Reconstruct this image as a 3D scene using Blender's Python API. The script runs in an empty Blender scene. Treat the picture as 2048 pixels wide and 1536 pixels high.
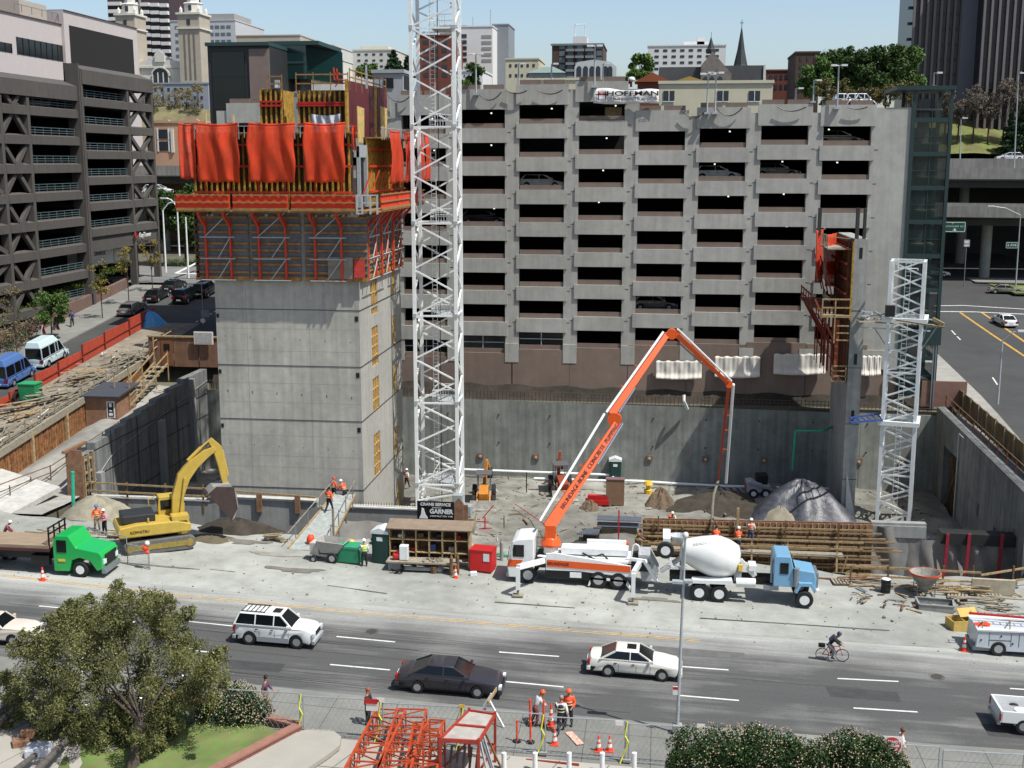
import bpy,math,random
import numpy as np
from mathutils import Vector,Matrix,Euler
V3=Vector
random.seed(7)
PI=math.pi
SC=bpy.context.scene
COL=SC.collection
F=2420.0;TH=math.radians(10.42);YA=math.radians(7.02);H=26.4
_c,_s=math.cos(TH),math.sin(TH);_cy,_sy=math.cos(YA),math.sin(YA)
SL=-.031
def ray(px,py):
    u=(px-1024)/F;v=(py-768)/F
    x=u;y=_c-v*_s;z=-_s-v*_c
    return (x*_cy-y*_sy,x*_sy+y*_cy,z)
def _p(r,t): return V3((r[0]*t,r[1]*t,H+r[2]*t))
def aY(px,py,Y): r=ray(px,py);return _p(r,Y/r[1])
def aX(px,py,X): r=ray(px,py);return _p(r,X/r[0])
def aZ(px,py,z): r=ray(px,py);return _p(r,(z-H)/r[2])
def pl(px,py,a,b=0,c=0):   # surface z=a+b*x+c*y
    r=ray(px,py);return _p(r,(a-H)/(r[2]-b*r[0]-c*r[1]))
def st(px,py,dz=0): return pl(px,py,dz,SL,0)
LA=(1.7-.105*66,0,.105)      # left side street surface
RA=(4.2-.055*115,0,.055)      # right side street surface (upper part)
def lst(px,py,dz=0): return pl(px,py,LA[0]+dz,0,LA[2])
def rst(px,py,dz=0): return pl(px,py,RA[0]+dz,0,RA[2])
def zl(Y): return LA[0]+LA[2]*Y
def zr(Y): return RA[0]+RA[2]*Y if Y>115 else -.9+.104*(Y-66)
def bow(x): return .0011*x*x
def lin(h):
    if isinstance(h,str):
        c=[int(h[i:i+2],16)/255 for i in (0,2,4)]
        return tuple((v/12.92 if v<=.04045 else ((v+.055)/1.055)**2.4) for v in c)
    return tuple(h)
MATS={}
def mat(name,col,rough=.8,var=.15,scale=1.5,metal=0,streak=0,bump=0,spec=.5,emit=None,alpha=1,col2=None,patch=0,det=5,trans=0,stretch=None,coat=0):
    if name in MATS: return MATS[name]
    m=bpy.data.materials.new(name);m.use_nodes=1;nt=m.node_tree;N=nt.nodes;L=nt.links
    b=N['Principled BSDF'];c=lin(col)
    b.inputs['Roughness'].default_value=rough;b.inputs['Metallic'].default_value=metal
    b.inputs['Specular IOR Level'].default_value=spec
    if coat: b.inputs['Coat Weight'].default_value=coat;b.inputs['Coat Roughness'].default_value=.08
    if alpha<1: b.inputs['Alpha'].default_value=alpha
    if trans: b.inputs['Transmission Weight'].default_value=trans
    if emit: b.inputs['Emission Color'].default_value=(*lin(emit[0]),1);b.inputs['Emission Strength'].default_value=emit[1]
    b.inputs['Base Color'].default_value=(*c,1)
    if var or streak or patch:
        tc=N.new('ShaderNodeTexCoord');mp=N.new('ShaderNodeMapping');L.new(tc.outputs['Object'],mp.inputs['Vector'])
        if stretch: mp.inputs['Scale'].default_value=stretch
        n=N.new('ShaderNodeTexNoise');n.inputs['Scale'].default_value=scale;n.inputs['Detail'].default_value=det;n.inputs['Roughness'].default_value=.65
        L.new(mp.outputs['Vector'],n.inputs['Vector'])
        r=N.new('ShaderNodeValToRGB');L.new(n.outputs['Fac'],r.inputs['Fac'])
        d=lin(col2) if col2 else tuple(v*(1-var*1.6) for v in c)
        u=tuple(min(1,v*(1+var)) for v in c)
        r.color_ramp.elements[0].position=.3;r.color_ramp.elements[0].color=(*d,1)
        r.color_ramp.elements[1].position=.7;r.color_ramp.elements[1].color=(*u,1)
        out=r.outputs['Color']
        def mul(o,fac_node,lo,hi,p0,p1):
            rr=N.new('ShaderNodeMapRange');rr.inputs['From Min'].default_value=p0;rr.inputs['From Max'].default_value=p1
            rr.inputs['To Min'].default_value=lo;rr.inputs['To Max'].default_value=hi;L.new(fac_node.outputs['Fac'],rr.inputs['Value'])
            mx=N.new('ShaderNodeMix');mx.data_type='RGBA';mx.blend_type='MULTIPLY';mx.inputs[0].default_value=1
            L.new(o,mx.inputs[6]);L.new(rr.outputs['Result'],mx.inputs[7]);return mx.outputs[2]
        if streak:
            m2=N.new('ShaderNodeMapping');m2.inputs['Scale'].default_value=(1,1,.06);L.new(tc.outputs['Object'],m2.inputs['Vector'])
            n2=N.new('ShaderNodeTexNoise');n2.inputs['Scale'].default_value=2.2;n2.inputs['Detail'].default_value=6;L.new(m2.outputs['Vector'],n2.inputs['Vector'])
            out=mul(out,n2,1-streak,1+streak*.5,.35,.65)
        if patch:
            n3=N.new('ShaderNodeTexNoise');n3.inputs['Scale'].default_value=scale*.12;n3.inputs['Detail'].default_value=4;L.new(mp.outputs['Vector'],n3.inputs['Vector'])
            out=mul(out,n3,1-patch,1+patch*.4,.38,.6)
        L.new(out,b.inputs['Base Color'])
        if bump:
            bp=N.new('ShaderNodeBump');bp.inputs['Strength'].default_value=bump;bp.inputs['Distance'].default_value=.05
            L.new(n.outputs['Fac'],bp.inputs['Height']);L.new(bp.outputs['Normal'],b.inputs['Normal'])
    MATS[name]=m;return m
class MB:
    def __init__(s): s.v=[];s.f=[];s.mi=[];s.k=0
    def add(s,vs,fs,k=None):
        o=len(s.v);s.v+= [tuple(v) for v in vs];s.f+=[tuple(i+o for i in f) for f in fs];s.mi+=[s.k if k is None else k]*len(fs);return s
    def box(s,a,b,k=None):
        x0,x1=sorted((a[0],b[0]));y0,y1=sorted((a[1],b[1]));z0,z1=sorted((a[2],b[2]))
        return s.add([(x0,y0,z0),(x1,y0,z0),(x1,y1,z0),(x0,y1,z0),(x0,y0,z1),(x1,y0,z1),(x1,y1,z1),(x0,y1,z1)],
            [(3,2,1,0),(4,5,6,7),(0,1,5,4),(1,2,6,5),(2,3,7,6),(3,0,4,7)],k)
    def cb(s,c,sz,k=None,rz=0,R=None):
        h=[v/2 for v in sz];M=R or Matrix.Rotation(rz,3,'Z');c=V3(c)
        vs=[c+M@V3((i*h[0],j*h[1],l*h[2])) for l in(-1,1) for (i,j) in((-1,-1),(1,-1),(1,1),(-1,1))]
        return s.add(vs,[(3,2,1,0),(4,5,6,7),(0,1,5,4),(1,2,6,5),(2,3,7,6),(3,0,4,7)],k)
    def bar(s,p,q,w,h=None,k=None,up=(0,0,1)):
        p=V3(p);q=V3(q);h=h or w;d=(q-p)
        if d.length<1e-6: return s
        d.normalize();u=V3(up)
        if abs(d.dot(u))>.98: u=V3((0,1,0))
        a=d.cross(u).normalized();b=a.cross(d).normalized()
        vs=[e+a*(i*w/2)+b*(j*h/2) for e in(p,q) for (i,j) in((-1,-1),(1,-1),(1,1),(-1,1))]
        return s.add(vs,[(3,2,1,0),(4,5,6,7),(0,1,5,4),(1,2,6,5),(2,3,7,6),(3,0,4,7)],k)
    def tube(s,p,q,r,n=8,r2=None,k=None):
        p=V3(p);q=V3(q);r2=r if r2 is None else r2;d=(q-p)
        if d.length<1e-6: return s
        d.normalize();u=V3((0,0,1)) if abs(d.z)<.95 else V3((0,1,0))
        a=d.cross(u).normalized();b=a.cross(d)
        vs=[e+(a*math.cos(t)+b*math.sin(t))*rr for e,rr in((p,r),(q,r2)) for t in[2*PI*i/n for i in range(n)]]
        fs=[(i,(i+1)%n,n+(i+1)%n,n+i) for i in range(n)]+[tuple(range(n-1,-1,-1)),tuple(range(n,2*n))]
        return s.add(vs,fs,k)
    def path(s,pts,r,n=6,k=None):
        for a,b in zip(pts[:-1],pts[1:]): s.tube(a,b,r,n,None,k)
        return s
    def prism(s,poly,ax,a,b,k=None):
        n=len(poly)
        def P(u,v,w): return (w,u,v) if ax=='x' else ((u,w,v) if ax=='y' else (u,v,w))
        vs=[P(u,v,a) for u,v in poly]+[P(u,v,b) for u,v in poly]
        fs=[(i,(i+1)%n,n+(i+1)%n,n+i) for i in range(n)]+[tuple(range(n-1,-1,-1)),tuple(range(n,2*n))]
        return s.add(vs,fs,k)
    def lathe(s,prof,n=16,c=(0,0,0),ax='z',k=None,cap=1):
        vs=[];fs=[]
        for r,z in prof:
            for i in range(n):
                t=2*PI*i/n;u,v=r*math.cos(t),r*math.sin(t)
                p=(u,v,z) if ax=='z' else ((u,z,v) if ax=='y' else (z,u,v))
                vs.append((p[0]+c[0],p[1]+c[1],p[2]+c[2]))
        for j in range(len(prof)-1):
            for i in range(n): fs.append((j*n+i,j*n+(i+1)%n,(j+1)*n+(i+1)%n,(j+1)*n+i))
        if cap and prof[0][0]>.001: fs.append(tuple(range(n)))
        if cap and prof[-1][0]>.001: fs.append(tuple(range((len(prof)-1)*n,len(prof)*n))[::-1])
        return s.add(vs,fs,k)
    def quad(s,*pts,k=None): return s.add(pts,[tuple(range(len(pts)))],k)
    def slab(s,pts,t,k=None):   # polygon in space thickened along its normal
        P=[V3(p) for p in pts];nr=(P[1]-P[0]).cross(P[2]-P[0]).normalized()*t;n=len(P)
        return s.add(P+[p-nr for p in P],[tuple(range(n)),tuple(range(2*n-1,n-1,-1))]+[(i,n+i,n+(i+1)%n,(i+1)%n) for i in range(n)],k)
    def sheet(s,fn,nu,nv,k=None):
        vs=[fn(i/nu,j/nv) for j in range(nv+1) for i in range(nu+1)]
        fs=[(j*(nu+1)+i,j*(nu+1)+i+1,(j+1)*(nu+1)+i+1,(j+1)*(nu+1)+i) for j in range(nv) for i in range(nu)]
        return s.add(vs,fs,k)
    def obj(s,name,m,parent=None,world=1,bevel=0,smooth=0,solid=0,fixn=1):
        me=bpy.data.meshes.new(name);me.from_pydata(s.v,[],s.f)
        ms=m if isinstance(m,(list,tuple)) else [m]
        for q in ms: me.materials.append(q)
        if len(ms)>1: me.polygons.foreach_set('material_index',s.mi)
        me.update()
        if fixn:
            import bmesh
            bm=bmesh.new();bm.from_mesh(me);bmesh.ops.recalc_face_normals(bm,faces=bm.faces);bm.to_mesh(me);bm.free()
        if smooth: me.polygons.foreach_set('use_smooth',[True]*len(me.polygons))
        o=bpy.data.objects.new(name,me);COL.objects.link(o)
        if parent:
            o.parent=parent
            if world: o.matrix_parent_inverse=WM(parent).inverted()
        if solid: q=o.modifiers.new('s','SOLIDIFY');q.thickness=solid;q.offset=0
        if bevel: q=o.modifiers.new('b','BEVEL');q.width=bevel;q.segments=2;q.limit_method='ANGLE';q.angle_limit=.6
        return o
def WM(o):
    M=Matrix.Translation(o.location)@o.rotation_euler.to_matrix().to_4x4()@Matrix.Diagonal((*o.scale,1))
    return (WM(o.parent)@o.matrix_parent_inverse@M) if o.parent else M
def T(name,label,cat,loc,rz=0,group=None):
    o=bpy.data.objects.new(name,None);COL.objects.link(o);o.location=loc;o.rotation_euler=(0,0,rz);o.empty_display_size=.2
    o['label']=label;o['category']=cat
    if group: o['group']=group
    return o
def tag(o,label,cat,group=None):
    o['label']=label;o['category']=cat
    if group: o['group']=group
    return o
def struct(o,kind='structure'): o['kind']=kind;return o
def dup(root,loc,rz=None,label=None,group=None):
    def cp(o,par):
        c=o.copy();COL.objects.link(c)
        if par: c.parent=par;c.matrix_parent_inverse=o.matrix_parent_inverse.copy()
        for ch in o.children: cp(ch,c)
        return c
    r=cp(root,None);r.location=loc
    if rz is not None: r.rotation_euler=(0,0,rz)
    if label: r['label']=label
    if group: r['group']=group
    return r
def text(s,size,m,parent,M,name='lettering',ext=.008,align='CENTER',sx=1,bold=0):
    cu=bpy.data.curves.new('t','FONT');cu.body=s;cu.size=size;cu.extrude=ext;cu.align_x=align;cu.align_y='CENTER';cu.offset=bold
    to=bpy.data.objects.new('t',cu);COL.objects.link(to)
    dg=bpy.context.evaluated_depsgraph_get();me=bpy.data.meshes.new_from_object(to.evaluated_get(dg));bpy.data.objects.remove(to)
    me.transform(M@Matrix.Diagonal((sx,1,1,1)));me.materials.clear();me.materials.append(m)
    o=bpy.data.objects.new(name,me);COL.objects.link(o)
    if parent: o.parent=parent;o.matrix_parent_inverse=WM(parent).inverted()
    return o
def facing(loc,xdir=(1,0,0),up=(0,0,1)):   # text plane: x along xdir,y along up
    x=V3(xdir).normalized();y=V3(up);z=x.cross(y).normalized();y=z.cross(x)
    M=Matrix((x,y,z)).transposed().to_4x4();M.translation=V3(loc);return M
cam=bpy.data.cameras.new('camera');co=bpy.data.objects.new('camera',cam);COL.objects.link(co);SC.camera=co
cam.sensor_width=36;cam.lens=F*36/2048;cam.clip_end=6000;cam.clip_start=.5
co.location=(0,0,H);co.rotation_euler=Euler((PI/2-TH,0,YA),'XYZ')
SUN=V3((.52,-.24,1.0)).normalized()
sl=bpy.data.lights.new('sun','SUN');sl.energy=4.6;sl.angle=math.radians(.5);sl.color=(1,.98,.935)
so=bpy.data.objects.new('sun',sl);COL.objects.link(so);so.rotation_euler=(-SUN).to_track_quat('-Z','Y').to_euler();so.location=(60,-60,120)
W=bpy.data.worlds.new('World');SC.world=W;W.use_nodes=1;wn=W.node_tree
sk=wn.nodes.new('ShaderNodeTexSky');sk.sky_type='NISHITA';sk.sun_disc=0
sk.sun_elevation=math.asin(SUN.z);sk.sun_rotation=math.atan2(SUN.x,SUN.y);sk.altitude=50;sk.air_density=1.0;sk.dust_density=2.2;sk.ozone_density=2.0
bg=wn.nodes['Background'];bg.inputs['Strength'].default_value=.11;wn.links.new(sk.outputs['Color'],bg.inputs['Color'])
wt=wn.nodes.new('ShaderNodeTexCoord');ws=wn.nodes.new('ShaderNodeSeparateXYZ');wm=wn.nodes.new('ShaderNodeMapRange');wn.links.new(wt.outputs['Generated'],ws.inputs[0]);wn.links.new(ws.outputs[2],wm.inputs['Value'])
wm.inputs['From Min'].default_value=.10;wm.inputs['From Max'].default_value=.45;wm.inputs['To Min'].default_value=.135;wm.inputs['To Max'].default_value=.09;wn.links.new(wm.outputs[0],bg.inputs['Strength'])
SC.view_settings.view_transform='Standard';SC.view_settings.look='None';SC.view_settings.exposure=.4;SC.view_settings.gamma=1
M_conc=mat('concrete','8b8c88',.85,.10,1.2,streak=.12,patch=.1)
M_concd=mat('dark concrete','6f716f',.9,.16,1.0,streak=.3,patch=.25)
M_concl=mat('pale concrete','b0afa8',.85,.12,1.2,streak=.1)
M_black=mat('black','0b0b0c',.5,0)
M_rub=mat('rubber','171717',.8,.2,8)
M_steel=mat('steel','8d9296',.45,.1,6,metal=.6)
M_galv=mat('galvanised steel','a9b0b2',.5,.1,6,metal=.3)
M_white=mat('white paint','d8dad8',.35,.06,3,coat=.3)
M_wht=mat('white steel','dcdfdd',.45,.05,4)
M_wood=mat('lumber','a18c68',.85,.2,5,col2='74603f')
M_woodp=mat('plywood','85644a',.85,.2,2.5,col2='644735')
M_woodd=mat('old timber','6d5236',.85,.3,4)
M_woodg=mat('grey timber','8b8474',.85,.2,4)
M_or=mat('orange steel','c8401a',.5,.12,3)
M_red=mat('red paint','b01a18',.5,.1,3)
M_yel=mat('yellow paint','d8b23a',.5,.1,3)
M_glass=mat('dark glass','0c1113',.12,0,spec=.5)
M_chr=mat('chrome','c8cacc',.2,0,metal=1)
M_dirt=mat('dirt','86806f',.95,.2,1.5,bump=.6,patch=.25)
M_dirtd=mat('dark dirt','3a342b',.95,.3,1.2,bump=.8,patch=.2)
M_cone=mat('cone orange','e2421a',.6,.05,3)
# ================================================================ SETTING: ground,roads,hill
def sm(t): t=max(0,min(1,t));return t*t*(3-2*t)
def zbench(y):
    k=sm((y-79)/9);return (1.35)*(1-k)+(zl(y)-2.7)*k
def terr(x,y):
    """street level terrain outside the excavation"""
    b=SL*max(-120,min(90,x))
    if y<68: return b
    if -51.5<x<-43.9 and y<114: return zbench(y) if y>79 else b+(y-68)*.0
    if -44<=x<=26.64 and y<79.22: return b
    if -44<=x<=26.64 and y<120: return 4.2
    k=sm((x+10)/34)            # left slope -> right slope
    left=LA[0]+LA[2]*min(y,150)+.03*max(0,min(y-150,60));right=zr(min(y,215))
    z=left*(1-k)+right*k
    w=min(1,(y-68)/6);z=b*(1-w)+z*w
    if y>225: z+=sm((y-225)/60)*(20-k*4)+max(0,min(y-285,300))*.055
    return z
M_ground=mat('hill ground','5c5a49',.95,.25,.12,col2='45423a')
g=MB()
xs=[-900,-500,-300,-200,-150,-120,-100,-85,-75,-70,-66,-63,-60,-56,-51.6,-51.4,-48,-44.05,-44.0,-35,-28,-20,-14,-8,-1,6,12,18,25.3,26.6,26.65,27.5,30.5,34,38,45,55,70,90,120,160,220,320,500,900]
ys=[-60,0,30,45,52,55,60,64,68,72,76,79.2,79.25,85,95,105,112.4,112.45,118,126,134,142,150,158,166,180,200,215,225,240,255,270,285,310,350,400,500,700,1100,2500]
pit=lambda x,y:(-42.3<x<25.34) and (79.22<y<112.44)
zz=lambda x,y: terr(x,y)-.35
vs=[(x,y,(zz(x,y) if not((-44.02<x<26.62) and (79.23<y<112.43)) else -9)) for y in ys for x in xs]
nx=len(xs);fs=[(j*nx+i,j*nx+i+1,(j+1)*nx+i+1,(j+1)*nx+i) for j in range(len(ys)-1) for i in range(nx-1)]
g.add(vs,fs);struct(g.obj('ground',M_ground,fixn=0))
def roadmat(name,base,dust,scale):
    m=bpy.data.materials.new(name);m.use_nodes=1;N=m.node_tree.nodes;L=m.node_tree.links;b=N['Principled BSDF'];b.inputs['Roughness'].default_value=.9
    tc=N.new('ShaderNodeTexCoord');mp=N.new('ShaderNodeMapping');mp.inputs['Scale'].default_value=(.05,.9,1);L.new(tc.outputs['Object'],mp.inputs['Vector'])
    n=N.new('ShaderNodeTexNoise');n.inputs['Scale'].default_value=1.1;n.inputs['Detail'].default_value=7;n.inputs['Roughness'].default_value=.7;L.new(mp.outputs[0],n.inputs['Vector'])
    n2=N.new('ShaderNodeTexNoise');n2.inputs['Scale'].default_value=14;n2.inputs['Detail'].default_value=6;L.new(tc.outputs['Object'],n2.inputs['Vector'])
    n3=N.new('ShaderNodeTexNoise');n3.inputs['Scale'].default_value=.16;n3.inputs['Detail'].default_value=5;L.new(tc.outputs['Object'],n3.inputs['Vector'])
    sx=N.new('ShaderNodeSeparateXYZ');L.new(tc.outputs['Object'],sx.inputs[0])
    mr=N.new('ShaderNodeMapRange');mr.inputs['From Min'].default_value=scale[0];mr.inputs['From Max'].default_value=scale[1];L.new(sx.outputs[1],mr.inputs['Value'])
    a=N.new('ShaderNodeMath');a.operation='MULTIPLY_ADD';a.inputs[1].default_value=1.1;a.inputs[2].default_value=-.55;L.new(n3.outputs['Fac'],a.inputs[0])
    a0=N.new('ShaderNodeMath');a0.operation='MULTIPLY_ADD';a0.inputs[1].default_value=.9;a0.inputs[2].default_value=-.45;L.new(n.outputs['Fac'],a0.inputs[0])
    a1=N.new('ShaderNodeMath');L.new(a.outputs[0],a1.inputs[0]);L.new(a0.outputs[0],a1.inputs[1])
    a2=N.new('ShaderNodeMath');a2.use_clamp=1;L.new(a1.outputs[0],a2.inputs[0]);L.new(mr.outputs[0],a2.inputs[1])
    mx=N.new('ShaderNodeMix');mx.data_type='RGBA';mx.inputs[6].default_value=(*lin(base),1);mx.inputs[7].default_value=(*lin(dust),1);L.new(a2.outputs[0],mx.inputs[0])
    r=N.new('ShaderNodeMapRange');r.inputs['From Min'].default_value=.3;r.inputs['From Max'].default_value=.7;r.inputs['To Min'].default_value=.8;r.inputs['To Max'].default_value=1.16;L.new(n2.outputs['Fac'],r.inputs['Value'])
    r2=N.new('ShaderNodeMapRange');r2.inputs['From Min'].default_value=.3;r2.inputs['From Max'].default_value=.7;r2.inputs['To Min'].default_value=.86;r2.inputs['To Max'].default_value=1.12;L.new(n.outputs['Fac'],r2.inputs['Value'])
    q=N.new('ShaderNodeMath');q.operation='MULTIPLY';L.new(r.outputs[0],q.inputs[0]);L.new(r2.outputs[0],q.inputs[1])
    m2=N.new('ShaderNodeMix');m2.data_type='RGBA';m2.blend_type='MULTIPLY';m2.inputs[0].default_value=1;L.new(mx.outputs[2],m2.inputs[6]);L.new(q.outputs[0],m2.inputs[7]);L.new(m2.outputs[2],b.inputs['Base Color'])
    return m
M_road=roadmat('avenue asphalt','4a4a49','a3a49e',(62.0,67.6))
M_side=mat('sidewalk concrete','787872',.9,.1,.9,patch=.15)
M_asph=mat('asphalt','40403f',.9,.12,.35,patch=.2)
M_yard=mat('dusty yard','9a9c95',.95,.07,.8,patch=.22,det=9,bump=.15,col2='85867f')
def strip(name,y0,y1,dz,m,x0=-110,x1=80,n=40,b0=1,kind=1,thick=0):
    q=MB().sheet(lambda u,v:(x0+(x1-x0)*u,(y0+(y1-y0)*v)+(bow(x0+(x1-x0)*u) if b0 else 0),SL*(x0+(x1-x0)*u)+dz),n,1)
    o=q.obj(name,m,fixn=0);return struct(o) if kind else o
strip('avenue_road',54.2,66.5,.0,M_road)
q=MB()
def yardy(x): return 79.0+.5*math.sin(x*.35)+.25*math.sin(x*1.3+1)
def yz(x,y):
    return SL*x+.008+.05*math.sin(x*.9+y)*math.sin(y*1.1) if y>68 else SL*x+.008
def yard(u,v):
    x=-62+92*u;y0=66.4+bow(x);y=y0+(yardy(x)-y0)*v
    z=yz(x,y)
    return (x,y,z)
q.sheet(yard,110,16);struct(q.obj('yard_ground',M_yard,fixn=0,smooth=1))
M_pit=mat('pit mud','87867e',.95,.25,.5,bump=.8,patch=.35,det=8,col2='605e56')
def pitz(x,y):
    ramp=sm((x+15.2)/1.5)*(1-sm((x+1.8)/1.5))
    base=-3.5 if y>86 else -4.2
    t=sm((y-78.5)/13)
    z=(SL*x)*(1-t)*ramp+(-3.5)*t*ramp+base*(1-ramp)
    z+=.18*math.sin(x*.7+y*.5)*math.sin(y*.6-x*.3)+.1*math.sin(x*1.9)*math.sin(y*1.7+x)
    if y<79.6:
        k=(y-79.0)/.6;z=min(SL*x+.0,z) if ramp>.3 else SL*x*(1-k)+z*k
    return z
q=MB().sheet(lambda u,v:(-43.95+69.2*u,78.6+34*v,(pitz(-43.95+69.2*u,78.6+34*v) if v>.012 else SL*(-43.95+69.2*u)-.02)),130,74)
struct(q.obj('pit_floor',M_pit,fixn=0,smooth=1))
M_plaza=mat('plaza concrete','9d988f',.85,.06,.8,patch=.08)
q=MB()
for (x0,x1,a,b,dz) in ((-60,40,49.6,54.2,.14),):
    n=50
    q.sheet(lambda u,v:(x0+(x1-x0)*u,a+(b-a)*v+bow(x0+(x1-x0)*u),SL*(x0+(x1-x0)*u)+dz),n,1)
    q.sheet(lambda u,v:(x0+(x1-x0)*u,b+bow(x0+(x1-x0)*u),SL*(x0+(x1-x0)*u)+dz*v),n,1)
struct(q.obj('sidewalk',M_side,fixn=0))
q=MB()
M_joint=mat('joint','4a4a46',.9,0)
for i in range(-20,14):
    x=i*3.05;y0=49.7+bow(x);q.slab([(x,y0,SL*x+.146),(x+.035,y0,SL*x+.146),(x+.035,y0+4.2,SL*x+.146),(x,y0+4.2,SL*x+.146)],.004)
for i in range(44):
    x=-60+i*2.3;q.slab([(x,52.6+bow(x),SL*x+.146),(x+2.3,52.6+bow(x+2.3),SL*(x+2.3)+.146),(x+2.3,52.63+bow(x+2.3),SL*(x+2.3)+.146),(x,52.63+bow(x),SL*x+.146)],.004)
struct(q.obj('sidewalk_joints',M_joint))
q=MB().sheet(lambda u,v:(-60+105*u,30+19.6*v+bow(-60+105*u)*v,SL*(-60+105*u)+.17),50,2);struct(q.obj('plaza',M_plaza,fixn=0))
q=MB()
for i in range(-14,12):
    x=i*2.2+.4;q.slab([(x-2.2,43.5,SL*(x-2.2)+.178),(x-2.16,43.5,SL*x+.178),(x+.04,49.55,SL*x+.178),(x,49.55,SL*x+.178)],.004)
q.slab([(-22,47.2,.178+SL*-22),(14,47.2,.178+SL*14),(14,47.24,.178+SL*14),(-22,47.24,.178+SL*-22)],.004)
struct(q.obj('plaza_joints',M_joint))
M_mark=mat('road paint white','c9cac4',.7,.12,3)
M_marky=mat('road paint yellow','b9924f',.8,.3,2,col2='8c8470')
q=MB()
def dash(p,r,lst=1):
    a=st(*p);b=st(*r);w=.065
    q.slab([(a.x,a.y-w,SL*a.x+.006),(b.x,b.y-w,SL*b.x+.006),(b.x,b.y+w,SL*b.x+.006),(a.x,a.y+w,SL*a.x+.006)],.004)
for p,r in (((78,1212),(180,1221)),((367,1242),(465,1252)),((673,1273),(790,1284)),((998,1304),(1118,1313)),((1362,1333),(1457,1340)),((1675,1357),(1797,1363)),((2020,1377),(2130,1384)),
            ((380,1300),(450,1308)),((660,1329),(780,1340)),((1000,1362),(1127,1374)),((1360,1391),(1478,1401)),((1707,1416),(1835,1424)),((80,1266),(180,1276))): dash(p,r)
struct(q.obj('lane_dashes',M_mark))
q=MB()
Y=[(0,1152),(120,1166),(260,1182),(400,1197),(512,1207),(700,1226),(900,1243),(1100,1260),(1400,1284)]
for p,r in zip(Y[:-1],Y[1:]):
    a=st(*p);b=st(*r)
    for d in(0,.22): q.slab([(a.x,a.y+d,SL*a.x+.012),(b.x,b.y+d,SL*b.x+.012),(b.x,b.y+d+.09,SL*b.x+.012),(a.x,a.y+d+.09,SL*a.x+.012)],.004)
struct(q.obj('centre_line',M_marky))
M_stain=mat('damp stain','6f6b62',.95,.2,1)
def blob(px,py,rx,ry,name,m,dz=.03,n=22,z=None):
    c=st(px,py);q=MB();pts=[]
    for i in range(n):
        t=2*PI*i/n;k=1+.28*math.sin(3*t+px)+.14*math.sin(7*t+py)
        x=c.x+rx*k*math.cos(t);y=c.y+ry*k*math.sin(t);pts.append((x,y,yz(x,y)+dz))
    q.add([(c.x,c.y,yz(c.x,c.y)+dz)]+pts,[(0,i+1,(i+1)%n+1) for i in range(n)]);return struct(q.obj(name,m,fixn=0))
blob(590,1140,1.8,.45,'damp_patch',M_stain);blob(497,1085,1.4,.5,'damp_patch',M_stain)
blob(1310,1200,1.5,.35,'damp_patch',M_stain);blob(560,1110,2.2,.3,'damp_patch',mat('stain2','8c887d',.95,.2,1))
q=MB()
for a,b in(((655,1172),(775,1188)),((990,1205),(1150,1217)),((1400,1237),(1780,1262)),((420,1140),(470,1145)),((235,1125),(400,1140))):
    p=st(*a);r=st(*b);q.slab([(p.x,p.y-.05,SL*p.x+.05),(r.x,r.y-.04,SL*r.x+.05),(r.x,r.y+.04,SL*r.x+.05),(p.x,p.y+.05,SL*p.x+.05)],.01)
struct(q.obj('pavement_cracks',mat('crack','5f5d57',.9,.2,2)))
rr_=random.Random(21)
q=MB()
for i in range(16):
    y0=55.2+rr_.random()*8;x=-40+rr_.random()*15
    for j in range(rr_.randint(5,14)):
        x2=x+rr_.uniform(1.5,3.5);y2=y0+rr_.uniform(-.12,.12);q.slab([(x,y0+bow(x),SL*x+.006),(x2,y2+bow(x2),SL*x2+.006),(x2,y2+.03+bow(x2),SL*x2+.006),(x,y0+.03+bow(x),SL*x+.006)],.003);x,y0=x2,y2
struct(q.obj('road_cracks',mat('crack dark','343433',.9,.2,2)))
for k,(x,y,l,w) in enumerate(((-24,56.5,5,1.1),(-2,62.8,7,1.0),(9,59.0,3.5,1.2),(-12,59.3,2.4,.9),(16,56,4,1.3))):
    q=MB().slab([(x,y,SL*x+.005),(x+l,y+.05,SL*(x+l)+.005),(x+l,y+w,SL*(x+l)+.005),(x-.1,y+w,SL*(x-.1)+.005)],.002);struct(q.obj('asphalt_patch',mat('patch asphalt'+str(k%2),('3b3b3b','5a5a58')[k%2],.9,.15,2)))
def manhole(px,py,lab):
    c=st(px,py);t=T('manhole_cover',lab,'manhole cover',(c.x,c.y,SL*c.x),group='manhole covers in the avenue')
    q=MB().lathe([(.0,.016),(.30,.016),(.31,.008),(.0,.004)],24,(c.x,c.y,SL*c.x));q.obj('lid',mat('iron','3d3a36',.7,.2,6),t)
    q=MB().lathe([(.42,.006),(.42,.012),(.36,.012),(.36,.006)],24,(c.x,c.y,SL*c.x),cap=0);q.obj('rim',mat('iron'+'2','55524c',.7,.2,6),t)
manhole(743,1263,'round iron manhole cover in the lane beside the white off-roader')
manhole(1873,1354,'round iron manhole cover in the lane ahead of the cyclist')
def plane_sheet(name,x0,x1,y0,y1,A,dz,m,n=12):
    zf=zl if A is LA else zr
    q=MB().sheet(lambda u,v:(x0+(x1-x0)*u,y0+(y1-y0)*v,zf(y0+(y1-y0)*v)+dz),2,n);return struct(q.obj(name,m,fixn=0))
plane_sheet('side_street_left',-62.7,-51.6,74,152,LA,.0,M_asph)
plane_sheet('side_street_left',-51.6,-34,114,152,LA,-.004,M_asph)
M_asph2=mat('sixth asphalt','6b6b69',.9,.12,.3,patch=.2)
q=MB().sheet(lambda u,v:(-130+110*u,152+18*v,zl(152)+.03*18*v),4,2);struct(q.obj('cross_street_left',M_asph2,fixn=0))
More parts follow.
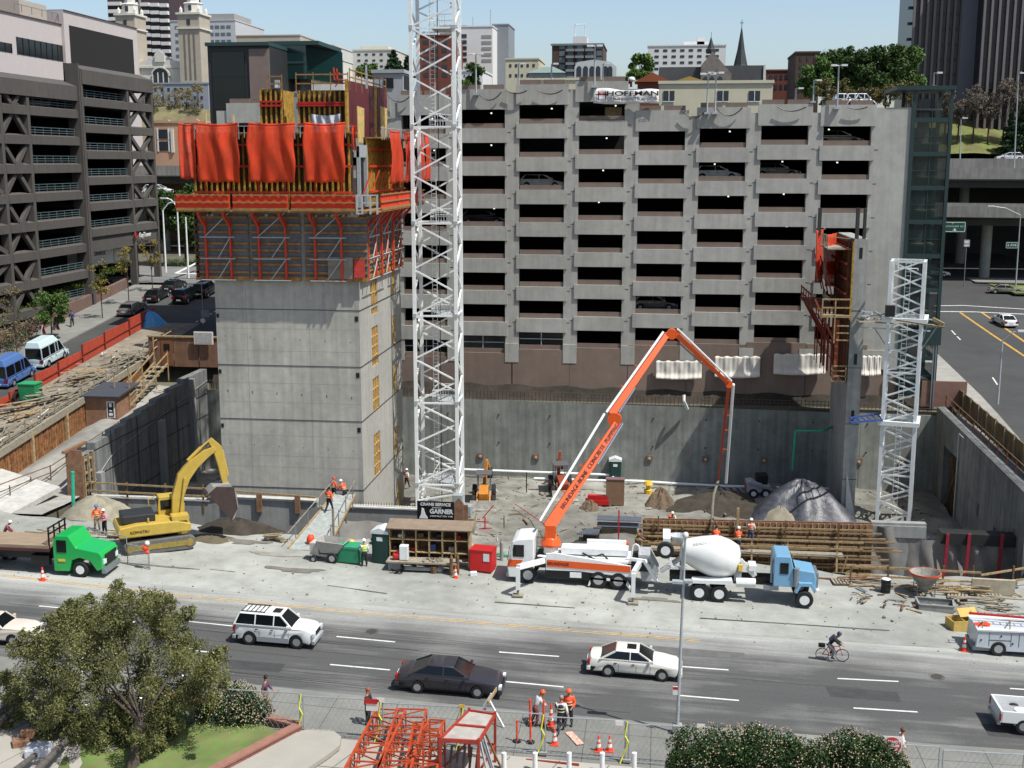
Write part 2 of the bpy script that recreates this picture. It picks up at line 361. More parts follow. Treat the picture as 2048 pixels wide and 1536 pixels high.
q=MB()
x0,x1=-68,-62.7
q.sheet(lambda u,v:(x0+(x1-x0)*u,74+76*v,zl(74+76*v)+.13),1,12);q.sheet(lambda u,v:(x1,74+76*v,zl(74+76*v)+.13*u),1,12)
struct(q.obj('sidewalk_left',M_side,fixn=0))
q=MB()
def lline(p,r,w,z=0):
    a=lst(*p);b=lst(*r);d=(b-a);d.z=0;d.normalize();n=V3((-d.y,d.x,0))*w/2
    q.slab([(*(a-n).xy,zl((a-n).y)+.02+z),(*(b-n).xy,zl((b-n).y)+.02+z),(*(b+n).xy,zl((b+n).y)+.02+z),(*(a+n).xy,zl((a+n).y)+.02+z)],.004)
for i in range(8):
    u=i/8;p=(365+60*u*1.2,660-34*u*1.2);
    if i%1==0: lline(p,(p[0]+4.5,p[1]-2.6),.14)
lline((352,551),(398,528),.5,.3);lline((352,551),(395,552),.5,.3);
struct(q.obj('side_street_marks',M_mark))
plane_sheet('side_street_right',30.5,60,66,225,RA,.0,M_asph,20)
plane_sheet('side_street_right',25,31,160,225,RA,-.004,M_asph,20)
q=MB()
for (x0,x1,a,b) in((27.6,30.5,76,160),):
    q.sheet(lambda u,v:(x0+(x1-x0)*u,a+(b-a)*v,zr(a+(b-a)*v)+.14),1,12);q.sheet(lambda u,v:(x1,a+(b-a)*v,zr(a+(b-a)*v)+.14*u),1,12)
struct(q.obj('sidewalk_right',mat('pale sidewalk','8d8b84',.9,.1,.9,patch=.1),fixn=0))
def rline(q,pts,w,dz=.02):
    P=[rst(*p) for p in pts]
    for a,b in zip(P[:-1],P[1:]):
        d=(b-a);d.z=0
        if d.length<.01: continue
        d.normalize();n=V3((-d.y,d.x,0))*w/2
        q.slab([(v.x,v.y,zr(v.y)+dz) for v in(a-n,b-n,b+n,a+n)],.004)
q=MB()
rline(q,[(1920,625),(1950,646),(1985,670),(2048,712),(2100,746)],.32);rline(q,[(1963,625),(2005,653),(2048,683),(2100,722)],.32)
struct(q.obj('yellow_lines_right',mat('yellow paint road','b58c3a',.8,.2,2)))
q=MB()
rline(q,[(1868,612),(1925,611),(1990,615),(2060,619)],.35);rline(q,[(1866,623),(1950,624),(2060,629)],.4)
rline(q,[(1903,661),(1911,670)],.15);rline(q,[(1914,673),(1921,680)],.15);rline(q,[(1985,755),(1995,770)],.15)
struct(q.obj('stop_lines_right',M_mark))
# ================================================================ WALLS OF THE EXCAVATION
def noisewall(fn,nu,nv,name,m,par=None,smooth=1):
    q=MB().sheet(fn,nu,nv);return q.obj(name,m,par,smooth=smooth,fixn=0)
def backtop(x): return 4.1-.012*(x+24)
t=T('retaining_wall','long grey board-marked concrete wall along the back of the excavation, under the parking garage','wall',(-9,112.3,-3.6))
M_bw=mat('board marked concrete','83867f',.9,.14,1.1,streak=.22,patch=.2)
q=MB().sheet(lambda u,v:(-44+69.3*u,112.3-.02*math.sin(v*40),-3.9+(backtop(-44+69.3*u)+3.9)*v),1,1)
for z in(1.15,-1.2): q.box((-44,112.29,z-.02),(25.3,112.3,z+.02))
q.box((-44,112.3,-3.9),(25.3,112.9,backtop(25)))
q.obj('wall_face',M_bw,t)
q=MB()
for i in range(5): x=-19+i*9.4;q.box((x,112.285,-3.9),(x+.04,112.3,backtop(x)))
q.obj('form_joint',M_concd,t)
q=MB()
for i in range(9):
    x=-20+i*4.9
    for z in(-.1,2.6): q.tube((x,112.2,z),(x,112.3,z),.07,8)
q.obj('tie_hole',M_black,t)
for i,px in enumerate((961,1072,1299,1411,1528,1718,1806)):
    c=aY(px,912+i*2.2,112.2);q=MB().box((c.x-.28,c.y-.03,c.z-.28),(c.x+.28,c.y+.08,c.z+.28));b=q.obj('blockout_frame',M_woodp,t)
    q=MB().tube((c.x,c.y-.08,c.z),(c.x,c.y-.02,c.z),.13,10);q.obj('pipe_sleeve',M_concl,b)
q=MB().sheet(lambda u,v:(-44+69.3*u,112.9+1.25*v,backtop(-44+69.3*u)-.2+1.5*v*v+.12*math.sin(u*90)*v),120,5)
tag(q.obj('soil_ledge',M_dirtd,fixn=0,smooth=1),'strip of dark wet soil between the top of the back wall and the parking garage','soil')
t=T('starter_bars','long row of rusty steel mesh standing on top of the back wall','reinforcement',(0,112.4,4))
M_rebar=mat('rebar','54483e',.8,.3,5)
for s0 in range(0,7):
    q=MB()
    for i in range(28):
        x=-43.8+(s0*28+i)*.354
        if x>25: break
        z=backtop(x);q.bar((x,112.45,z-.1),(x,112.5,z+1.0+.1*math.sin(i*2.1)),.045)
    for k in(.3,.62,.92):
        x1=-43.8+s0*28*.354;x2=min(25,x1+28*.354);q.bar((x1,112.42,backtop(x1)+k),(x2,112.42,backtop(x2)+k),.04)
    q.obj('bar_mesh',M_rebar,t)
t=T('retaining_wall','dark stepped concrete wall on the left side of the excavation behind the yellow excavator','wall',(-44,98,-3.6))
steps=[(86.0,4.0),(88.2,4.6),(91.5,4.9),(94.3,5.15),(97.0,5.4),(100.2,5.7),(103.6,6.0),(106.6,6.4),(112.4,6.7)]
q=MB();poly=[(85.6,-4.6)]+sum([[(a,z),(b,z)] for (a,z),(b,_) in zip([(85.6,4.0)]+steps[1:-1],steps[1:])],[])+[(112.4,-4.6)]
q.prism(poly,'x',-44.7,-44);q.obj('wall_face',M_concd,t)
q=MB()
for (a,b,zt) in((86.2,86.9,.9),(88.0,88.7,2.2),(100.2,101.0,3.8),(107.5,108.2,6.2)): q.box((-44,a,-4.4),(-43.55,b,zt))
q.obj('pilaster',M_conc,t)
q=MB()
for z in(-1,1.9,4.0): q.box((-44,86,z),(-43.97,112.2,z+.05))
for y in(91,96,104.5,110): q.box((-44,y,-4),(-43.97,y+.06,5))
q.obj('form_joint',M_black,t)
t=T('wall_formwork','plywood formwork panel standing at the near end of the left excavation wall','formwork',(-44,85.4,0))
q=MB().box((-44.9,85.2,-3),(-44.75,85.45,4.7));q.box((-44.9,85.15,0),(-43.6,85.25,4.7));q.box((-44.9,84.6,4.55),(-44.6,88.2,4.75));q.obj('panel',M_woodp,t)
q=MB()
for z in(.6,1.6,2.6,3.6): q.box((-43.95,85.3,z),(-43.8,87.3,z+.15))
for y in(85.6,86.4,87.2): q.box((-43.8,y,0),(-43.65,y+.12,4.2))
q.obj('brace',M_wood,t)
t=T('retaining_wall','weathered concrete wall on the right side of the excavation with a shored opening','wall',(25.3,98,-3.6))
rt=lambda y:3.9+.018*(y-85)
q=MB();
q.prism([(84,-4.5),(103.2,-4.5),(103.2,1.6),(108.6,1.6),(108.6,-4.5),(112.3,-4.5),(112.3,rt(112)),(84,rt(84))],'x',25.3,26)
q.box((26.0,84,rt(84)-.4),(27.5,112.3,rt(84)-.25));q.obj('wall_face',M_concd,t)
q=MB()
for i in range(8): y=103.4+i*.65;q.box((25.8,y,-4.4),(25.95,y+.14,1.6))
q.bar((25.6,103.5,-4),(25.6,107,1),.12);q.bar((25.55,108,-4),(25.5,104.6,.2),.12);q.obj('shoring',M_woodd,t);q=MB().box((26.3,103,-4.4),(26.4,109,1.8));q.obj('dark_void',M_black,t)
q=MB().box((25.27,96,-1.2),(25.3,96.5,-.2));q.box((25.27,91,-1.6),(25.3,91.6,-.6));q.obj('recess',M_black,t)
q=MB().path([(25.15,103,3.9),(25.15,103,-3.6)],.06,6);q.path([(25.15,103,3.9),(25.15,101.5,3.9)],.06,6);q.obj('pipe',M_galv,t)
t=T('guard_rail','rusty post and cable rail along the top of the right excavation wall','railing',(25.8,98,4),group='guard rails round the excavation')
for i in range(12):
    y=84.5+i*2.5;q=MB().bar((26.0,y,rt(y)),(26.0,y,rt(y)+1.15),.09);q.obj('post',mat('rusty steel','5a3325',.8,.3,4),t)
q=MB();
for k in(.6,1.1): q.bar((26.0,84.5,rt(84.5)+k),(26.0,112,rt(112)+k),.05)
q.obj('rail',M_woodd,t)
t=T('retaining_wall','low concrete basement wall with a pale top edge in front of the grey tower','wall',(-28,86.4,-3))
q=MB().prism([(-44,.75),(-44,-4.4),(-17.6,-4.4),(-17.6,.62),(-22.9,.66),(-22.9,.55),(-25.5,.6),(-25.5,.95),(-34.2,1.05),(-34.2,.75)],'y',86.2,86.8);q.obj('wall_face',M_conc,t)
q=MB().prism([(-44,.752),(-34,.752),(-34,.82),(-44,.82)],'y',86.1,86.85);q.prism([(-34.2,1.05),(-25.5,.95),(-25.5,1.1),(-34.2,1.2)],'y',86.1,86.85);q.prism([(-22.9,.66),(-17.6,.62),(-17.6,.72),(-22.9,.76)],'y',86.1,86.85);q.obj('pale_cap',M_concl,t)
for i in range(26):
    if i%13==0: q=MB()
    x=-22.8+i*.2;q.bar((x,86.5,.6),(x,86.5,1.05),.03)
    if i%13==12: q.obj('starter_bar',M_rebar,t)
t=T('guard_rail','two brown boards on posts along the low wall left of the tower','railing',(-39,86.2,1),group='guard rails round the excavation')
for x in(-43.6,-40.6,-37.5,-34.5): q=MB().bar((x,86.2,-.2),(x,86.2,2.05),.12);q.obj('post',M_woodd,t)
q=MB().bar((-43.8,86.1,1.95),(-33.5,86.1,1.75),.06,.14);q.bar((-43.8,86.1,1.3),(-33.5,86.1,1.15),.06,.14);q.obj('rail',M_wood,t)
t=T('guard_rail','single yellow board rail along the wall top in front of the grey tower','railing',(-29.5,86.0,1),group='guard rails round the excavation')
q=MB().bar((-33.9,86.0,1.75),(-25.6,86.0,1.4),.07,.16);q.obj('rail',M_wood,t)
for x in(-32.5,-30.0,-27.0): q=MB().box((x-.2,85.95,.1),(x+.2,86.15,1.5));q.obj('post',M_woodp,t)
def bank(x0,x1,y0,y1,z0,z1,name,m,lab,amp=.15,nu=30,nv=12):
    q=MB().sheet(lambda u,v:(x0+(x1-x0)*u,y0+(y1-y0)*v+amp*math.sin(u*13+v*4),z0+(z1-z0)*v+amp*math.sin(u*17)*math.sin(v*7)),nu,nv)
    return tag(q.obj(name,m,fixn=0,smooth=1),lab,'bank')
M_tarp=mat('grey sheeting','77746f',.75,.12,1.2,bump=.7,patch=.15)
M_tarpd=mat('black sheeting','34343a',.35,.25,3,bump=.6)
bank(-24.5,-17.5,81.0,85.6,-3.8,-.2,'covered_bank',M_tarp,'bank covered with grey sheeting behind the portable toilet',.12)
t=T('lagging_wall','tall wall covered in crumpled grey liner at the right front of the excavation','wall',(21,86,-2.5))
def lin_(u,v):
    x=15.4+12.5*u;z=-4.3+(5.0 if x<19 else 4.1)*v
    return (x,86-.22*math.sin(u*31+2*v)*math.sin(v*4+u*9)-.12*math.sin(u*50+5*v)-.3*(v<.12),z)
q=MB().sheet(lin_,90,26);q.obj('liner',M_tarp,t,smooth=1,fixn=0)
q=MB().box((15.4,86.1,-4),(19.2,86.7,.95));q.box((15.4,86.0,-.1),(19.2,86.1,.75));q.obj('concrete_top',M_conc,t)
q=MB().prism([(20.2,-.35),(26.2,-.45),(26.2,.35),(20.2,.45)],'y',85.7,86.9);q.obj('dark_band',mat('damp membrane','232422',.6,.3,2),t)
M_rpost=mat('red oxide steel','8f2030',.6,.2,4)
for px in(1892,1935,2001):
    a=aY(px+4,1068,85.6);b=aY(px-6,1168,85.6);q=MB().bar(a,b,.22,.16);q.obj('soldier_post',M_rpost,t)
q=MB()
for i in range(40): x=19.3+i*.17;q.bar((x,86.4,.4),(x,86.4,.75),.03)
q.obj('starter_bar',M_rebar,t)
t=T('wall_formwork','long timber formwork wall with stacked walers and braces behind the mixer truck','formwork',(7,84.8,-2))
FX0,FX1,FY=-.9,15.3,85.0
ft=lambda x:.85+.015*(x+1)
q=MB().prism([(FX0,-4.3),(FX1,-4.3),(FX1,ft(FX1)),(FX0,ft(FX0))],'y',FY,FY+.08);q.obj('plywood_panel',M_woodp,t)
q=MB().prism([(FX0,-4.3),(FX1,-4.3),(FX1,ft(FX1)),(FX0,ft(FX0))],'y',FY+.45,FY+.53);q.box((FX0,FY,.45),(FX0+.08,FY+.5,ft(0)));q.obj('plywood_panel',M_woodp,t)
n=int((FX1-FX0)/.42)
for c in range(3):
    q=MB()
    for i in range(c,n,3):
        x=FX0+.2+i*.42;q.box((x,FY-.1,-4.2),(x+.06,FY,ft(x)-.02))
    q.obj('stud',M_wood,t)
for k,z in enumerate((.55,-.05,-.7,-1.35,-2.0,-2.65,-3.3)):
    for dz in(0,.22):
        q=MB();e=FX1+(.0,.9,1.5,.6,1.2,.5,.9)[k]+.6*(dz>0);q.bar((FX0-.2,FY-.17,z-dz),(e,FY-.17,z-dz+.14),.09,.13);q.obj('waler',mat('waler timber','927a58',.85,.2,3),t)
q=MB()
for i in range(9):
    x=FX0+1+i*1.8
    for z in(.45,-.15,-.8,-1.45,-2.1,-2.75): q.box((x,FY-.32,z-.06),(x+.12,FY-.2,z+.06))
q.obj('tie_plate',M_woodd,t)
q=MB().box((FX0+.6,FY-1.3,-1.0),(13.2,FY-.35,-.93));q.obj('walkway_plank',M_woodg,t)
for x in(2.2,5.4,6.9,9.4,12.8): q=MB().bar((x,FY-1.25,-4.0),(x-.1,FY-1.25,.0),.12,.1);q.obj('post',mat('new lumber','bda57a',.8,.2,4),t)
q=MB().bar((FX0+.4,FY-1.3,.05),(14.5,FY-1.3,.12),.06,.12);q.bar((FX0+.4,FY-1.3,-.45),(14.5,FY-1.3,-.38),.06,.12);q.obj('hand_rail',M_wood,t)
for (x0,x1,z0,z1) in((-.5,1.2,-4,-.2),(9.7,8.9,-.9,-3.9),(4.9,4.3,-.9,-3.9),(13.4,12.6,-.9,-3.9),(12.2,13.6,-3.2,-1.9)):
    q=MB().bar((x0,FY-1.4,z0),(x1,FY-1.4,z1),.12,.09);q.obj('brace',M_wood,t)
for x in(.2,4.1,9.2,12.9): q=MB().bar((x,FY-.4,-4.2),(x,FY-.4,1.3),.1,.1);q.obj('strongback',M_woodd,t)
q=MB().box((5.75,FY-.45,-.9),(5.95,FY-.35,2.1));q.obj('tall_board',M_wood,t)
t=T('guard_rail','long low timber rail in front of the ditch right of the truck cab','railing',(20,79,0),group='guard rails round the excavation')
a=st(1640,1158);
def rl(p,r,h):
    A=st(*p);B=st(*r);q.bar((A.x,A.y,A.z+h),(B.x,B.y,B.z+h),.06,.13)
q=MB();rl((1690,1165),(1960,1180),1.15);rl((1690,1165),(1945,1180),.55);rl((1960,1180),(2060,1163),1.0);rl((1960,1183),(2060,1172),.5);q.obj('rail',M_wood,t)
for px in(1700,1775,1845,1885,1945,2025):
    A=st(px,1170);q=MB().bar(A,(A.x,A.y,A.z+1.3),.1);q.obj('post',M_woodd,t)
t=T('lagging_wall','brown timber lagging wall below the walkway beside the left street','wall',(-51.4,96,3))
M_lag=mat('lagging timber','8f6238',.85,.3,2.2,col2='4d2f1c',streak=.25)
ltop=lambda y:zl(y)-.15
k=0
for j,(y0,y1) in enumerate(((74,80),(80,86),(86,92),(92,98),(98,104),(104,111),(111,118))):
    q=MB();yy=y0
    while yy<y1-.01:
        q.box((-51.5-.03*(k%3),yy+.01,zbench(yy)-1.5),(-51.42+.03*((k*7)%3),yy+.29,ltop(yy)));yy+=.3;k+=1
    q.obj('lagging',M_lag,t)
    q=MB().bar((-51.3,y0,zbench(y0)-.6),(-51.3,y0,ltop(y0)+.2),.22,.3);q.obj('soldier_pile',mat('flange beam','a08a66',.8,.3,4),t)
    q=MB().prism([(y0,ltop(y0)-.25),(y1,ltop(y1)-.25),(y1,ltop(y1)+.35),(y0,ltop(y0)+.35)],'x',-51.35,-51.2);q.obj('fascia',M_woodg,t)
q=MB()
def sl_(u,v):
    y=79.3+33*u;x=-51.4+7.5*v
    return (x,y,zbench(y)+.03+ (.5*sm(1-abs(v-.25)*4) if u>.1 else 0)+1.4*v*sm((y-86)/6))
q.sheet(sl_,50,10);tag(q.obj('shotcrete_bench',mat('shotcrete','8f8d86',.9,.15,1,bump=.5,patch=.25),fixn=0,smooth=1),'sloping grey concrete bench between the timber wall and the left excavation wall','bench')
q=MB()
q.slab([(-51.3,79.0,1.7),(-46.2,79.2,1.4),(-45.3,84.8,1.9),(-51.3,87.0,2.6)],.4);tag(q.obj('concrete_slope',M_concl),'pale sunlit concrete slab sloping down to the yard at the left','slope')
M_net=mat('pink netting','9a5a58',.8,.2,5,alpha=.55)
q=MB().quad((-51.2,79.3,2.1),(-49.4,78.8,1.8),(-47.6,79.0,1.75),(-50.6,83.2,2.5));tag(q.obj('safety_net',M_net,solid=.02),'dark red net lying on the pale concrete slope','net')
t=T('guard_rail','long thin pipe rail on the bench path below the timber wall','railing',(-47,95,4),group='guard rails round the excavation')
q=MB()
for k in(.55,1.1): q.bar((-48.3,79,1.9+k),(-47.6,88,zbench(88)+k+.3),.06);q.bar((-47.6,88,zbench(88)+k+.3),(-46.5,110,zbench(110)+k+.3),.06)
q.obj('rail',M_woodd,t)
for i in range(12): y=79.5+i*2.8;q=MB().bar((-48.1+i*.14,y,zbench(y)-.1),(-48.1+i*.14,y,zbench(y)+1.45),.07);q.obj('post',M_woodd,t)
q=MB().sheet(lambda u,v:(-57+5.6*u,76+54*v,zl(76+54*v)+.03),2,14);struct(q.obj('walkway_deck',mat('trampled boards','7d7566',.9,.25,.8,patch=.3),fixn=0))
t=T('guard_rail','weathered timber handrail on posts along the walkway above the timber wall','railing',(-51.5,95,5),group='guard rails round the excavation')
q=MB();seg=[76,82,88,94.5,101,108,115,121]
for a,b in zip(seg[:-1],seg[1:]):
    for k in(.55,1.1): q.bar((-51.6,a,zl(a)+k+.1),(-51.6,b,zl(b)+k+.1-.3),.07,.13);
    q.bar((-51.6,b,zl(b)+.9),(-51.6,b+.6,zl(b)+1.6),.07,.13)
q.obj('rail',M_woodg,t)
for i in range(18): y=76.5+i*2.5;q=MB().bar((-51.55,y,zl(y)-.3),(-51.55,y,zl(y)+1.2),.1);q.obj('post',M_woodg,t)
t=T('barrier_fence','long red board fence stepping up beside the parked vans on the left street','fence',(-58.9,105,5))
M_rf=mat('red fence panel','a8402b',.7,.12,2,streak=.1)
fy=[84,89,94,99,103.5,108,113,118,124,131]
for a,b in zip(fy[:-1],fy[1:]):
    h=.9+(.3 if a>100 else 0)+(.4 if a>110 else 0);q=MB()
    q.prism([(a,zl(a)),(b-.1,zl(b)),(b-.1,zl(b)+h),(a,zl(a)+h+.25)],'x',-57.15,-57.08);q.obj('panel',M_rf,t)
    q=MB().bar((-57,a,zl(a)),(-57,a,zl(a)+h+.3),.09);q.bar((-57,a,zl(a)+h*.5),(-57,b,zl(b)+h*.5),.06);q.obj('fence_post',mat('dark red','7a2c20',.7,.2,3),t)
# ================================================================ CONCRETE CORE TOWER
TX0,TX1,TY0,TY1=-33.6,-22.4,88.2,102.8
t=T('concrete_core','tall square grey concrete core tower rising out of the excavation, topped by orange formwork','tower',(-28,95,-4))
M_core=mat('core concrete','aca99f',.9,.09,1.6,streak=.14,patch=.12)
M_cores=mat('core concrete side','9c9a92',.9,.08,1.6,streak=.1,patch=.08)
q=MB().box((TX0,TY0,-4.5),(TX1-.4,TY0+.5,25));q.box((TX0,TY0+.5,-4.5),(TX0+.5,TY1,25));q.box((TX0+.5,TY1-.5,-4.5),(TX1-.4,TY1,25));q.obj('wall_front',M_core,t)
cols=[]
def YY(px,py): return aX(px,py,TX1).y
def ZZ(px,py): return aX(px,py,TX1).z
c1=[(751,556,610),(751,613,627),(750,652,731),(752,754,821),(752,867,953)]
c2=[(787,520,589),(787,630,688),(788,729,786),(790,854,912)]
ya,yb=YY(744,700),YY(757,700);yc,yd=YY(785,650),YY(791,650);ye=YY(795.5,980);yf=YY(800.5,980)
q=MB().box((TX1-.4,TY0,-4.5),(TX1,ya,25));q.box((TX1-.4,yb,-4.5),(TX1,yc,25));q.box((TX1-.4,yd,-4.5),(TX1,TY1,25))
ops=[]
for lst_,y0,y1 in((c1,ya,yb),(c2,yc,yd)):
    z=-4.5
    for px,a,b in sorted(lst_,key=lambda e:-e[1]):
        z0,z1=ZZ(px,b),ZZ(px,a);q.box((TX1-.4,y0,z),(TX1,y1,z0));ops.append((y0,y1,z0,z1));z=z1
    q.box((TX1-.4,y0,z),(TX1,y1,25))
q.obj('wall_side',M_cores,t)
ops.append((ye,yf,-3.6,-1.3))
for y0,y1,z0,z1 in ops:
    q=MB();d=.08 if y0!=ye else -.02
    q.box((TX1-d-.1,y0,z0),(TX1-d-.04,y1,z1));b=q.obj('opening_form',mat('form wood','8f7240',.8,.3,3,col2='6b4a20'),t)
    q=MB();n=3 if y1-y0>.9 else 2;w=(y1-y0)
    for i in range(n+1): y=y0+w*i/n;q.box((TX1-d-.04,y-.05,z0),(TX1-d+.05,y+.05,z1))
    k=max(1,int((z1-z0)/.75))
    for i in range(k+1): z=z0+(z1-z0)*i/k;q.box((TX1-d-.03,y0,z-.05),(TX1-d+.03,y1,z+.05))
    q.obj('lumber_frame',mat('form lumber','b8975a',.8,.2,3),b)
q=MB()
for z in(15.37,11.07,6.85,1.45):
    q.box((TX0-.02,TY0-.03,z),(TX1+.03,TY0,z+.045));q.box((TX1,TY0,z-.04),(TX1+.03,TY1+.02,z+.04))
q.obj('pour_joint',mat('joint dark','3c3c3b',.9,0),t)
q=MB()
for z in(13.3,9.1,4.9,15.0-6.0):
    for i in range(6): q.tube((TX0+.7+i*1.95,TY0-.012,z-.07*i),(TX0+.7+i*1.95,TY0,z-.07*i),.04,6)
q.obj('tie_hole',M_black,t)
q=MB()
for z in(15.0,10.7,6.45):
    q.box((TX0+.05,TY0-.03,z-.3),(TX0+.25,TY0,z));q.box((TX1-.35,TY0-.03,z-.42),(TX1-.1,TY0,z-.05))
q.obj('anchor_pocket',M_black,t)
q=MB()
for k,x in enumerate((-31.2,-26.3)): q.box((x,TY0-.006,-4),(x+.03,TY0,17))
for z in(13.9,12.2,9.7,8.2,5.6,4.0,3.1): q.box((TX0,TY0-.004,z),(TX1,TY0,z+.02))
q.obj('panel_seam',mat('seam','8f8f88',.9,.1,3),t)
t=T('climbing_formwork','big orange and yellow climbing formwork wrapped round the top of the concrete core','formwork',(-28,95,17.5))
M_pan=mat('form panel grey','66686a',.85,.2,1.5)
M_wal=mat('form waler','97703c',.75,.3,3,col2='7a4c20')
M_h20=mat('yellow timber beam','b08a2c',.75,.25,3,col2='6d5220')
M_brn=mat('dark form timber','4b3620',.85,.3,3)
M_ors=mat('formwork orange','c43a1c',.5,.1,3)
M_mar=mat('maroon form face','5e1a20',.55,.15,.8,patch=.2)
def FR(u,d,z): return (TX0+u,TY0-d,z)
def RT(u,d,z): return (TX1+d,TY0+u,z)
ZL,ZM=17.6,22.75
def faceset(P,u0,u1,cuts,pos,main):
    for a,b in cuts:
        q=MB().bar(P(a,.2,20.1),P(b,.2,20.1),.05,4.9);q.obj('shaded_sheathing',M_pan,t)  # grey form panels; their dark tone also carries the platform's shade
        rows=[22.3,21.75,21.2,20.35,19.85,19.3,18.8,18.2,17.75]
        for z in rows:
            q=MB().bar(P(a,.3,z),P(b,.3,z),.1,.15 if z>17.8 else .3);q.obj('waler',M_wal,t)
        q=MB().bar(P(a,.12,20.85),P(b,.12,20.85),.1,.2);q.obj('waler',M_red,t)
    for n_,u in enumerate(pos):
        q=MB().bar(P(u,.55,ZL),P(u,.55,ZM-.6),.14,.24);q.bar(P(u,.55,21.6),P(u-.15,1.7,ZM),.14,.18);q.bar(P(u,.1,ZM-.05),P(u,1.9,ZM-.05),.14,.2)
        q.bar(P(u,.55,ZL),P(u,.1,ZL),.12,.12);q.bar(P(u-.0,1.8,ZM),P(u-.05,1.75,ZM+1.35),.12,.1)
        b=q.obj('bracket',M_ors,t)
        q=MB().bar(P(u,.25,ZM+1.2),P(u+.25,.9,ZM+3.0),.1,.1);q.obj('push_pull_prop',M_ors,b)
    for a,b in zip(pos[0::2],pos[1::2]):
        q=MB()
        for z in(ZL+.05,19.25,20.85): q.tube(P(a-.4,.75,z),P(b+.4,.75,z),.05,6)
        q.tube(P(a+.9,.7,ZL+.1),P(b,.7,19.2),.04,6);q.tube(P(a+.9,.7,19.2),P(b,.7,20.8),.04,6);q.tube(P(a,.7,20.9),P(b+.2,1.2,22.7),.04,6)
        q.obj('scaffold_tube',M_galv,t)
faceset(FR,-1.2,12.2,((-1.3,2.9),(3.1,6.9),(7.2,12.0)),(-.3,1.6,3.8,5.85,8.1,10.1),1)
faceset(RT,0,14.6,((.2,4.6),(4.9,9.4),(9.7,14.4)),(.9,3.4,5.4,7.4,9.6,12.2),0)
q=MB().box((TX0-.6,TY0-.1,ZL),(TX0-.0,TY0+.0,ZM));q.box((TX0-1.2,TY0-.35,ZL+.2),(TX0-1.0,TY0-.1,ZM));q.obj('side_panel',M_brn,t)
q=MB().box((TX1+.1,TY0+.3,ZL+.3),(TX1+.18,TY1,ZM-.2));q.obj('side_panel',M_pan,t)
q=MB().box((TX1-2.2,TY0-.45,ZL+.2),(TX1-.3,TY0-.38,ZL+1.8));q.obj('plywood_sheet',mat('pale ply','8c8579',.8,.2,2),t)
q=MB().box((TX1-.2,TY0-.55,ZL+.3),(TX1+.6,TY0-.45,ZL+1.6));q.obj('red_panel',mat('red net','b8372c',.8,.2,3),t)
M_mesh=mat('orange mesh','cf3612',.75,.1,2.5,stretch=(1,1,.2))
M_plank=mat('plank','8d6a3a',.85,.25,3)
q=MB().box((TX0-1.9,TY0-2.0,ZM),(TX1+2.0,TY0-.4,ZM+.12));q.box((TX1+.4,TY0-.4,ZM),(TX1+2.0,TY1+1,ZM+.12));q.box((TX0-1.9,TY0-.4,ZM),(TX0-.4,TY1+1,ZM+.12));q.obj('platform',M_plank,t)
for (a,b) in(((TX0-1.9,TY0-2.0),(TX0+2.2,TY0-2.0)),((TX0+2.4,TY0-2.0),(TX0+6.6,TY0-2.0)),((TX0+6.8,TY0-2.0),(TX1+.4,TY0-2.0)),((TX1+2.0,TY0-.6),(TX1+2.0,TY0+5)),((TX1+2.0,TY0+5.1),(TX1+2.0,TY0+10)),((TX1+2.0,TY0+10.1),(TX1+2.0,TY1+1)),((TX0-1.9,TY0-2),(TX0-1.9,TY1))):
    A=V3((*a,0));B=V3((*b,0));nv=(B-A).cross(V3((0,0,1))).normalized()
    q=MB().sheet(lambda u,v:tuple(A.lerp(B,u)-nv*(.06+.04*math.sin(u*40)*v)+V3((0,0,ZM+.15+1.15*v-.05*math.sin(u*PI)*v))),24,3);q.obj('guard_mesh',M_mesh,t,fixn=0,smooth=1)
    for k,w in((.2,.2),(.72,.1),(1.25,.1)): q=MB().bar(A+V3((0,0,ZM+k)),B+V3((0,0,ZM+k)),.06,w);q.obj('guard_board',M_plank,t)
q=MB().bar((TX1+.4,TY0-2,ZM+.72),(TX1+2,TY0-1.6,ZM+.7),.05,.08);q.bar((TX1+.4,TY0-2,ZM+1.25),(TX1+2,TY0-1.6,ZM+1.25),.05,.08)
for x in(.5,.9,1.5,2.0): q.bar((TX1+x,TY0-2.02,ZM-.1),(TX1+x,TY0-2.02,ZM+1.3),.12)
q.obj('corner_post',M_galv,t)
ZU0,ZU1=ZM+.3,28.5
def upper(P,u0,u1,z0,z1,step=.42,redw=1,nm='beam_panel'):
    q=MB();a=P(u0,.15,z0);b=P(u1,.05,z1);q.box(a,b);pn=q.obj(nm,M_brn,t)
    n=int((u1-u0)/step)
    for c in range(2):
        q=MB()
        for i in range(c,n+1,2): u=u0+i*step;q.bar(P(u,.3,z0),P(u,.3,z1-.05*((i*5)%3)),.12,.2,up=(0,0,1))
        q.obj('timber_beam',M_h20,pn)
    if redw:
        q=MB()
        for z in(z0+1.1,z0+3.0,z1-.9):
            if z<z1-.3: q.bar(P(u0,.5,z),P(u1,.5,z),.12,.16)
        q.obj('steel_waler',M_ors,pn)
    return pn
upper(FR,-1.0,11.0,ZU0,ZU1)
upper(RT,2.2,14.9,ZU0,ZU1-.3)
q=MB().box((TX1+.1,TY0-.2,ZU0),(TX1+.35,TY0+.0,ZU1-1));q.box((TX1+.1,TY0+1.9,ZU0),(TX1+.35,TY0+2.1,ZU1-.9));q.box((TX1-.1,TY0-.2,26.7),(TX1+.3,TY0+2.1,27.6));q.obj('steel_column',M_galv,t)
q=MB().box((TX1+.0,TY0+.0,ZU0),(TX1+.1,TY0+2,26.7));q.obj('dark_opening',M_black,t)
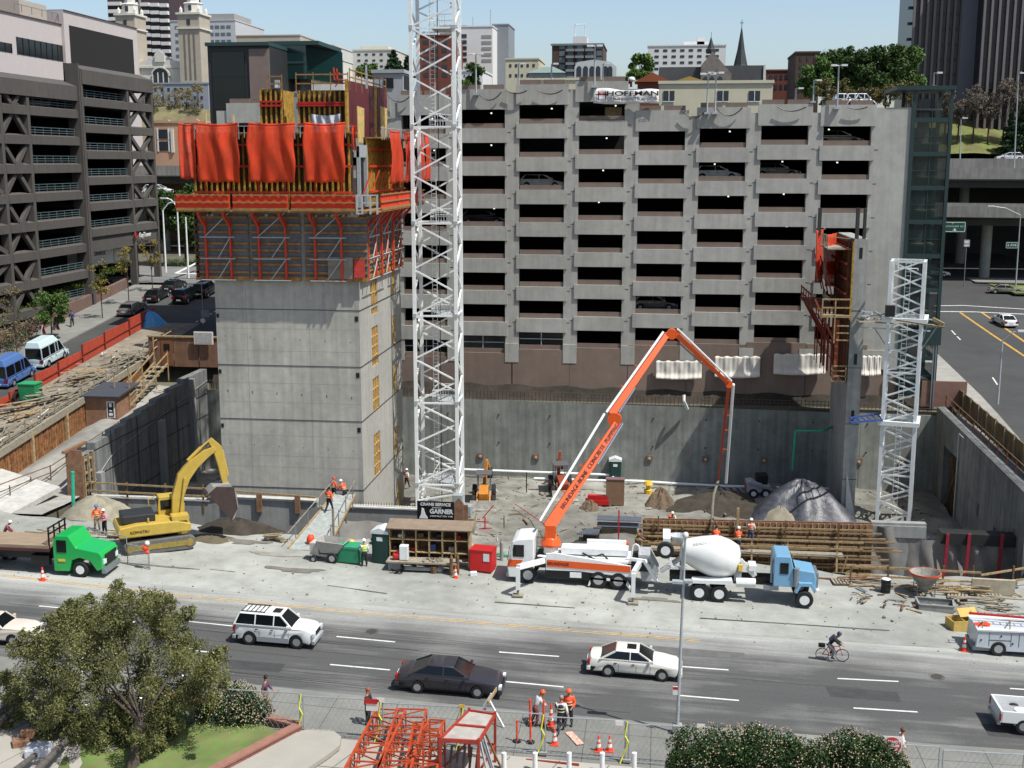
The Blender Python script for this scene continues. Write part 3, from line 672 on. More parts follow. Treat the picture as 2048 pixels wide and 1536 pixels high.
q=MB().box((TX0-1.5,TY0-1.2,28.4),(TX1+.2,TY0-.2,28.5));q.box((TX1+.3,TY0+2,28.1),(TX1+1.4,TY1,28.2));q.obj('top_deck',M_plank,t)
for i in range(30):
    x=TX0-1.4+i*.42
    if i%10==0: q=MB()
    q.bar((x,TY0-1.2,28.0+.1*(i%2)),(x,TY0-1.2,28.85+.35*((i*7)%5==0)),.05)
    if i%10==9: q.obj('guard_post',M_galv,t)
for i in range(16):
    y=TY0+2.5+i*.75;
    if i%8==0: q=MB()
    q.bar((TX1+1.4,y,28.0),(TX1+1.4,y,28.95),.06)
    if i%8==7: q.obj('guard_post',M_galv,t)
q=MB().bar((TX0-1.5,TY0-1.25,28.95),(TX1,TY0-1.25,28.9),.05);q.bar((TX1+1.4,TY0+2.2,28.9),(TX1+1.4,TY1,28.9),.05);q.obj('guard_rail',M_galv,t)
def net(A,B,z0,z1,name='debris_net',wave=5,out=(0,-1,0)):
    A=V3((*A,0));B=V3((*B,0));o=V3(out)
    def f(u,v):
        p=A.lerp(B,u+.02*math.sin(v*9+wave));zz_=z0+(z1-z0)*v
        return tuple(p+o*(.10*math.sin(u*wave*3+v*2)+.09*math.sin(u*19+v*5)*(1-v)+.12*math.sin(v*PI)+.05)+V3((0,0,zz_-.12*math.sin(u*PI)*(v>.9)+.05*math.sin(u*11)*(v<.1))))
    q=MB().sheet(f,26,22);q.sheet(lambda u,v:tuple(V3(f(u,.985+.015*v))+o*.01+V3((0,0,.1*v))),26,1);return q.obj(name,M_net2,t,fixn=0,smooth=1,solid=.015)
M_net2=mat('orange debris net','d23c10',.8,.2,1.6,stretch=(1,1,.35),alpha=.68,col2='a83410')
def nx_(px): return aY(px,300,TY0-1.5).x
zt=aY(400,249,TY0-1.5).z;zb_=aY(400,364,TY0-1.5).z
for a,b in((360,392),(396,479),(497,590),(609,690)): net((nx_(a),TY0-1.5),(nx_(b),TY0-1.5),zb_+(.0 if a>380 else .2),zt+.05,wave=4+a%4)
net((nx_(706),TY0-1.5),(nx_(714),TY0-1.5),27.2,28.9,wave=2)
rx=TX1+1.55
def ry_(px): return aX(px,300,rx).y
for a,b in((776,802),(805,824),(829,845),(846,857)): net((rx,ry_(a)),(rx,ry_(b)),aX(800,366,rx).z,28.75,out=(1,0,0),wave=3)
q=MB()
def ux(px,Y=91.5): return aY(px,200,Y).x
def uz(py,Y=91.5): return aY(600,py,Y).z
def upp(x0,x1,z0,z1,Y,st_=.4):
    pn_=MB();pn_.box((x0,Y,z0),(x1,Y+.1,z1));pn=pn_.obj('raised_panel',M_brn,t)
    for c in range(2):
        q=MB()
        for i in range(c,int((x1-x0)/st_)+1,2): x=x0+i*st_;q.box((x,Y-.2,z0),(x+.12,Y,z1-.1*((i*3)%2)))
        q.obj('timber_beam',M_h20,pn)
    q=MB()
    for z in(z0+.7,z0+2.1,z1-1.0): q.box((x0,Y-.35,z),(x1,Y-.2,z+.14))
    q.obj('steel_waler',M_red,pn)
upp(ux(521),ux(566),28.4,uz(178),91.5);upp(ux(597),ux(696),28.4,uz(181),91.5)
q=MB().box((ux(521),91.6,28.4),(ux(524),94,uz(176)));q.box((ux(560),91.6,28.4),(ux(566),95,uz(180)));q.box((ux(694),90.9,28.4),(ux(698),91.4,uz(160)));q.obj('form_edge',M_h20,t)
q=MB().box((ux(590),91.2,28.4),(ux(597),91.8,uz(183)));q.obj('grey_column',M_conc,t)
X2=-24.1;
def mp_(px,py): p=aX(px,py,X2);return (X2,p.y,p.z)
q=MB().slab([mp_(697,275),mp_(748,279),mp_(748,173),mp_(697,161)],.1);q.slab([mp_(755,280),mp_(774,282),mp_(774,178),mp_(755,174)],.1);q.obj('maroon_form',M_mar,t)
q=MB().slab([mp_(749,279),mp_(754,279),mp_(754,173),mp_(749,172)],.25);q.obj('form_edge',M_h20,t)
q=MB();
for a in(715,761):
    p0=aX(a,212,X2+.06);q.slab([(X2+.06,aX(a,275,X2).y,aX(a,285,X2).z),(X2+.06,aX(a+12,275,X2).y,aX(a,285,X2).z),(X2+.06,aX(a+12,212,X2).y,p0.z-.1),(X2+.06,p0.y,p0.z)],.06)
q.obj('plywood_infill',mat('yellow ply','c2a765',.8,.2,2),t)
M_plas=mat('plastic sheeting','b9bcc4',.25,.15,3,bump=.8)
q=MB().sheet(lambda u,v:(ux(625)+(ux(684)-ux(625))*u,90.9+.15*math.sin(u*22+v*3),28.3+(uz(228)-28.3)*v-.15*math.sin(u*3)),20,8);q.obj('plastic_sheet',M_plas,t,smooth=1,fixn=0)
def rails(x0,x1,z,Y,nm='top_rail',h=1.1):
    q=MB()
    for k in(.5,1.1): q.bar((x0,Y,z+k*h),(x1,Y,z+k*h),.05,.1)
    q.obj(nm,M_plank,t)
    q=MB();n=max(1,int(abs(x1-x0)/1.1))
    for i in range(n+1): x=x0+(x1-x0)*i/n;q.bar((x,Y,z-.1),(x,Y,z+1.25*h),.06)
    q.obj('rail_post',M_plank,t)
rails(ux(597),ux(700),uz(183),91.0);rails(ux(538),ux(567),uz(180),91.2,h=.9)
q=MB().box((ux(552),91.3,uz(176)),(ux(562),91.4,uz(160)));q.obj('white_sheet',M_white,t)
q=MB()
for k in(.55,1.1): q.bar((X2,aX(700,200,X2).y,uz(166)+k),(X2,aX(772,200,X2).y,uz(166)+k),.05,.1)
for px in(700,712,724,736,748,760,772): y=aX(px,200,X2).y;q.bar((X2,y,uz(170)-.3),(X2,y,uz(168)+1.3),.07)
q.obj('top_rail',M_plank,t)
q=MB().box((ux(677),90.2,uz(163)),(ux(694),91.4,uz(161)));q.bar((ux(679),90.3,uz(176)),(ux(690),90.3,uz(162)),.08);q.bar((ux(679),90.2,uz(162)),(ux(678),90.2,uz(138)),.08);q.bar((ux(685),90.2,uz(162)),(ux(684),90.2,uz(140)),.08);q.bar((ux(678),90.2,uz(150)),(ux(690),90.2,uz(150)),.08,.12);q.obj('corner_platform',M_ors,t)
q=MB().bar((ux(721),93.5,uz(175)),(ux(721),93.5,uz(127)),.12);q.obj('pipe_mast',M_galv,t)
for px,py in((466,232),(411,230)): p=aY(px,py,TY0-1.2);q=MB().bar((p.x,p.y,28.2),(p.x,p.y,p.z+.1),.14);q.obj('upright_board',mat('new lumber','caa36a',.8,.2,4),t)
# ================================================================ CRANE MASTS
def mast_section(par,x0,y0,w,z0,z1,rz,drift=(0,0)):
    """one lattice section,local frame of par"""
    c=[(0,0),(w,0),(w,w),(0,w)]
    for i,(a,b) in enumerate(c): q=MB().bar((a,b,z0),(a,b,z1),.27,.27);q.obj('mast_leg',M_wht,par,world=0)
    h=(z1-z0)/4
    for i in range(4):
        a=c[i];b=c[(i+1)%4];q=MB()
        for k in range(4):
            p,r=(a,b) if (k%2==0) else (b,a)
            q.bar((*p,z0+k*h+.05),(*r,z0+(k+1)*h-.05),.13,.13)
        q.bar((*a,z1-.06),(*b,z1-.06),.14,.14)
        q.obj('bracing',M_wht,par,world=0)
def ladder(par,x,y,z0,z1):
    q=MB()
    for d in(-.2,.2): q.bar((x+d,y,z0),(x+d,y,z1),.04)
    z=z0
    while z<z1: q.bar((x-.2,y,z),(x+.2,y,z),.03);z+=.33
    q.obj('ladder',M_wht,par,world=0)
zc=101.5
def dep(px,py,d): r=ray(px,py);return _p(r,d)
A=dep(829,600,zc-1.4);Bq=dep(912,600,zc-1.7)
t=T('tower_crane','tall white lattice tower crane mast rising beside the core tower out of the picture','crane',(A.x,A.y,-3.6),math.atan2(Bq.y-A.y,Bq.x-A.x)+.0)
w=(Bq-A).xy.length
nodes=[986,812,631,444,254,65]
zs=[dep(829,n,zc-1.4).z+3.6 for n in nodes]
zl_=[0-.0]+zs+[zs[-1]+6.6,zs[-1]+13.2]
for i in range(len(zl_)-1): mast_section(t,0,0,w,zl_[i],zl_[i+1],0)
for z in zl_[1:-1]:
    q=MB().box((w*.45,.2,z-.1),(w-.1,w-.2,z-.05));q.obj('rest_platform',M_galv,t,world=0)
    q=MB()
    for k in(.5,1.0): q.path([(w*.4,.25,z+k),(w-.15,.25,z+k),(w-.15,w-.2,z+k),(w*.4,w-.2,z+k),(w*.4,.25,z+k)],.025,5)
    for i in range(7): q.bar((w*.4+i*.22,.25,z),(w*.4+i*.22,.25,z+1),.03)
    q.obj('platform_rail',M_wht,t,world=0)
ladder(t,w*.42,w*.5,0,zl_[-1]);
for a in[(0,0),(w,0)]:
    q=MB()
    for z in zl_[1:-1]: q.cb((a[0],a[1]-.05,z),(.3,.3,.28))
    q.obj('pin_joint',M_galv,t,world=0)
q=MB().path([(w*.55,w*.4,1),(w*.57,w*.4,zl_[-1])],.035,5);q.obj('power_cable',M_black,t,world=0)
def mast2():
    zc=103;A=dep(1756,1000,zc-1.5);B=dep(1824,1000,zc-1.8)
    t=T('crane_mast','shorter white lattice crane mast without a jib in the right corner of the excavation','crane',(A.x,A.y,-3.6),math.atan2(B.y-A.y,B.x-A.x)-.25)
    w=2.55
    zt=dep(1790,512,zc).z+3.6;zk=dep(1790,632,zc-2).z+3.6;zm=dep(1790,836,zc-1).z+3.6
    zs=[0,zm-6.6 if zm-6.6>1 else 1,zm,zm+(zk-zm)*.5,zk,zt]
    zs=[0,zm*.5,zm,(zm+zk)/2,zk,zt]
    for a,b in zip(zs[:-1],zs[1:]): mast_section(t,0,0,w,a,b,0)
    ladder(t,w*.5,w*.6,0,zt)
    for z,o in((zm,.35),(zk,.5)):
        q=MB().box((-o,-o,z-.18),(w+o,-o+.3,z+.18));q.box((-o,w+o-.3,z-.18),(w+o,w+o,z+.18));q.box((-o,-o+.3,z-.18),(-o+.3,w+o-.3,z+.18));q.box((w+o-.3,-o+.3,z-.18),(w+o,w+o-.3,z+.18));q.obj('tie_collar',M_wht,t,world=0)
    q=MB().path([(.5,.5,zk+5.0),(.5,.5,zt-.6),(w-.5,.5,zt-.6),(w-.5,.5,zk+4)],.04,6);q.obj('hoist_cage',M_wht,t,world=0)
    return t,w,zm,zk,zt
m2,w2,zm2,zk2,zt2=mast2()
M_blue=mat('blue steel','2b4580',.5,.15,3)
t=T('tie_strut','blue lattice strut tying the mast to the slim concrete column','strut',dep(1712,832,98))
q=MB();P0=dep(1700,836,99);P1=dep(1765,826,101);P2=dep(1700,830,99)
q.bar(P0,P1,.14);q.bar(dep(1700,845,98),dep(1765,840,100),.14)
for i in range(6): a=P0.lerp(P1,i/6);b=dep(1700,845,98).lerp(dep(1765,840,100),(i+1)/6);q.bar(a,b,.07)
q.obj('lattice',M_blue,t)
t=T('work_platform','timber and steel tie platform joining the slim pier to the short crane mast','platform',dep(1740,640,99))
q=MB().bar(dep(1715,643,98),dep(1868,650,101),.35,.1);q.bar(dep(1716,637,100),dep(1845,640,104),.3,.1);q.obj('deck',M_woodg,t)
q=MB()
for a,b in(((1722,625),(1735,640)),((1735,640),(1750,622)),((1750,622),(1768,640)),((1722,632),(1790,628)),((1722,622),(1870,640)),((1722,655),(1860,662))): q.bar(dep(*a,98.5),dep(*b,99.5),.1)
q.obj('tie_frame',M_galv,t)
q=MB().bar(dep(1792,640,98),dep(1890,655,96),.1);q.bar(dep(1866,638,99),dep(1888,650,98),.12,.3);q.obj('outrigger_board',M_wood,t)
q=MB().bar(dep(1855,648,99),dep(1835,720,100),.05);q.bar(dep(1875,652,99),dep(1822,730,100),.05);q.bar(dep(1748,655,99),dep(1778,700,101),.05);q.obj('stay_cable',M_steel,t)
q=MB().cb(dep(1780,622,98),(.7,.6,.9));q.obj('winch',M_black,t)
# ================================================================ SLIM CONCRETE COLUMN WITH CLIMBING FORM
t=T('concrete_column','slim tall concrete wall pier with rusty formwork hanging on its left side','pier',aZ(1700,1035,-3.5))
P=aZ(1692,1036,-3.6);CY=P.y
def cx(px,py): return aY(px,py,CY)
xr_,xl_=aY(1712,1000,CY).x,aY(1689,1000,CY).x
ztop=aY(1714,478,CY).z
w_=.95;xc=aY(1707,760,CY).x
q=MB().box((xc-.5,CY,-4),(xc+.62,CY+9.5,ztop));q.obj('shaft',mat('pier concrete','9c9d98',.88,.12,1.2,streak=.2,patch=.15),t)
q=MB()
for z in(-.2,4.6,9.4,14.2): q.box((xc-.52,CY-.015,z),(xc+.64,CY,z+.05))
for z in(4.9,9.7,ztop-1.6): q.box((xc-.05,CY-.02,z),(xc+.2,CY,z+.9))
q.obj('pour_joint',M_black,t)
q=MB().box((xc-.4,CY+.1,ztop),(xc-.15,CY+.6,ztop+2.5));q.box((xc+.2,CY+.1,ztop),(xc+.4,CY+.6,ztop+2.5));q.box((xc-2.8,CY+5.6,ztop),(xc-2.5,CY+5.9,ztop+2.3));q.obj('starter_column',mat('dark steel','2f302f',.7,.2,4),t)
q=MB().sheet(lambda u,v:(xc+.3-.5*v+.9*(1-v)*(u-.5)+.0,CY-.35*(1-v)-.05,-3.9+4.6*v),8,8);q.obj('plastic_wrap',mat('pale plastic','b4bab8',.3,.1,3,bump=.5),t,smooth=1,solid=.03,fixn=0)
t=T('climbing_formwork','rust red climbing formwork with two narrow orange nets on the slim concrete pier','formwork',(xc-2,CY+1,8))
M_rust=mat('rusty red steel','7e2a18',.7,.25,3)
fx=lambda px,py=700:aY(px,py,CY).x
fz=lambda py:aY(1690,py,CY).z
q=MB().box((xc-.7,CY+.1,fz(766)),(xc-.55,CY+9,fz(478)));q.obj('back_panel',M_brn,t)
q=MB().box((xc-.62,CY-.1,fz(640)),(xc-.48,CY+.1,fz(484)));q.obj('yellow_edge',M_h20,t)
for i in range(7):
    q=MB().box((xc-.9,CY+.5+i*1.2,fz(766)),(xc-.7,CY+.62+i*1.2,fz(480)));q.obj('timber_beam',mat('rusty timber','6b3d22',.8,.3,3),t)
for z in(500,530,560,590): q=MB().box((xc-1.1,CY+.1,fz(z)),(xc-.9,CY+9,fz(z)+.2));q.obj('steel_waler',M_rust,t)
for yy in(CY+2,CY+4.6,CY+7.2,CY+8.8):
    q=MB();a=xc-1.6;q.bar((a,yy,fz(760)),(a,yy,fz(600)),.16);q.bar((a,yy,fz(700)),(a-1.9,yy,fz(620)),.12);q.bar((a-.1,yy,fz(620)),(a-2.1,yy,fz(620)),.14);q.bar((a-.2,yy,fz(600)),(a-1.0,yy,fz(520)),.1)
    for k in range(5): z0=fz(755)+k*1.1;q.bar((a,yy,z0),(a-.6 if k%2 else a,yy,z0+1.1),.07)
    q.bar((a-.6,yy,fz(755)),(a-.6,yy,fz(640)),.08)
    q.obj('bracket',M_rust,t)
q=MB().box((xc-3.6,CY+1.5,fz(622)),(xc-1.6,CY+9,fz(622)+.1));q.obj('platform',M_woodd,t)
q=MB()
for k in(.6,1.15): q.bar((xc-3.6,CY+1.5,fz(622)+k),(xc-3.6,CY+9,fz(622)+k),.08,.12)
for i in range(5): q.bar((xc-3.6,CY+1.5+i*1.8,fz(622)),(xc-3.6,CY+1.5+i*1.8,fz(622)+1.3),.09)
q.obj('guard_rail',M_rust,t)
q=MB();zc1=fz(633)
q.box((xc-2.9,CY-.3,zc1-.08),(xc-.6,CY+.6,zc1+.12))
for k in(.75,1.45): q.bar((xc-2.9,CY-.3,zc1+k),(xc-.6,CY-.3,zc1+k),.06,.12)
for x in(-2.85,-1.8): q.bar((xc+x,CY-.3,zc1-2.2 if x>-2 else zc1),(xc+x,CY-.3,zc1+1.5),.1)
q.obj('yellow_platform',M_wood,t)
q=MB();zc2=fz(762)
for k in(.0,.45,.9,1.3): q.bar((xc-1.9,CY-.25,zc2+k),(xc-.6,CY-.25,zc2+k),.08,.1)
for k in(.0,.6,1.2): q.bar((xc-1.6,CY-.2,fz(680)+k),(xc-.6,CY-.2,fz(680)+k),.08,.1)
for x in(-1.85,-.7): q.bar((xc+x,CY-.25,zc2),(xc+x,CY-.25,zc2+1.4),.08)
q.obj('ladder_rungs',M_wood,t)
q=MB().bar((xc-1.5,CY+.2,fz(766)),(xc-1.5,CY+.2,fz(640)),.3,.1);q.bar((xc-3.4,CY+.3,fz(600)),(xc-1.4,CY+.3,fz(700)),.14);q.obj('bracket',mat('rust orange','8d4424',.7,.25,3),t)
def net2(px0,px1,py0,py1,d):
    a=dep(px0,py0,d);b=dep(px1,py0,d+3.5);zb=dep(px0,py1,d).z
    def f(u,v): p=a.lerp(b,u);return (p.x+.08*math.sin(u*14+v*3),p.y+.15*math.sin(u*9),zb+(a.z-zb)*v-.3*u*(1-v))
    q=MB().sheet(f,12,16);q.obj('debris_net',M_net2,t,fixn=0,smooth=1,solid=.015)
net2(1633,1648,462,568,104);net2(1654,1675,470,575,102)
q=MB().bar(dep(1650,490,103),dep(1651,560,103),.3,.05);q.bar(dep(1648,590,103),dep(1660,600,103),1.2,.3);q.obj('pale_board',M_woodg,t)
q=MB().box((xc-2.6,CY+.2,fz(500)),(xc-.7,CY+5,fz(500)+.1))
for i in range(5): q.bar((xc-2.6,CY+.3+i,fz(500)),(xc-2.6,CY+.3+i,fz(500)+1.2),.06)
q.bar((xc-2.6,CY+.2,fz(500)+1.1),(xc-2.6,CY+5,fz(500)+1.1),.05);q.bar((xc-2.6,CY+.2,fz(500)+1.1),(xc-.8,CY+.2,fz(500)+.9),.06);q.obj('top_deck',M_woodg,t)
# ================================================================ BACK PARKING GARAGE
GY=114.2
t=T('parking_garage','wide grey concrete parking garage with rows of open dark decks behind the excavation','parking garage',(0,GY,5))
M_gar=mat('garage concrete','a3a29b',.9,.08,1.0,streak=.1,patch=.1)
M_garb=mat('garage brown concrete','76675d',.9,.08,1.2,patch=.1)
M_base=mat('garage base concrete','7a6a5f',.9,.08,.8,patch=.12,streak=.05)
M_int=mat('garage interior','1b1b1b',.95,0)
M_lamp=mat('deck lamp','e8f0dc',.5,0,emit=('e8ffe0',1.2))
gz=lambda py,px=1000:aY(px,py,GY).z
PIT=3.03
BX=[-39.1,-33.55,-28.0,-22.45,-16.9,-11.25,-5.75,-.2,5.35,10.85,16.4]
tops=[gz(244),gz(241),gz(238),gz(230),gz(219.5,965),gz(210,1084),gz(204,1200),gz(263,1320),gz(257.3,1440),gz(251.6,1560),gz(253,1685)]
rowsn=[8,8,8,8,8,8,8,7,7,7,7]
HW=2.1
pier=MB();band_all=[]
XE=21.9
pxs=[BX[0]-2.8]+[ (a+b)/2 for a,b in zip(BX[:-1],BX[1:])]+[20.0]
for k,x in enumerate(pxs):
    w0=(5.55/2-HW);a=x-w0+.02;b=x+w0-.02
    if k==len(pxs)-1: a,b=16.4+HW,XE
    i=min(k,len(BX)-1);zt=max(tops[i],tops[max(0,k-1)])+1.15 if k<len(pxs)-1 else gz(215,1800)
    q=MB().box((a,GY-.14,7.4),(b,GY,9.2));q.box((a,GY,7.9),(b,GY+.8,zt));q.obj('pier',M_gar,t)
q=MB()
for k,(bx,tp,n) in enumerate(zip(BX,tops,rowsn)):
    for r in range(n):
        z=tp-1.235-.1-.45-.3-r*PIT
        for sx in(-1,1):
            x0=bx+sx*HW;q.box((x0+(0 if sx>0 else -.65),GY-.02,z),(x0+(.65 if sx>0 else 0),GY,z+.05))
q.obj('pier_joint',mat('seam dark','4f4d49',.9,0),t)
panels=0
for k,(bx,tp,n) in enumerate(zip(BX,tops,rowsn)):
    hpar=1.9 if k>6 else 1.85
    q=MB().box((bx-2.42,GY-.12,tp+.02),(bx+2.42,GY+.1,tp+hpar));q.obj('roof_parapet',M_gar,t)
    q=MB();
    for s in(-1,1): q.box((bx+s*1.12-.98,GY+.0,tp+hpar-.2),(bx+s*1.12+.98,GY+.25,tp+hpar+.42))
    q.obj('parapet_cap',M_garb,t)
    for r in range(n):
        z=tp-r*PIT;zb=z-1.235
        last=(r==n-1)
        q=MB().box((bx-HW,GY+.12,zb-.55),(bx+HW,GY+.3,zb));q.obj('deck_upstand',M_garb,t)
        if not last:
            q=MB().box((bx-2.4,GY-.12,zb-.45-1.33),(bx+2.4,GY+.12,zb-.45));q.obj('spandrel_panel',M_gar,t);panels+=1
        else:
            q=MB().box((bx-2.74,GY-.1,4.6),(bx+2.74,GY+.12,zb-.42));q.obj('base_panel',M_base,t)
        if k in(3,4,5) and last:
            q=MB().box((bx-HW,GY+.2,zb),(bx+HW,GY+.23,z));q.obj('window',M_glass,t)
            q=MB().box((bx-.04,GY+.12,zb),(bx+.04,GY+.2,z));q.box((bx-HW,GY+.12,zb+.55),(bx+HW,GY+.18,zb+.62));q.obj('window_frame',M_galv,t)
q=MB().box((BX[0]-3,GY,4.5),(XE,GY+.6,8.2));q.obj('base_wall',M_base,t)
q=MB()
for x in pxs[1:-1]:
    q.box((x-.75,GY-.02,4.6),(x-.7,GY,8));q.box((x+.7,GY-.02,4.6),(x+.75,GY,8));
q.obj('base_joint',M_black,t)
q=MB();zt_=31;
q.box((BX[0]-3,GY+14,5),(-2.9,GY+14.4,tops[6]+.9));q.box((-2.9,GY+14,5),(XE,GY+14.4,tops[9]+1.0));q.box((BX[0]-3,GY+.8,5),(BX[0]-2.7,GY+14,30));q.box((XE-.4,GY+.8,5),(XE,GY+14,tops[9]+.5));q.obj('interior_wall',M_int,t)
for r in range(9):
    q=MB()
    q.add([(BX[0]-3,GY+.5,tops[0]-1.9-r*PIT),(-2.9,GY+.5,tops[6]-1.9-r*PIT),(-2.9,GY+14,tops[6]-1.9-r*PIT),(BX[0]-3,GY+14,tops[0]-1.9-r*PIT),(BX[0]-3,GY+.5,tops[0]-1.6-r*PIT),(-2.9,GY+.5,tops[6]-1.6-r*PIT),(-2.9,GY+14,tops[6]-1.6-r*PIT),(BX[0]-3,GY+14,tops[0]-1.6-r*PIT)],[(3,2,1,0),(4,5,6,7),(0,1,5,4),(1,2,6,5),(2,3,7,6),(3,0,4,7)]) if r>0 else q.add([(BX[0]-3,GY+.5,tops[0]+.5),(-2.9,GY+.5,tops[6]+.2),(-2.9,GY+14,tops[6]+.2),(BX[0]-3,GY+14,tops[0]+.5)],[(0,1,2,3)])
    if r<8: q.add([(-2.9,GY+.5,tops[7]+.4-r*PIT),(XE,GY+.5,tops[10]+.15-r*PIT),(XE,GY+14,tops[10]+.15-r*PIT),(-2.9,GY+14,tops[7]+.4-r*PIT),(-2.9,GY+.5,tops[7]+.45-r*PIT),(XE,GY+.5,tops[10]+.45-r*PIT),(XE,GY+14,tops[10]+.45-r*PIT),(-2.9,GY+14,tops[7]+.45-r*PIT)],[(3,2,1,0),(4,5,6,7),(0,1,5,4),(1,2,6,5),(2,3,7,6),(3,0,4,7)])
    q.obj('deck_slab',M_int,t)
random.seed(3)
for k,(bx,tp,n) in enumerate(zip(BX,tops,rowsn)):
    if k<3: continue
    for r in range(n):
        if random.random()<.6:
            x=bx+random.uniform(-1.2,1.2);q=MB().box((x-.07,GY+4,tp-r*PIT-.22),(x+.07,GY+4.1,tp-r*PIT-.1));q.obj('deck_lamp',M_lamp,t)
for px0,px1,py,s in((955,1003,184,16),(1012,1054,181,6),(1075,1125,180,8),(1366,1411,222,13),(1432,1485,215,16),(1556,1612,214,8),(1695,1735,214,4),(775,822,190,14)):
    a=aY(px0,py,GY-.4);b=aY(px1,py,GY-.4);q=MB();P=[a.lerp(b,i/8)-V3((0,0,s*.046*4*(i/8)*(1-i/8))) for i in range(9)];q.path(P,.05,5);q.obj('cable',M_black,t)
for (a,b,y0,y1) in((1312,1404,722,756),(1430,1521,713,753),(1548,1652,708,747),(1716,1763,712,749)):
    A=aY(a,y0,GY-.45);B=aY(b,y0,GY-.45);h=A.z-aY(a,y1,GY-.45).z
    def f(u,v):
        p=A.lerp(B,u);return (p.x,p.y-.03*math.sin(u*23+v*3)-.02*math.sin(u*61)-(.25*sm((.3-v)/.3)),p.z-h*(1-v)-.12*math.sin(u*PI)*(1-v)+.05*math.sin(u*30)*(v>.95))
    q=MB().sheet(f,60,10);tag(q.obj('tarpaulin',mat('white tarp','cfc9be',.7,.08,2,bump=.4),fixn=0,smooth=1,solid=.02),{1312:'crumpled white tarpaulin on the garage base just right of the boom top',1430:'crumpled white tarpaulin on the garage base between the boom arm and its drop pipe',1548:'crumpled white tarpaulin on the garage base left of the slim pier',1716:'short crumpled white tarpaulin on the garage base right of the slim pier'}[a],'tarpaulin','white tarpaulins on the garage base')
A=aY(1187,178,GY-.45);B=aY(1318,180,GY-.45);h=1.25
t2=T('banner','white banner with black and red company lettering hung on the garage parapet','banner',A)
def f(u,v): p=A.lerp(B,u);return (p.x,p.y-.05*math.sin(u*20+v*4),p.z-h*(1-v)+.1*math.sin(u*9)*(v>.8)-.08*math.sin(u*6)*(v<.2))
q=MB().sheet(f,30,5);q.obj('cloth',mat('banner cloth','d4d3d2',.7,.03,3),t2,fixn=0,smooth=1,solid=.02)
C=A.lerp(B,.60);text('HOFFMAN',.58,M_black,t2,facing((C.x,C.y-.13,C.z-.36)),sx=1.75,bold=.012)
text('CONSTRUCTION  CO.',.33,mat('ink','33363a',.7,0),t2,facing((C.x,C.y-.13,C.z-.84)),sx=1.4)
q=MB();C=A.lerp(B,.13);
for x in(-.35,.3): q.box((C.x+x,C.y-.14,C.z-1.0),(C.x+x+.09,C.y-.12,C.z-.2))
q.bar((C.x-.6,C.y-.13,C.z-.5),(C.x+.6,C.y-.13,C.z-.5),.02,.1);q.obj('emblem',M_black,t2)
q=MB().bar((C.x-.35,C.y-.14,C.z-.3),(C.x+.0,C.y-.14,C.z-.5),.02,.12);q.bar((C.x+.35,C.y-.14,C.z-.3),(C.x+.0,C.y-.14,C.z-.5),.02,.12);q.obj('emblem',M_red,t2)
for i,px in enumerate((1240,1263)):
    p=aY(px,160,GY+1.5);tt=T('roof_light',('round white and red beacon on the parapet above the left half of the banner','round white and red beacon on the parapet above the right half of the banner')[i],'beacon',p)
    q=MB().lathe([(0,.3),(.25,.25),(.36,.05),(.3,-.1),(0,-.15)],12,p);q.obj('dome',M_white,tt,smooth=1)
    q=MB().tube(p-V3((0,0,.5)),p,.08);q.box(p+V3((-.2,-.3,-.1)),p+V3((.1,-.2,.05)));q.obj('mount',M_red,tt)
q=MB();p=aY(1210,231,GY+1.5);q.box((p.x,p.y,p.z-.2),(p.x+1.5,p.y+1,p.z+.75));tag(q.obj('plywood_crate',M_wood),'pale plywood crate on the deck below the banner','crate')
def lamp_pole(px,ptop,pbot,lab,heads=2,Y=GY-.5,m=None,arm=.7):
    b=aY(px,pbot,Y);tp=aY(px,ptop,Y);h=tp.z-b.z
    t=T('light_pole',lab,'light pole',b,group='light poles on the garage roof')
    q=MB().tube((0,0,0),(0,0,h),.09,8,.06);q.box((-.25,-.15,-.15),(.25,.35,.05));q.obj('pole',m or M_galv,t,world=0)
    for s in((-1,1) if heads==2 else (1,)):
        q=MB().bar((0,0,h),(s*arm*.4,-.2,h),.07);q.box((s*arm*.3,-.45,h-.08),(s*arm,.05,h+.08));q.obj('lamp_head',M_white,t,world=0)
for a in((952,108,187,'slim light pole on the garage parapet, first to the right of the crane mast'),(1189,92,172,'tall light pole at the left end of the white banner'),(1414,148,225,'light pole on the garage parapet, left one of the close pair'),(1430,146,225,'light pole on the garage parapet, right one of the close pair'),(1674,131,215,'light pole on the garage parapet left of the roof cars')): lamp_pole(*a)
for a in((1591,177,203,'short lamp on the garage roof nearest the cream building'),(1626,161,203,'short lamp on the garage roof between the shortest lamp and the tall parapet pole'),(1103,128,165,'lamp standing behind the garage roof in front of the green roofed house'),(1206,128,168,'lamp standing behind the garage roof in front of the white chapel'),(1037,128,172,'lamp standing behind the garage roof in front of the low beige building'),(1867,146,172,'lamp above the glass elevator tower')): lamp_pole(a[0],a[1],a[2],a[3],1,GY+10)
M_gst=mat('dark green steel','1d3433',.45,.1,3)
M_gl2=mat('green glass','16282a',.08,0,spec=.8)
ex0,ex1=22.05,25.3
t=T('elevator_tower','dark green steel and glass elevator tower attached to the right end of the garage','elevator tower',(23.6,GY+1,4))
etop=aY(1840,172,GY).z
q=MB().box((ex0-1.6,GY-.4,etop-.35),(ex1+.3,GY+6,etop));q.obj('roof',M_gst,t)
for x in(ex0,ex1):
    for y in(GY,GY+5): q=MB().box((x-.15,y-.15,4.0),(x+.15,y+.15,etop-.35));q.obj('column',M_gst,t)
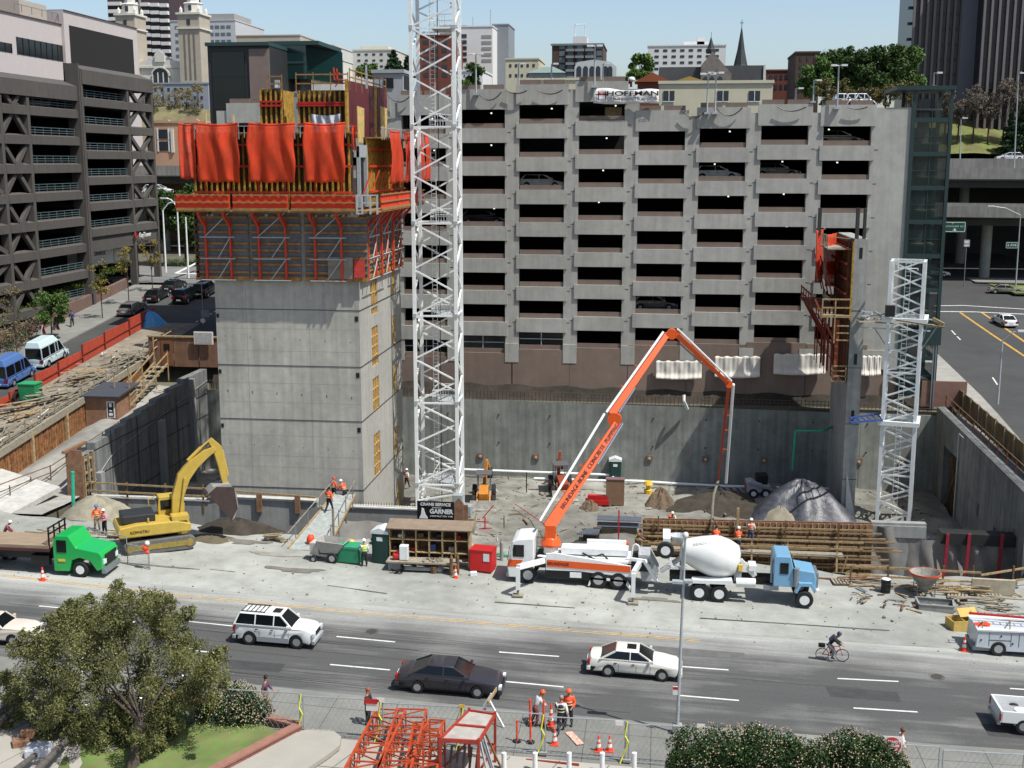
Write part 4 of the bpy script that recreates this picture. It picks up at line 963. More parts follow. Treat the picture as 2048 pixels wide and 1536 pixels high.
for i in range(9):
    z=aY(1840,240+i*68,GY).z
    if z<5: break
    q=MB().box((ex0+.15,GY-.12,z-.2),(ex1-.15,GY+.1,z+.2));q.box((ex1-.12,GY+.15,z-.2),(ex1+.1,GY+4.85,z+.2));q.obj('beam',M_gst,t)
    q=MB().box((ex0+.3,GY+1.2,z+.9),(ex1-.5,GY+3,z+1.05));q.obj('landing',M_conc,t)
    if i>0:
        q=MB().box((ex0+.15,GY,z+.2),(ex1-.15,GY+.03,z+2.8));q.obj('glass_pane',mat('tower glass','1c2d2e',.05,0,spec=.7,alpha=.6),t)
    q=MB().box((ex0+1.6,GY-.03,z+.2),(ex0+1.68,GY+.05,z+2.8));q.box((ex0+.15,GY-.03,z+1.5),(ex1-.15,GY+.05,z+1.56));q.obj('mullion',M_gst,t)
q=MB().box((ex0+1,GY+2.2,5),(ex0+1.9,GY+3.2,etop-1));q.obj('elevator_shaft',M_concd,t)
q=MB().box((ex0,GY+5.2,4),(ex1,GY+5.4,etop-3.5));q.obj('back_wall',M_int,t)
# ================================================================ LEFT BROWN PARKING GARAGE
LX=-68.5
t=T('parking_garage','dark brown concrete parking garage with X shaped braces and stepped floors on the left','parking garage',(LX,120,8))
M_lg=mat('brown concrete','4c4844',.9,.08,1.0,streak=.08,patch=.08)
M_lgd=mat('brown concrete shaded','1a1918',.95,0)  # near-black copy of the facade concrete, interior shade put into the colour
M_rail=mat('teal railing','5d7074',.5,.1,4)
def ly(px,py=300): return aX(px,py,LX).y
def lz(px,py): return aX(px,py,LX).z
def lg(u0,u1,zt,xo,nlev,kind,lvl0,pitch):
    pass
ySec=[(ly(-120),ly(3),'x'),(ly(3),ly(58),'x'),(ly(58),ly(158),'o')]
ySecR=[(ly(160),ly(251),'o'),(ly(251),ly(299),'x')]
pitL=lz(65,268.8)-lz(65,326.6)
pitL=(lz(65,210)-lz(65,441.6))/4;z0L=lz(65,210)
pitR=(lz(162,193)-lz(162,457))/5;z0R=lz(162,193)
cw=.55
def section(secs,z0,pit,nlev,ztop,xo,zbase):
    ys=[s[0] for s in secs]+[secs[-1][1]]
    for y in ys: q=MB().box((LX-.6+xo,y-cw/2,zbase),(LX+.25+xo,y+cw/2,ztop-.8));q.obj('column',M_lg,t)
    q=MB().prism([(LX-1.6+xo,ztop),(LX-1.9+xo,ztop),(LX-1.9+xo,ztop-2.4),(LX+.35+xo,ztop-2.4),(LX+.35+xo,ztop-.75)],'y',ys[0],ys[-1]+.3);q.obj('roof_parapet',M_lg,t)
    for (a,b,kd) in secs:
        for i in range(nlev):
            z=z0-i*pit
            if z-1.15<zbase: break
            q=MB().prism([(LX-.5+xo,z),(LX-.6+xo,z-1.1),(LX+.3+xo,z-1.1),(LX+.3+xo,z-.18)],'y',a+cw/2,b-cw/2);q.obj('spandrel',M_lg,t)
            if kd=='o':
                q=MB();
                for k in(.25,.5,.8): q.bar((LX-.3+xo,a+.3,z+k-.02),(LX-.3+xo,b-.3,z+k-.02),.05)
                n=6
                for j in range(n+1): y=a+.3+(b-a-.6)*j/n;q.bar((LX-.3+xo,y,z-.1),(LX-.3+xo,y,z+.8),.05)
                q.obj('railing',M_rail,t)
            if kd=='x':
                zt_=z+pit-1.1;zb=z;m=(a+b)/2
                if (i%2==0): pr=(((a+.4,zt_),(m-.25,zb-.1)),((b-.4,zt_),(m+.25,zb-.1)))
                else: pr=(((m-.25,zt_+.1),(a+.4,zb)),((m+.25,zt_+.1),(b-.4,zb)))
                q=MB()
                for (p,r) in pr: q.bar((LX-.1+xo,*p),(LX-.1+xo,*r),.5,.42,up=(1,0,0))
                if i%2==0: q.box((LX-.3+xo,m-.75,zb-1.1),(LX+.33+xo,m+.75,zb+.05))
                q.obj('diagonal_brace',M_lg,t)
        for i in range(nlev+1):
            z=z0-i*pit+pit-1.15
            if i==0 or z<zbase: continue
    for i in range(nlev):
        z=z0-i*pit-1.1
        if z<zbase: break
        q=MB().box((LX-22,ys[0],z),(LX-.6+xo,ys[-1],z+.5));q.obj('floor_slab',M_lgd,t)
        for y in ys[1:]:
            pass
    for y in ys:
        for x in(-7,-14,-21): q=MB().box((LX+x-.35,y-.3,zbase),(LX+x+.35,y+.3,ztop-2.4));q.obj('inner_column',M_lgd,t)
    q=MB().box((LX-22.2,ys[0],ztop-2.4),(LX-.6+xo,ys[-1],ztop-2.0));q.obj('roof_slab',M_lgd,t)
section(ySec,z0L,pitL,8,lz(75,148)-.1,0,4)
section(ySecR,z0R,pitR,6,lz(165,128),.45,7)
q=MB().box((LX-1,ySecR[0][0]-.5,7),(LX+.6,ySecR[0][0]-.2,lz(155,128)));q.obj('step_wall',M_lg,t)
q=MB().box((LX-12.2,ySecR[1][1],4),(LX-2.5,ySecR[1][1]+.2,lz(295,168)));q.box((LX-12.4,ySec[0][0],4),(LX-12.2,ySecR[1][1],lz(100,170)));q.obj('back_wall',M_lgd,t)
q=MB().box((LX+.2,ySecR[0][0]+.3,z0R-5*pitR-2.9),(LX+.5,ySecR[1][1]-.3,z0R-5*pitR-1.1));q.obj('sign_band',M_lg,t)
p=aX(289,469,LX+.83);text('KeyTower',.85,M_white,t,facing((LX+.98,p.y-.1,p.z),(0,1,0)),align='CENTER',bold=.02)
q=MB();p=aX(270,471,LX+.8)
for i in range(12): a=i*PI/6;q.bar((LX+.9,p.y+.28*math.cos(a),p.z+.28*math.sin(a)),(LX+.9,p.y+.28*math.cos(a+PI/6),p.z+.28*math.sin(a+PI/6)),.1)
q.bar((LX+.9,p.y+.3,p.z),(LX+.9,p.y+.95,p.z),.1,.12);q.obj('emblem',M_red,t)
M_brk=mat('brown brick','6d564c',.9,.12,3,patch=.15)
t=T('planter_wall','low brown brick retaining wall along the left sidewalk with planting on top','wall',(-68,110,6))
yq=[78,86,94,102,110,118,126,134,142,148]
for a,b in zip(yq[:-1],yq[1:]):
    q=MB();h=2.6-(b-78)*.018;q.prism([(a,zl(a)-.2),(b,zl(b)-.2),(b,zl(b)+h),(a,zl(a)+h)],'x',-68.4,-67.9) if not(109<a<111) else q.prism([(a+2.2,zl(a)-.2),(b,zl(b)-.2),(b,zl(b)+h),(a+2.2,zl(a)+h)],'x',-68.4,-67.9);q.obj('brick_section',M_brk,t)
WX=-92
t=T('office_building','white low office block with long black windows behind the brown garage','office building',(WX,150,30))
wy=lambda px,py=60:aX(px,py,WX).y
wz=lambda px,py:aX(px,py,WX).z
M_wb=mat('white facade','b3aba8',.8,.03,1)
q=MB().box((WX-25,wy(-150),5),(WX,wy(122),wz(60,35.5)));q.box((WX-25,wy(122),5),(WX+.5,wy(268),wz(195,39)));q.obj('wall',M_wb,t)
q=MB().box((WX-25,wy(-150),wz(60,35.5)),(WX+.2,wy(122)-.01,wz(60,34)));q.box((WX-25,wy(122),wz(195,39)),(WX+.7,wy(268)+.2,wz(195,38)));q.obj('coping',mat('brown coping','5c4742',.8,.1,2),t)
for a,b,c,d in((-90,20,65,104),(31,123,70,123)):
    q=MB().box((WX,wy(a),wz((a+b)/2,d-8)),(WX+.06,wy(b),wz((a+b)/2,c+12)));w=q.obj('window',M_glass,t)
    q=MB();
    for i in range(9): y=wy(a)+(wy(b)-wy(a))*i/8;q.box((WX+.06,y-.06,wz((a+b)/2,d-8)),(WX+.12,y+.06,wz((a+b)/2,c+12)))
    q.obj('mullion',M_black,w)
q=MB().box((WX+.5,wy(132),wz(195,145)),(WX+.6,wy(258),wz(195,65)));q.obj('black_screen',mat('matte black screen','171412',.8,.1,4),t)
q=MB().box((WX-6,wy(55),wz(80,35)),(WX-1,wy(108),wz(80,5)));q.obj('penthouse',mat('beige render','a89e92',.8,.05,1),t)
q=MB()
for px in(36,50,70,90,110,122): q.bar((WX-.3,wy(px),wz(80,32)),(WX-.3,wy(px),wz(80,18)),.08)
q.bar((WX-.3,wy(36),wz(80,18)),(WX-.3,wy(122),wz(80,18)),.08);q.obj('roof_railing',M_steel,t)
# ================================================================ BACKDROP CITY
def winmesh(w,h,name='window'):
    me=bpy.data.meshes.new(name);me.from_pydata([(-w/2,-.06,-h/2),(w/2,-.06,-h/2),(w/2,-.06,h/2),(-w/2,-.06,h/2),(-w/2,.0,-h/2),(w/2,.0,-h/2),(w/2,.0,h/2),(-w/2,.0,h/2)],[],[(0,1,2,3),(1,5,6,2),(4,0,3,7),(3,2,6,7),(0,4,5,1)]);return me
WCOUNT={}
def wins(par,xs_,zs_,Y,w,h,m,side=None):
    """grid of single window parts;side: facing +x at that x"""
    me=winmesh(w,h);me.materials.append(m);inv=WM(par).inverted()
    for x in xs_:
        for z in zs_:
            if WCOUNT.get(par.name,0)>=98: return
            WCOUNT[par.name]=WCOUNT.get(par.name,0)+1
            o=bpy.data.objects.new('window',me);COL.objects.link(o);o.parent=par;o.matrix_parent_inverse=inv
            if side is None: o.location=(x,Y,z)
            else: o.location=(side,x,z);o.rotation_euler=(0,0,PI/2)
def frange(a,b,n): return [a+(b-a)*(i+.5)/n for i in range(n)]
M_wn=mat('far window','2c3338',.2,.0);M_wg=mat('far window grey','5a656d',.25,0)
def bld(label,cat,px0,px1,pt,Y,dep_,m,pb=None,nx=0,nz=0,ww=.55,wh=.5,wm=None,roofm=None,name='building',zb=None,rail=0,ptpx=None,marg=.06):
    a=aY(px0,pt,Y);b=aY(px1,pt,Y);zt=(a.z+b.z)/2;zb_=aY(px0,pb,Y).z if pb else terr(a.x,min(Y,900))-2
    t=T(name,label,cat,(a.x,Y,zb_))
    q=MB().box((a.x,Y,zb_ if not pb else terr(a.x,min(Y,900))-2),(b.x,Y+dep_,zt));q.obj('wall',m,t)
    q=MB().box((a.x-.15,Y-.15,zt),(b.x+.15,Y+dep_+.15,zt+.35));q.obj('roof',roofm or m,t)
    if nx and nz:
        W_=(b.x-a.x);Hh=zt-zb_;mx_=W_*marg
        X=frange(a.x+mx_,b.x-mx_,nx);Z=frange(zb_+Hh*.02,zt-Hh*.05,nz)
        wins(t,X,Z,Y,(W_-2*mx_)/nx*ww,Hh*.93/nz*wh,wm or M_wn)
    return t,a.x,b.x,zb_,zt
M_beige=mat('beige stone','a9a093',.85,.05,.3);M_bg2=mat('grey stone','8f8f8c',.85,.05,.3);M_wstone=mat('white stone','c4c2bb',.8,.04,.3)
M_brick=mat('red brick','6b3b2f',.9,.1,.6);M_brickd=mat('brown brick far','4d3a31',.9,.1,.6);M_slate=mat('slate roof','4b4c4d',.85,.12,.5)
M_cream=mat('cream stucco','c5bfa6',.85,.04,.5)
def dpx(px,Y): return aY(px,150,Y).x
Yd=122;t=T('glass_building','dark glass office block with brown granite corner behind the core tower','office building',(dpx(417,Yd),Yd,8))
zt=aY(480,92,Yd).z
q=MB().box((dpx(417,Yd),Yd,6),(dpx(540,Yd),Yd+10,zt));q.obj('wall',mat('granite dark','2b2b2c',.5,.1,1),t)
q=MB().box((dpx(426,Yd),Yd-.1,8),(dpx(490,Yd),Yd,zt-.6));q.obj('glass',M_glass,t)
q=MB().box((dpx(500,Yd),Yd-.15,6),(dpx(540,Yd),Yd,zt-.3));q.obj('granite_corner',mat('granite brown','7a6a62',.7,.06,1),t)
q=MB().box((dpx(415,Yd),Yd-.4,zt),(dpx(543,Yd)-.1,Yd+10,zt+.35));q.obj('roof',mat('green trim','24403e',.6,.05,1),t)
for i in range(4):
    z=zt-3-i*3.1;q=MB().box((dpx(426,Yd),Yd-.14,z),(dpx(490,Yd),Yd-.1,z+.12));q.obj('floor_line',mat('granite dark2','202122',.5,.1,1),t)
Yd=128
t=T('glass_building','teal dark glass block cantilevered beside the granite corner, behind the raised forms','office building',(dpx(540,Yd),Yd,20))
zt=aY(600,90,Yd).z;zb=aY(600,158,Yd).z
q=MB().box((dpx(541,Yd),Yd,zb),(dpx(613,Yd),Yd+9,zt));q.slab([(dpx(613,Yd),Yd,zb),(dpx(642,Yd),Yd+9,zb),(dpx(642,Yd),Yd+9,zt),(dpx(613,Yd),Yd,zt)],.2);q.obj('glass',mat('teal glass','0f2b2c',.1,0,spec=.8),t)
q=MB().box((dpx(539,Yd),Yd-.2,zt),(dpx(640,Yd),Yd+9,zt+.4));q.box((dpx(541,Yd),Yd-.05,zb+1.6),(dpx(613,Yd),Yd,zb+1.8));q.obj('roof',mat('green trim','24403e',.6,.05,1),t)
q=MB().box((dpx(570,Yd),Yd+2,6),(dpx(590,Yd),Yd+6,zb));q.obj('stem',M_concd,t)
t,a_,b_,c_,d_=bld('grey equipment box with louvres on the garage roof left of the crane mast','equipment',745,806,146,126,5,mat('grey cladding','9fa0a0',.7,.04,1),pb=182,name='roof_unit')
q=MB().box((b_-.02,126.3,c_+.2),(b_+.03,130.6,d_-.2));q.box((a_+1.2,125.9,c_+.3),(a_+2.2,126,d_-.5));q.obj('louvre',M_black,t)
def deck(label,Y,D,z_at_l,z_at_r,th,x0=-260,x1=160,par=.8):
    t=T('freeway_bridge',label,'bridge',((x0+x1)/2,Y,z_at_l-5))
    zf=lambda x:z_at_l+(z_at_r-z_at_l)*(x-x0)/(x1-x0)
    def bx_(y0,y1,d0,d1,nm,m):
        q=MB().add([(x0,y0,zf(x0)+d0),(x1,y0,zf(x1)+d0),(x1,y1,zf(x1)+d0),(x0,y1,zf(x0)+d0),(x0,y0,zf(x0)+d1),(x1,y0,zf(x1)+d1),(x1,y1,zf(x1)+d1),(x0,y1,zf(x0)+d1)],[(3,2,1,0),(4,5,6,7),(0,1,5,4),(1,2,6,5),(2,3,7,6),(3,0,4,7)]);q.obj(nm,m,t)
    bx_(Y,Y+D,-th,0,'deck',M_fw);bx_(Y-.3,Y,-.9,par,'parapet',M_fwl);bx_(Y+D,Y+D+.3,-.9,par,'parapet',M_fwl)
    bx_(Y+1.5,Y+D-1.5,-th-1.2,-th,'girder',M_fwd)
    for x in range(int(x0)+6,int(x1),19):
        if -45<x<22: continue
        g=terr(x,Y)-1
        q=MB().tube((x,Y+D*.5,g),(x,Y+D*.5,zf(x)-th-1.2),.8,14);q.obj('pillar',M_conc,t)
    return t
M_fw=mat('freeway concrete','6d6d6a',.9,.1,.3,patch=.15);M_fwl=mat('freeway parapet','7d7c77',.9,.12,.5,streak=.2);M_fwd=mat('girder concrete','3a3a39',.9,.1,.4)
R=lambda py,Y:aY(1950,py,Y).z
Lf=lambda py,Y:aY(360,py,Y).z
deck('uppermost freeway deck crossing behind the garage, carrying the white car',222,16,Lf(312,222)-.5,R(318,222)-1,1.2)
deck('middle freeway deck with a grey parapet, carrying the silver car',203,18.5,Lf(335,203),R(340,203)-.8,1.1)
deck('lowest freeway ramp deck with the green road sign on its side',190,12.5,Lf(385,190),R(422,190)-.9,1.0)
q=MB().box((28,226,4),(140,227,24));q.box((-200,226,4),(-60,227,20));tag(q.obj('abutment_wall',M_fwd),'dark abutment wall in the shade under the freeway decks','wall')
def road_sign(px0,px1,py0,py1,Y,label,lines,m,arrow=0,tm=None,posts=None):
    a=aY(px0,py0,Y);b=aY(px1,py1,Y);t=T('road_sign',label,'sign',((a.x+b.x)/2,Y,b.z));w=b.x-a.x;h=a.z-b.z
    q=MB().box((a.x,Y,b.z),(b.x,Y+.08,a.z));q.obj('panel',m,t,bevel=.03)
    q=MB();e=.05*min(w,h)
    for (c,d) in(((a.x+e,b.z+e),(b.x-e,b.z+2*e)),((a.x+e,a.z-2*e),(b.x-e,a.z-e)),((a.x+e,b.z+e),(a.x+2*e,a.z-e)),((b.x-2*e,b.z+e),(b.x-e,a.z-e))): q.box((c[0],Y-.015,c[1]),(d[0],Y,d[1]))
    q.obj('border',tm or M_white,t)
    for (s,u,v,sz) in lines: text(s,sz*h,tm or M_white,t,facing((a.x+w*u,Y-.03,b.z+h*v)))
    if arrow:
        q=MB();c=(a.x+b.x)/2;q.bar((c,Y-.03,b.z+h*.38),(c,Y-.03,b.z+h*.15),.02*w*3,.03);q.slab([(c-.35,Y-.03,b.z+h*.24),(c,Y-.03,b.z+h*.08),(c+.35,Y-.03,b.z+h*.24)],.02);q.obj('arrow',M_white,t)
    return t,a,b
M_sgn=mat('sign green','0f4a38',.5,.03,2)
road_sign(1888,1931,443,465,189.2,'green freeway sign with white lettering and a down arrow on the lowest ramp',[('5',.4,.82,.2),('VANCOUVER  B.C.',.5,.55,.2)],M_sgn,True)
t,a,b=road_sign(1928,1939,480,494,186,'small white rectangular traffic sign under the freeway',[('ONLY',.5,.5,.25)],M_white,tm=M_black);q=MB().tube(((a.x+b.x)/2,186.1,b.z),((a.x+b.x)/2,186.1,zr(186)),.06);q.obj('post',M_steel,t)
M_wt=mat('tower white','d2d2cf',.7,.03,.3);M_dkb=mat('tower dark recess','3a2c30',.7,.05,.3)
Yf=420
t,a,b,zb,zt=bld('tall apartment tower with white balconies on dark recessed walls, top left','apartment building',213,336,-25,Yf,30,M_dkb,name='apartment_tower')
W_=b-a
for c,(u0,u1) in enumerate(((.03,.24),(.3,.5),(.56,.70),(.72,.85),(.87,1.0))):
    for i in range(9):
        z=aY(250,8+i*15.2+c*1.2,Yf).z;q=MB().box((a+W_*u0,Yf-1.6,z-.55),(a+W_*u1,Yf,z+.6));q.obj('balcony',M_wt,t)
q=MB().box((a+W_*.515,Yf-.3,zb),(a+W_*.55,Yf,zt));q.obj('pilaster',M_bg2,t)
bld('grey brown apartment tower just visible right of the white balcony tower','apartment building',337,356,-20,450,20,mat('mauve stone','8c8284',.8,.04,.3),nx=3,nz=12,pb=60,name='apartment_tower')
t,a,b,zb,zt=bld('pale hospital block with a flat blue grey roof behind the cathedral','hospital',340,470,42,400,30,mat('hospital stone','aeb0b2',.8,.03,.3),nx=10,nz=7,pb=150,ww=.75,wh=.45,wm=M_wg,name='hospital_building')
q=MB().box((aY(352,30,400).x,403,zt),(aY(462,30,400).x,420,aY(400,26,400).z));q.obj('penthouse',M_bg2,t)
Yc=360
t=T('cathedral','twin towered beige cathedral with arched west window, left of the glass block','cathedral',(aY(320,160,Yc).x,Yc,30))
M_cath=mat('cathedral stone','a89f90',.85,.06,.4);M_cathw=mat('cathedral trim','c9c6bd',.8,.04,.4)
def cxx(px): return aY(px,100,Yc).x
def cz(py): return aY(330,py,Yc).z
for a,b in((240,278),(363,406)):
    x0,x1=cxx(a),cxx(b);m=(x0+x1)/2;w=x1-x0
    q=MB().box((x0,Yc-2,cz(190)),(x1,Yc+w,cz(28)));tw=q.obj('tower',M_cath,t)
    q=MB().box((x0-.4,Yc-2.4,cz(60)),(x1+.4,Yc+w+.4,cz(57)));q.box((x0-.4,Yc-2.4,cz(31)),(x1+.4,Yc+w+.4,cz(27)));q.obj('cornice',M_cathw,tw)
    q=MB().lathe([(w*.42,cz(27)),(w*.42,cz(8)),(w*.46,cz(7)),(w*.4,cz(5)),(w*.28,cz(4)),(w*.28,cz(-6)),(w*.3,cz(-7)),(.2,cz(-22)),(0,cz(-28))],8,(m,Yc+w/2-1,0));q.obj('belfry',M_cathw,tw)
    for k in range(4): q=MB();s=(k%2)*2-1;r=(k//2)*2-1;q.lathe([(.5,cz(27)),(.5,cz(19)),(0,cz(13))],6,(m+s*w*.42,Yc+w/2-1+r*w*.42,0));q.obj('pinnacle',M_cathw,tw)
    for i in range(3): q=MB();xx=x0+w*(.28+.22*i);q.box((xx-.25,Yc-2.1,cz(160)),(xx+.25,Yc-2,cz(68)));q.obj('slot_window',mat('shadow stone','6f675f',.8,.05,.4),tw)
    q=MB().box((m-.5,Yc-2.12,cz(52)),(m+.5,Yc-2,cz(40)));q.box((m-.45,Yc+w/2-1-w*.43,cz(22)),(m+.45,Yc+w/2-1-w*.35,cz(11)));q.obj('window',M_wn,tw)
q=MB().box((cxx(278),Yc,cz(190)),(cxx(363),Yc+30,cz(134)));q.prism([(cxx(278),cz(134)),(cxx(363),cz(134)),(cxx(363),cz(124)),(cxx(340),cz(120)),(cxx(318),cz(104)),(cxx(298),cz(119)),(cxx(278),cz(124))],'y',Yc-.3,Yc+3);q.obj('nave_front',M_cathw,t)
q=MB();cxm=cxx(320);rr=abs(cxx(336)-cxx(304))/2
pts=[(cxm-rr,cz(168)),(cxm+rr,cz(168))]+[(cxm+rr*math.cos(a),cz(152)+rr*.9*math.sin(a)) for a in[PI*i/10 for i in range(11)]]
q.prism(pts,'y',Yc-.5,Yc-.3);w=q.obj('arched_window',M_wn,t)
q=MB()
for i in range(4): x=cxm-rr+rr*2*i/3;q.box((x-.15,Yc-.7,cz(168)),(x+.15,Yc-.5,cz(145)))
for i in range(10):
    a=PI*i/10;a2=PI*(i+1)/10;q.bar((cxm+rr*1.1*math.cos(a),Yc-.6,cz(152)+rr*math.sin(a)),(cxm+rr*1.1*math.cos(a2),Yc-.6,cz(152)+rr*math.sin(a2)),.6,.4)
q.obj('tracery',M_cathw,w)
q=MB().prism([(cxm-1.5,cz(124)),(cxm+1.5,cz(124)),(cxm+1.5,cz(108)),(cxm,cz(100)),(cxm-1.5,cz(108))],'y',Yc-.8,Yc-.3);q.box((cxx(268),Yc-.5,cz(136)),(cxx(368),Yc-.3,cz(132)));q.obj('gable_niche',M_cathw,t)
t,*_=bld('long blue grey school building with small square windows below the cathedral','school',297,416,168,300,20,mat('blue grey paint','8e939b',.85,.04,.4),nx=8,nz=3,ww=.35,wh=.4,pb=222,name='school_building')
bld('large beige hospital wing with a flat roof behind the glass pavilion','hospital',472,600,72,380,40,M_beige,name='hospital_wing',pb=150)
bld('pale stepped hospital wing with small dark windows right of the beige wing','hospital',598,668,92,350,30,M_wstone,nx=8,nz=3,pb=135,ww=.5,wh=.3,name='hospital_wing')
bld('low white hospital annex with small windows in front of the stepped wing','hospital',640,686,122,320,20,M_wstone,nx=5,nz=2,pb=150,ww=.4,wh=.35,name='hospital_wing')
t,a,b,zb,zt=bld('beige apartment house with a square penthouse left of the dark conifer','apartment building',705,790,101,330,20,M_wstone,nx=5,nz=3,pb=140,ww=.4,wh=.35,name='apartment_building')
q=MB().box((aY(712,90,330).x,334,zt),(aY(770,90,330).x,345,aY(740,90,330).z));q.obj('penthouse',M_cream,t)
bld('brown block seen through the crane mast','apartment building',838,902,72,340,20,M_brick,nx=3,nz=5,pb=160,name='apartment_building')
t,a,b,zb,zt=bld('white hospital tower with striped window bands right of the crane mast','hospital',908,985,54,360,26,M_wt,pb=142,name='hospital_tower')
for i in range(5):
    z=aY(920,72+i*12,360).z;q=MB().box((a+.2,359.9,z-.5),(a+(b-a)*.33,360,z+.5));q.obj('window_band',M_wn,t)
    q=MB().box((a+(b-a)*.72,359.9,z-.6),(b-.3,360,z+.2));q.obj('window_band',M_bg2,t)
q=MB().box((a-5,364,zt-2),(a+3,370,zt+1));q.bar((a+4,370,zt),(a+4,370,zt+4),.15);q.bar((b-2,370,zt),(b-2,370,zt+6),.15);q.obj('roof_mast',M_bg2,t)
bld('narrow grey slab tower beside the striped hospital tower','office building',985,1017,50,370,15,mat('slab grey','7f8489',.7,.05,.4),pb=140,name='slab_tower')
t,*_=bld('white sloping ended building under the trees right of the mast','apartment building',902,965,143,250,14,M_wt,nx=6,nz=3,pb=185,ww=.3,wh=.3,name='apartment_building')
bld('low beige clinic with small windows behind the garage roof','clinic',1011,1077,119,300,16,M_cream,nx=5,nz=2,pb=162,ww=.4,wh=.3,name='clinic_building')
bld('long white low wall and shed behind the left part of the garage roof','shed',1054,1240,160,200,8,M_cream,name='shed',pb=190)
def house(label,px0,px1,pe,pr,Y,m,rm,D=8,nx=2,cat='house',hip=1,nz=1):
    a=aY(px0,pe,Y);b=aY(px1,pe,Y);zr_=aY(px0,pr,Y).z;zb=terr(a.x,Y)-2;t=T('house',label,cat,(a.x,Y,zb))
    q=MB().box((a.x,Y,zb),(b.x,Y+D,a.z));q.obj('wall',m,t)
    i=min(.35*(b.x-a.x),D/2) if hip else 0
    q=MB();
    if hip: q.add([(a.x-.5,Y-.5,a.z),(b.x+.5,Y-.5,a.z),(b.x+.5,Y+D+.5,a.z),(a.x-.5,Y+D+.5,a.z),(a.x+i,Y+D/2,zr_),(b.x-i,Y+D/2,zr_)],[(0,1,5,4),(1,2,5),(2,3,4,5),(3,0,4),(3,2,1,0)])
    else: m_=(a.x+b.x)/2;q.prism([(a.x-.5,a.z),(b.x+.5,a.z),(m_,zr_)],'y',Y-.4,Y+D)
    q.obj('roof',rm,t)
    hz=min(6,a.z-zb);wins(t,frange(a.x+.5,b.x-.5,nx),[a.z-1.6-2.8*k for k in range(nz)],Y,1.0,1.3,M_wn);return t
M_grf=mat('green grey roof','6e7f78',.8,.06,.5)
house('grey house with a pale green hipped roof left of the brown apartment block',1058,1128,146,131,260,mat('grey siding','8b8e90',.8,.04,.5),M_grf,nx=4)
t,a,b,zb,zt=bld('dark brick apartment block with stacked balconies and white roof equipment','apartment building',1104,1206,90,290,18,M_brickd,pb=165,name='apartment_block')
for i in range(5):
    for (u,v) in((.28,.44),(.46,.63),(.66,.82)):
        z=aY(1150,98+i*13.5,290).z;q=MB().box((a+(b-a)*u,288.9,z-.6),(a+(b-a)*v,290,z-.05));q.obj('balcony',mat('balcony grey','7c8082',.7,.05,.5),t)
    z=aY(1150,96+i*13.5,290).z;wins(t,[a+(b-a)*u for u in(.2,.36,.55,.74,.93)],[z+.3],290,1.3,1.1,M_wg)
q=MB().box((aY(1144,80,290).x,293,zt),(aY(1172,80,290).x,300,aY(1150,70,290).z));q.path([(aY(1148,80,290).x,294,zt+2),(aY(1148,80,290).x,294,zt+5),(aY(1168,80,290).x,294,zt+5),(aY(1168,80,290).x,294,zt+2)],.12,5);q.obj('roof_equipment',M_wt,t)
q=MB().box((a-.3,289.7,zt-.1),(b+.3,290,zt+.3));q.obj('cornice',M_grf,t)
Y=230;a=aY(1149,135,Y);b=aY(1233,135,Y);t=T('chapel','white curved gable chapel with arched windows in front of the dark brick block','chapel',(a.x,Y,a.z-6))
pts=[(a.x,terr(a.x,Y)),(b.x,terr(a.x,Y)),(b.x,aY(1200,134,Y).z),(aY(1222,0,Y).x,aY(1200,124,Y).z),(aY(1190,0,Y).x,aY(1200,119,Y).z),(aY(1155,0,Y).x,aY(1200,124,Y).z),(a.x,aY(1200,134,Y).z)]
q=MB().prism(pts,'y',Y,Y+12);q.obj('wall',mat('chapel white','b5bab8',.8,.03,.5),t)
for px in(1158,1171,1184,1196,1211,1220):
    c=aY(px,143,Y);q=MB().prism([(c.x-.45,c.z-.9),(c.x+.45,c.z-.9),(c.x+.45,c.z+.6),(c.x+.2,c.z+.95),(c.x-.2,c.z+.95),(c.x-.45,c.z+.6)],'y',Y-.06,Y-.0);q.obj('window',M_wn,t)
t,a,b,zb,zt=bld('white apartment building with rows of dark windows left of the stone church','apartment building',1296,1452,92,340,18,M_wt,nx=8,nz=4,pb=145,ww=.5,wh=.4,name='apartment_building')
q=MB().box((aY(1368,80,340).x,344,zt),(aY(1425,80,340).x,352,aY(1400,80,340).z));q.box((aY(1395,80,340).x,344,zt),(aY(1410,80,340).x,350,aY(1400,70,340).z));q.obj('penthouse',M_wt,t)
Y=240;t=T('church','grey stone church with slate roofs, a small spire and one tall dark spire','church',(aY(1430,160,Y).x,Y,30))
M_sto=mat('church stone','77706a',.9,.2,1.2);M_spire=mat('spire slate','2b3032',.7,.1,1)
X_=lambda px,Y=240:aY(px,150,Y).x
Z_=lambda py,Y=240:aY(1430,py,Y).z
q=MB().prism([(X_(1402),Z_(200)),(X_(1463),Z_(200)),(X_(1463),Z_(148)),(X_(1424),Z_(103)),(X_(1402),Z_(130))],'y',Y,Y+3);q.obj('gable_wall',M_sto,t)
q=MB().prism([(X_(1315),Z_(168)),(X_(1402),Z_(168)),(X_(1402),Z_(131)),(X_(1318),Z_(131))],'y',Y+3,Y+10);q.prism([(X_(1455),Z_(168)),(X_(1533),Z_(168)),(X_(1529),Z_(129)),(X_(1450),Z_(129))],'y',Y+3,Y+12);q.obj('roof',M_slate,t)
q=MB().prism([(X_(1529),Z_(168)),(X_(1535),Z_(168)),(X_(1533),Z_(127)),(X_(1529),Z_(129))],'y',Y+2.8,Y+12.2);q.obj('gable_edge',M_cathw,t)
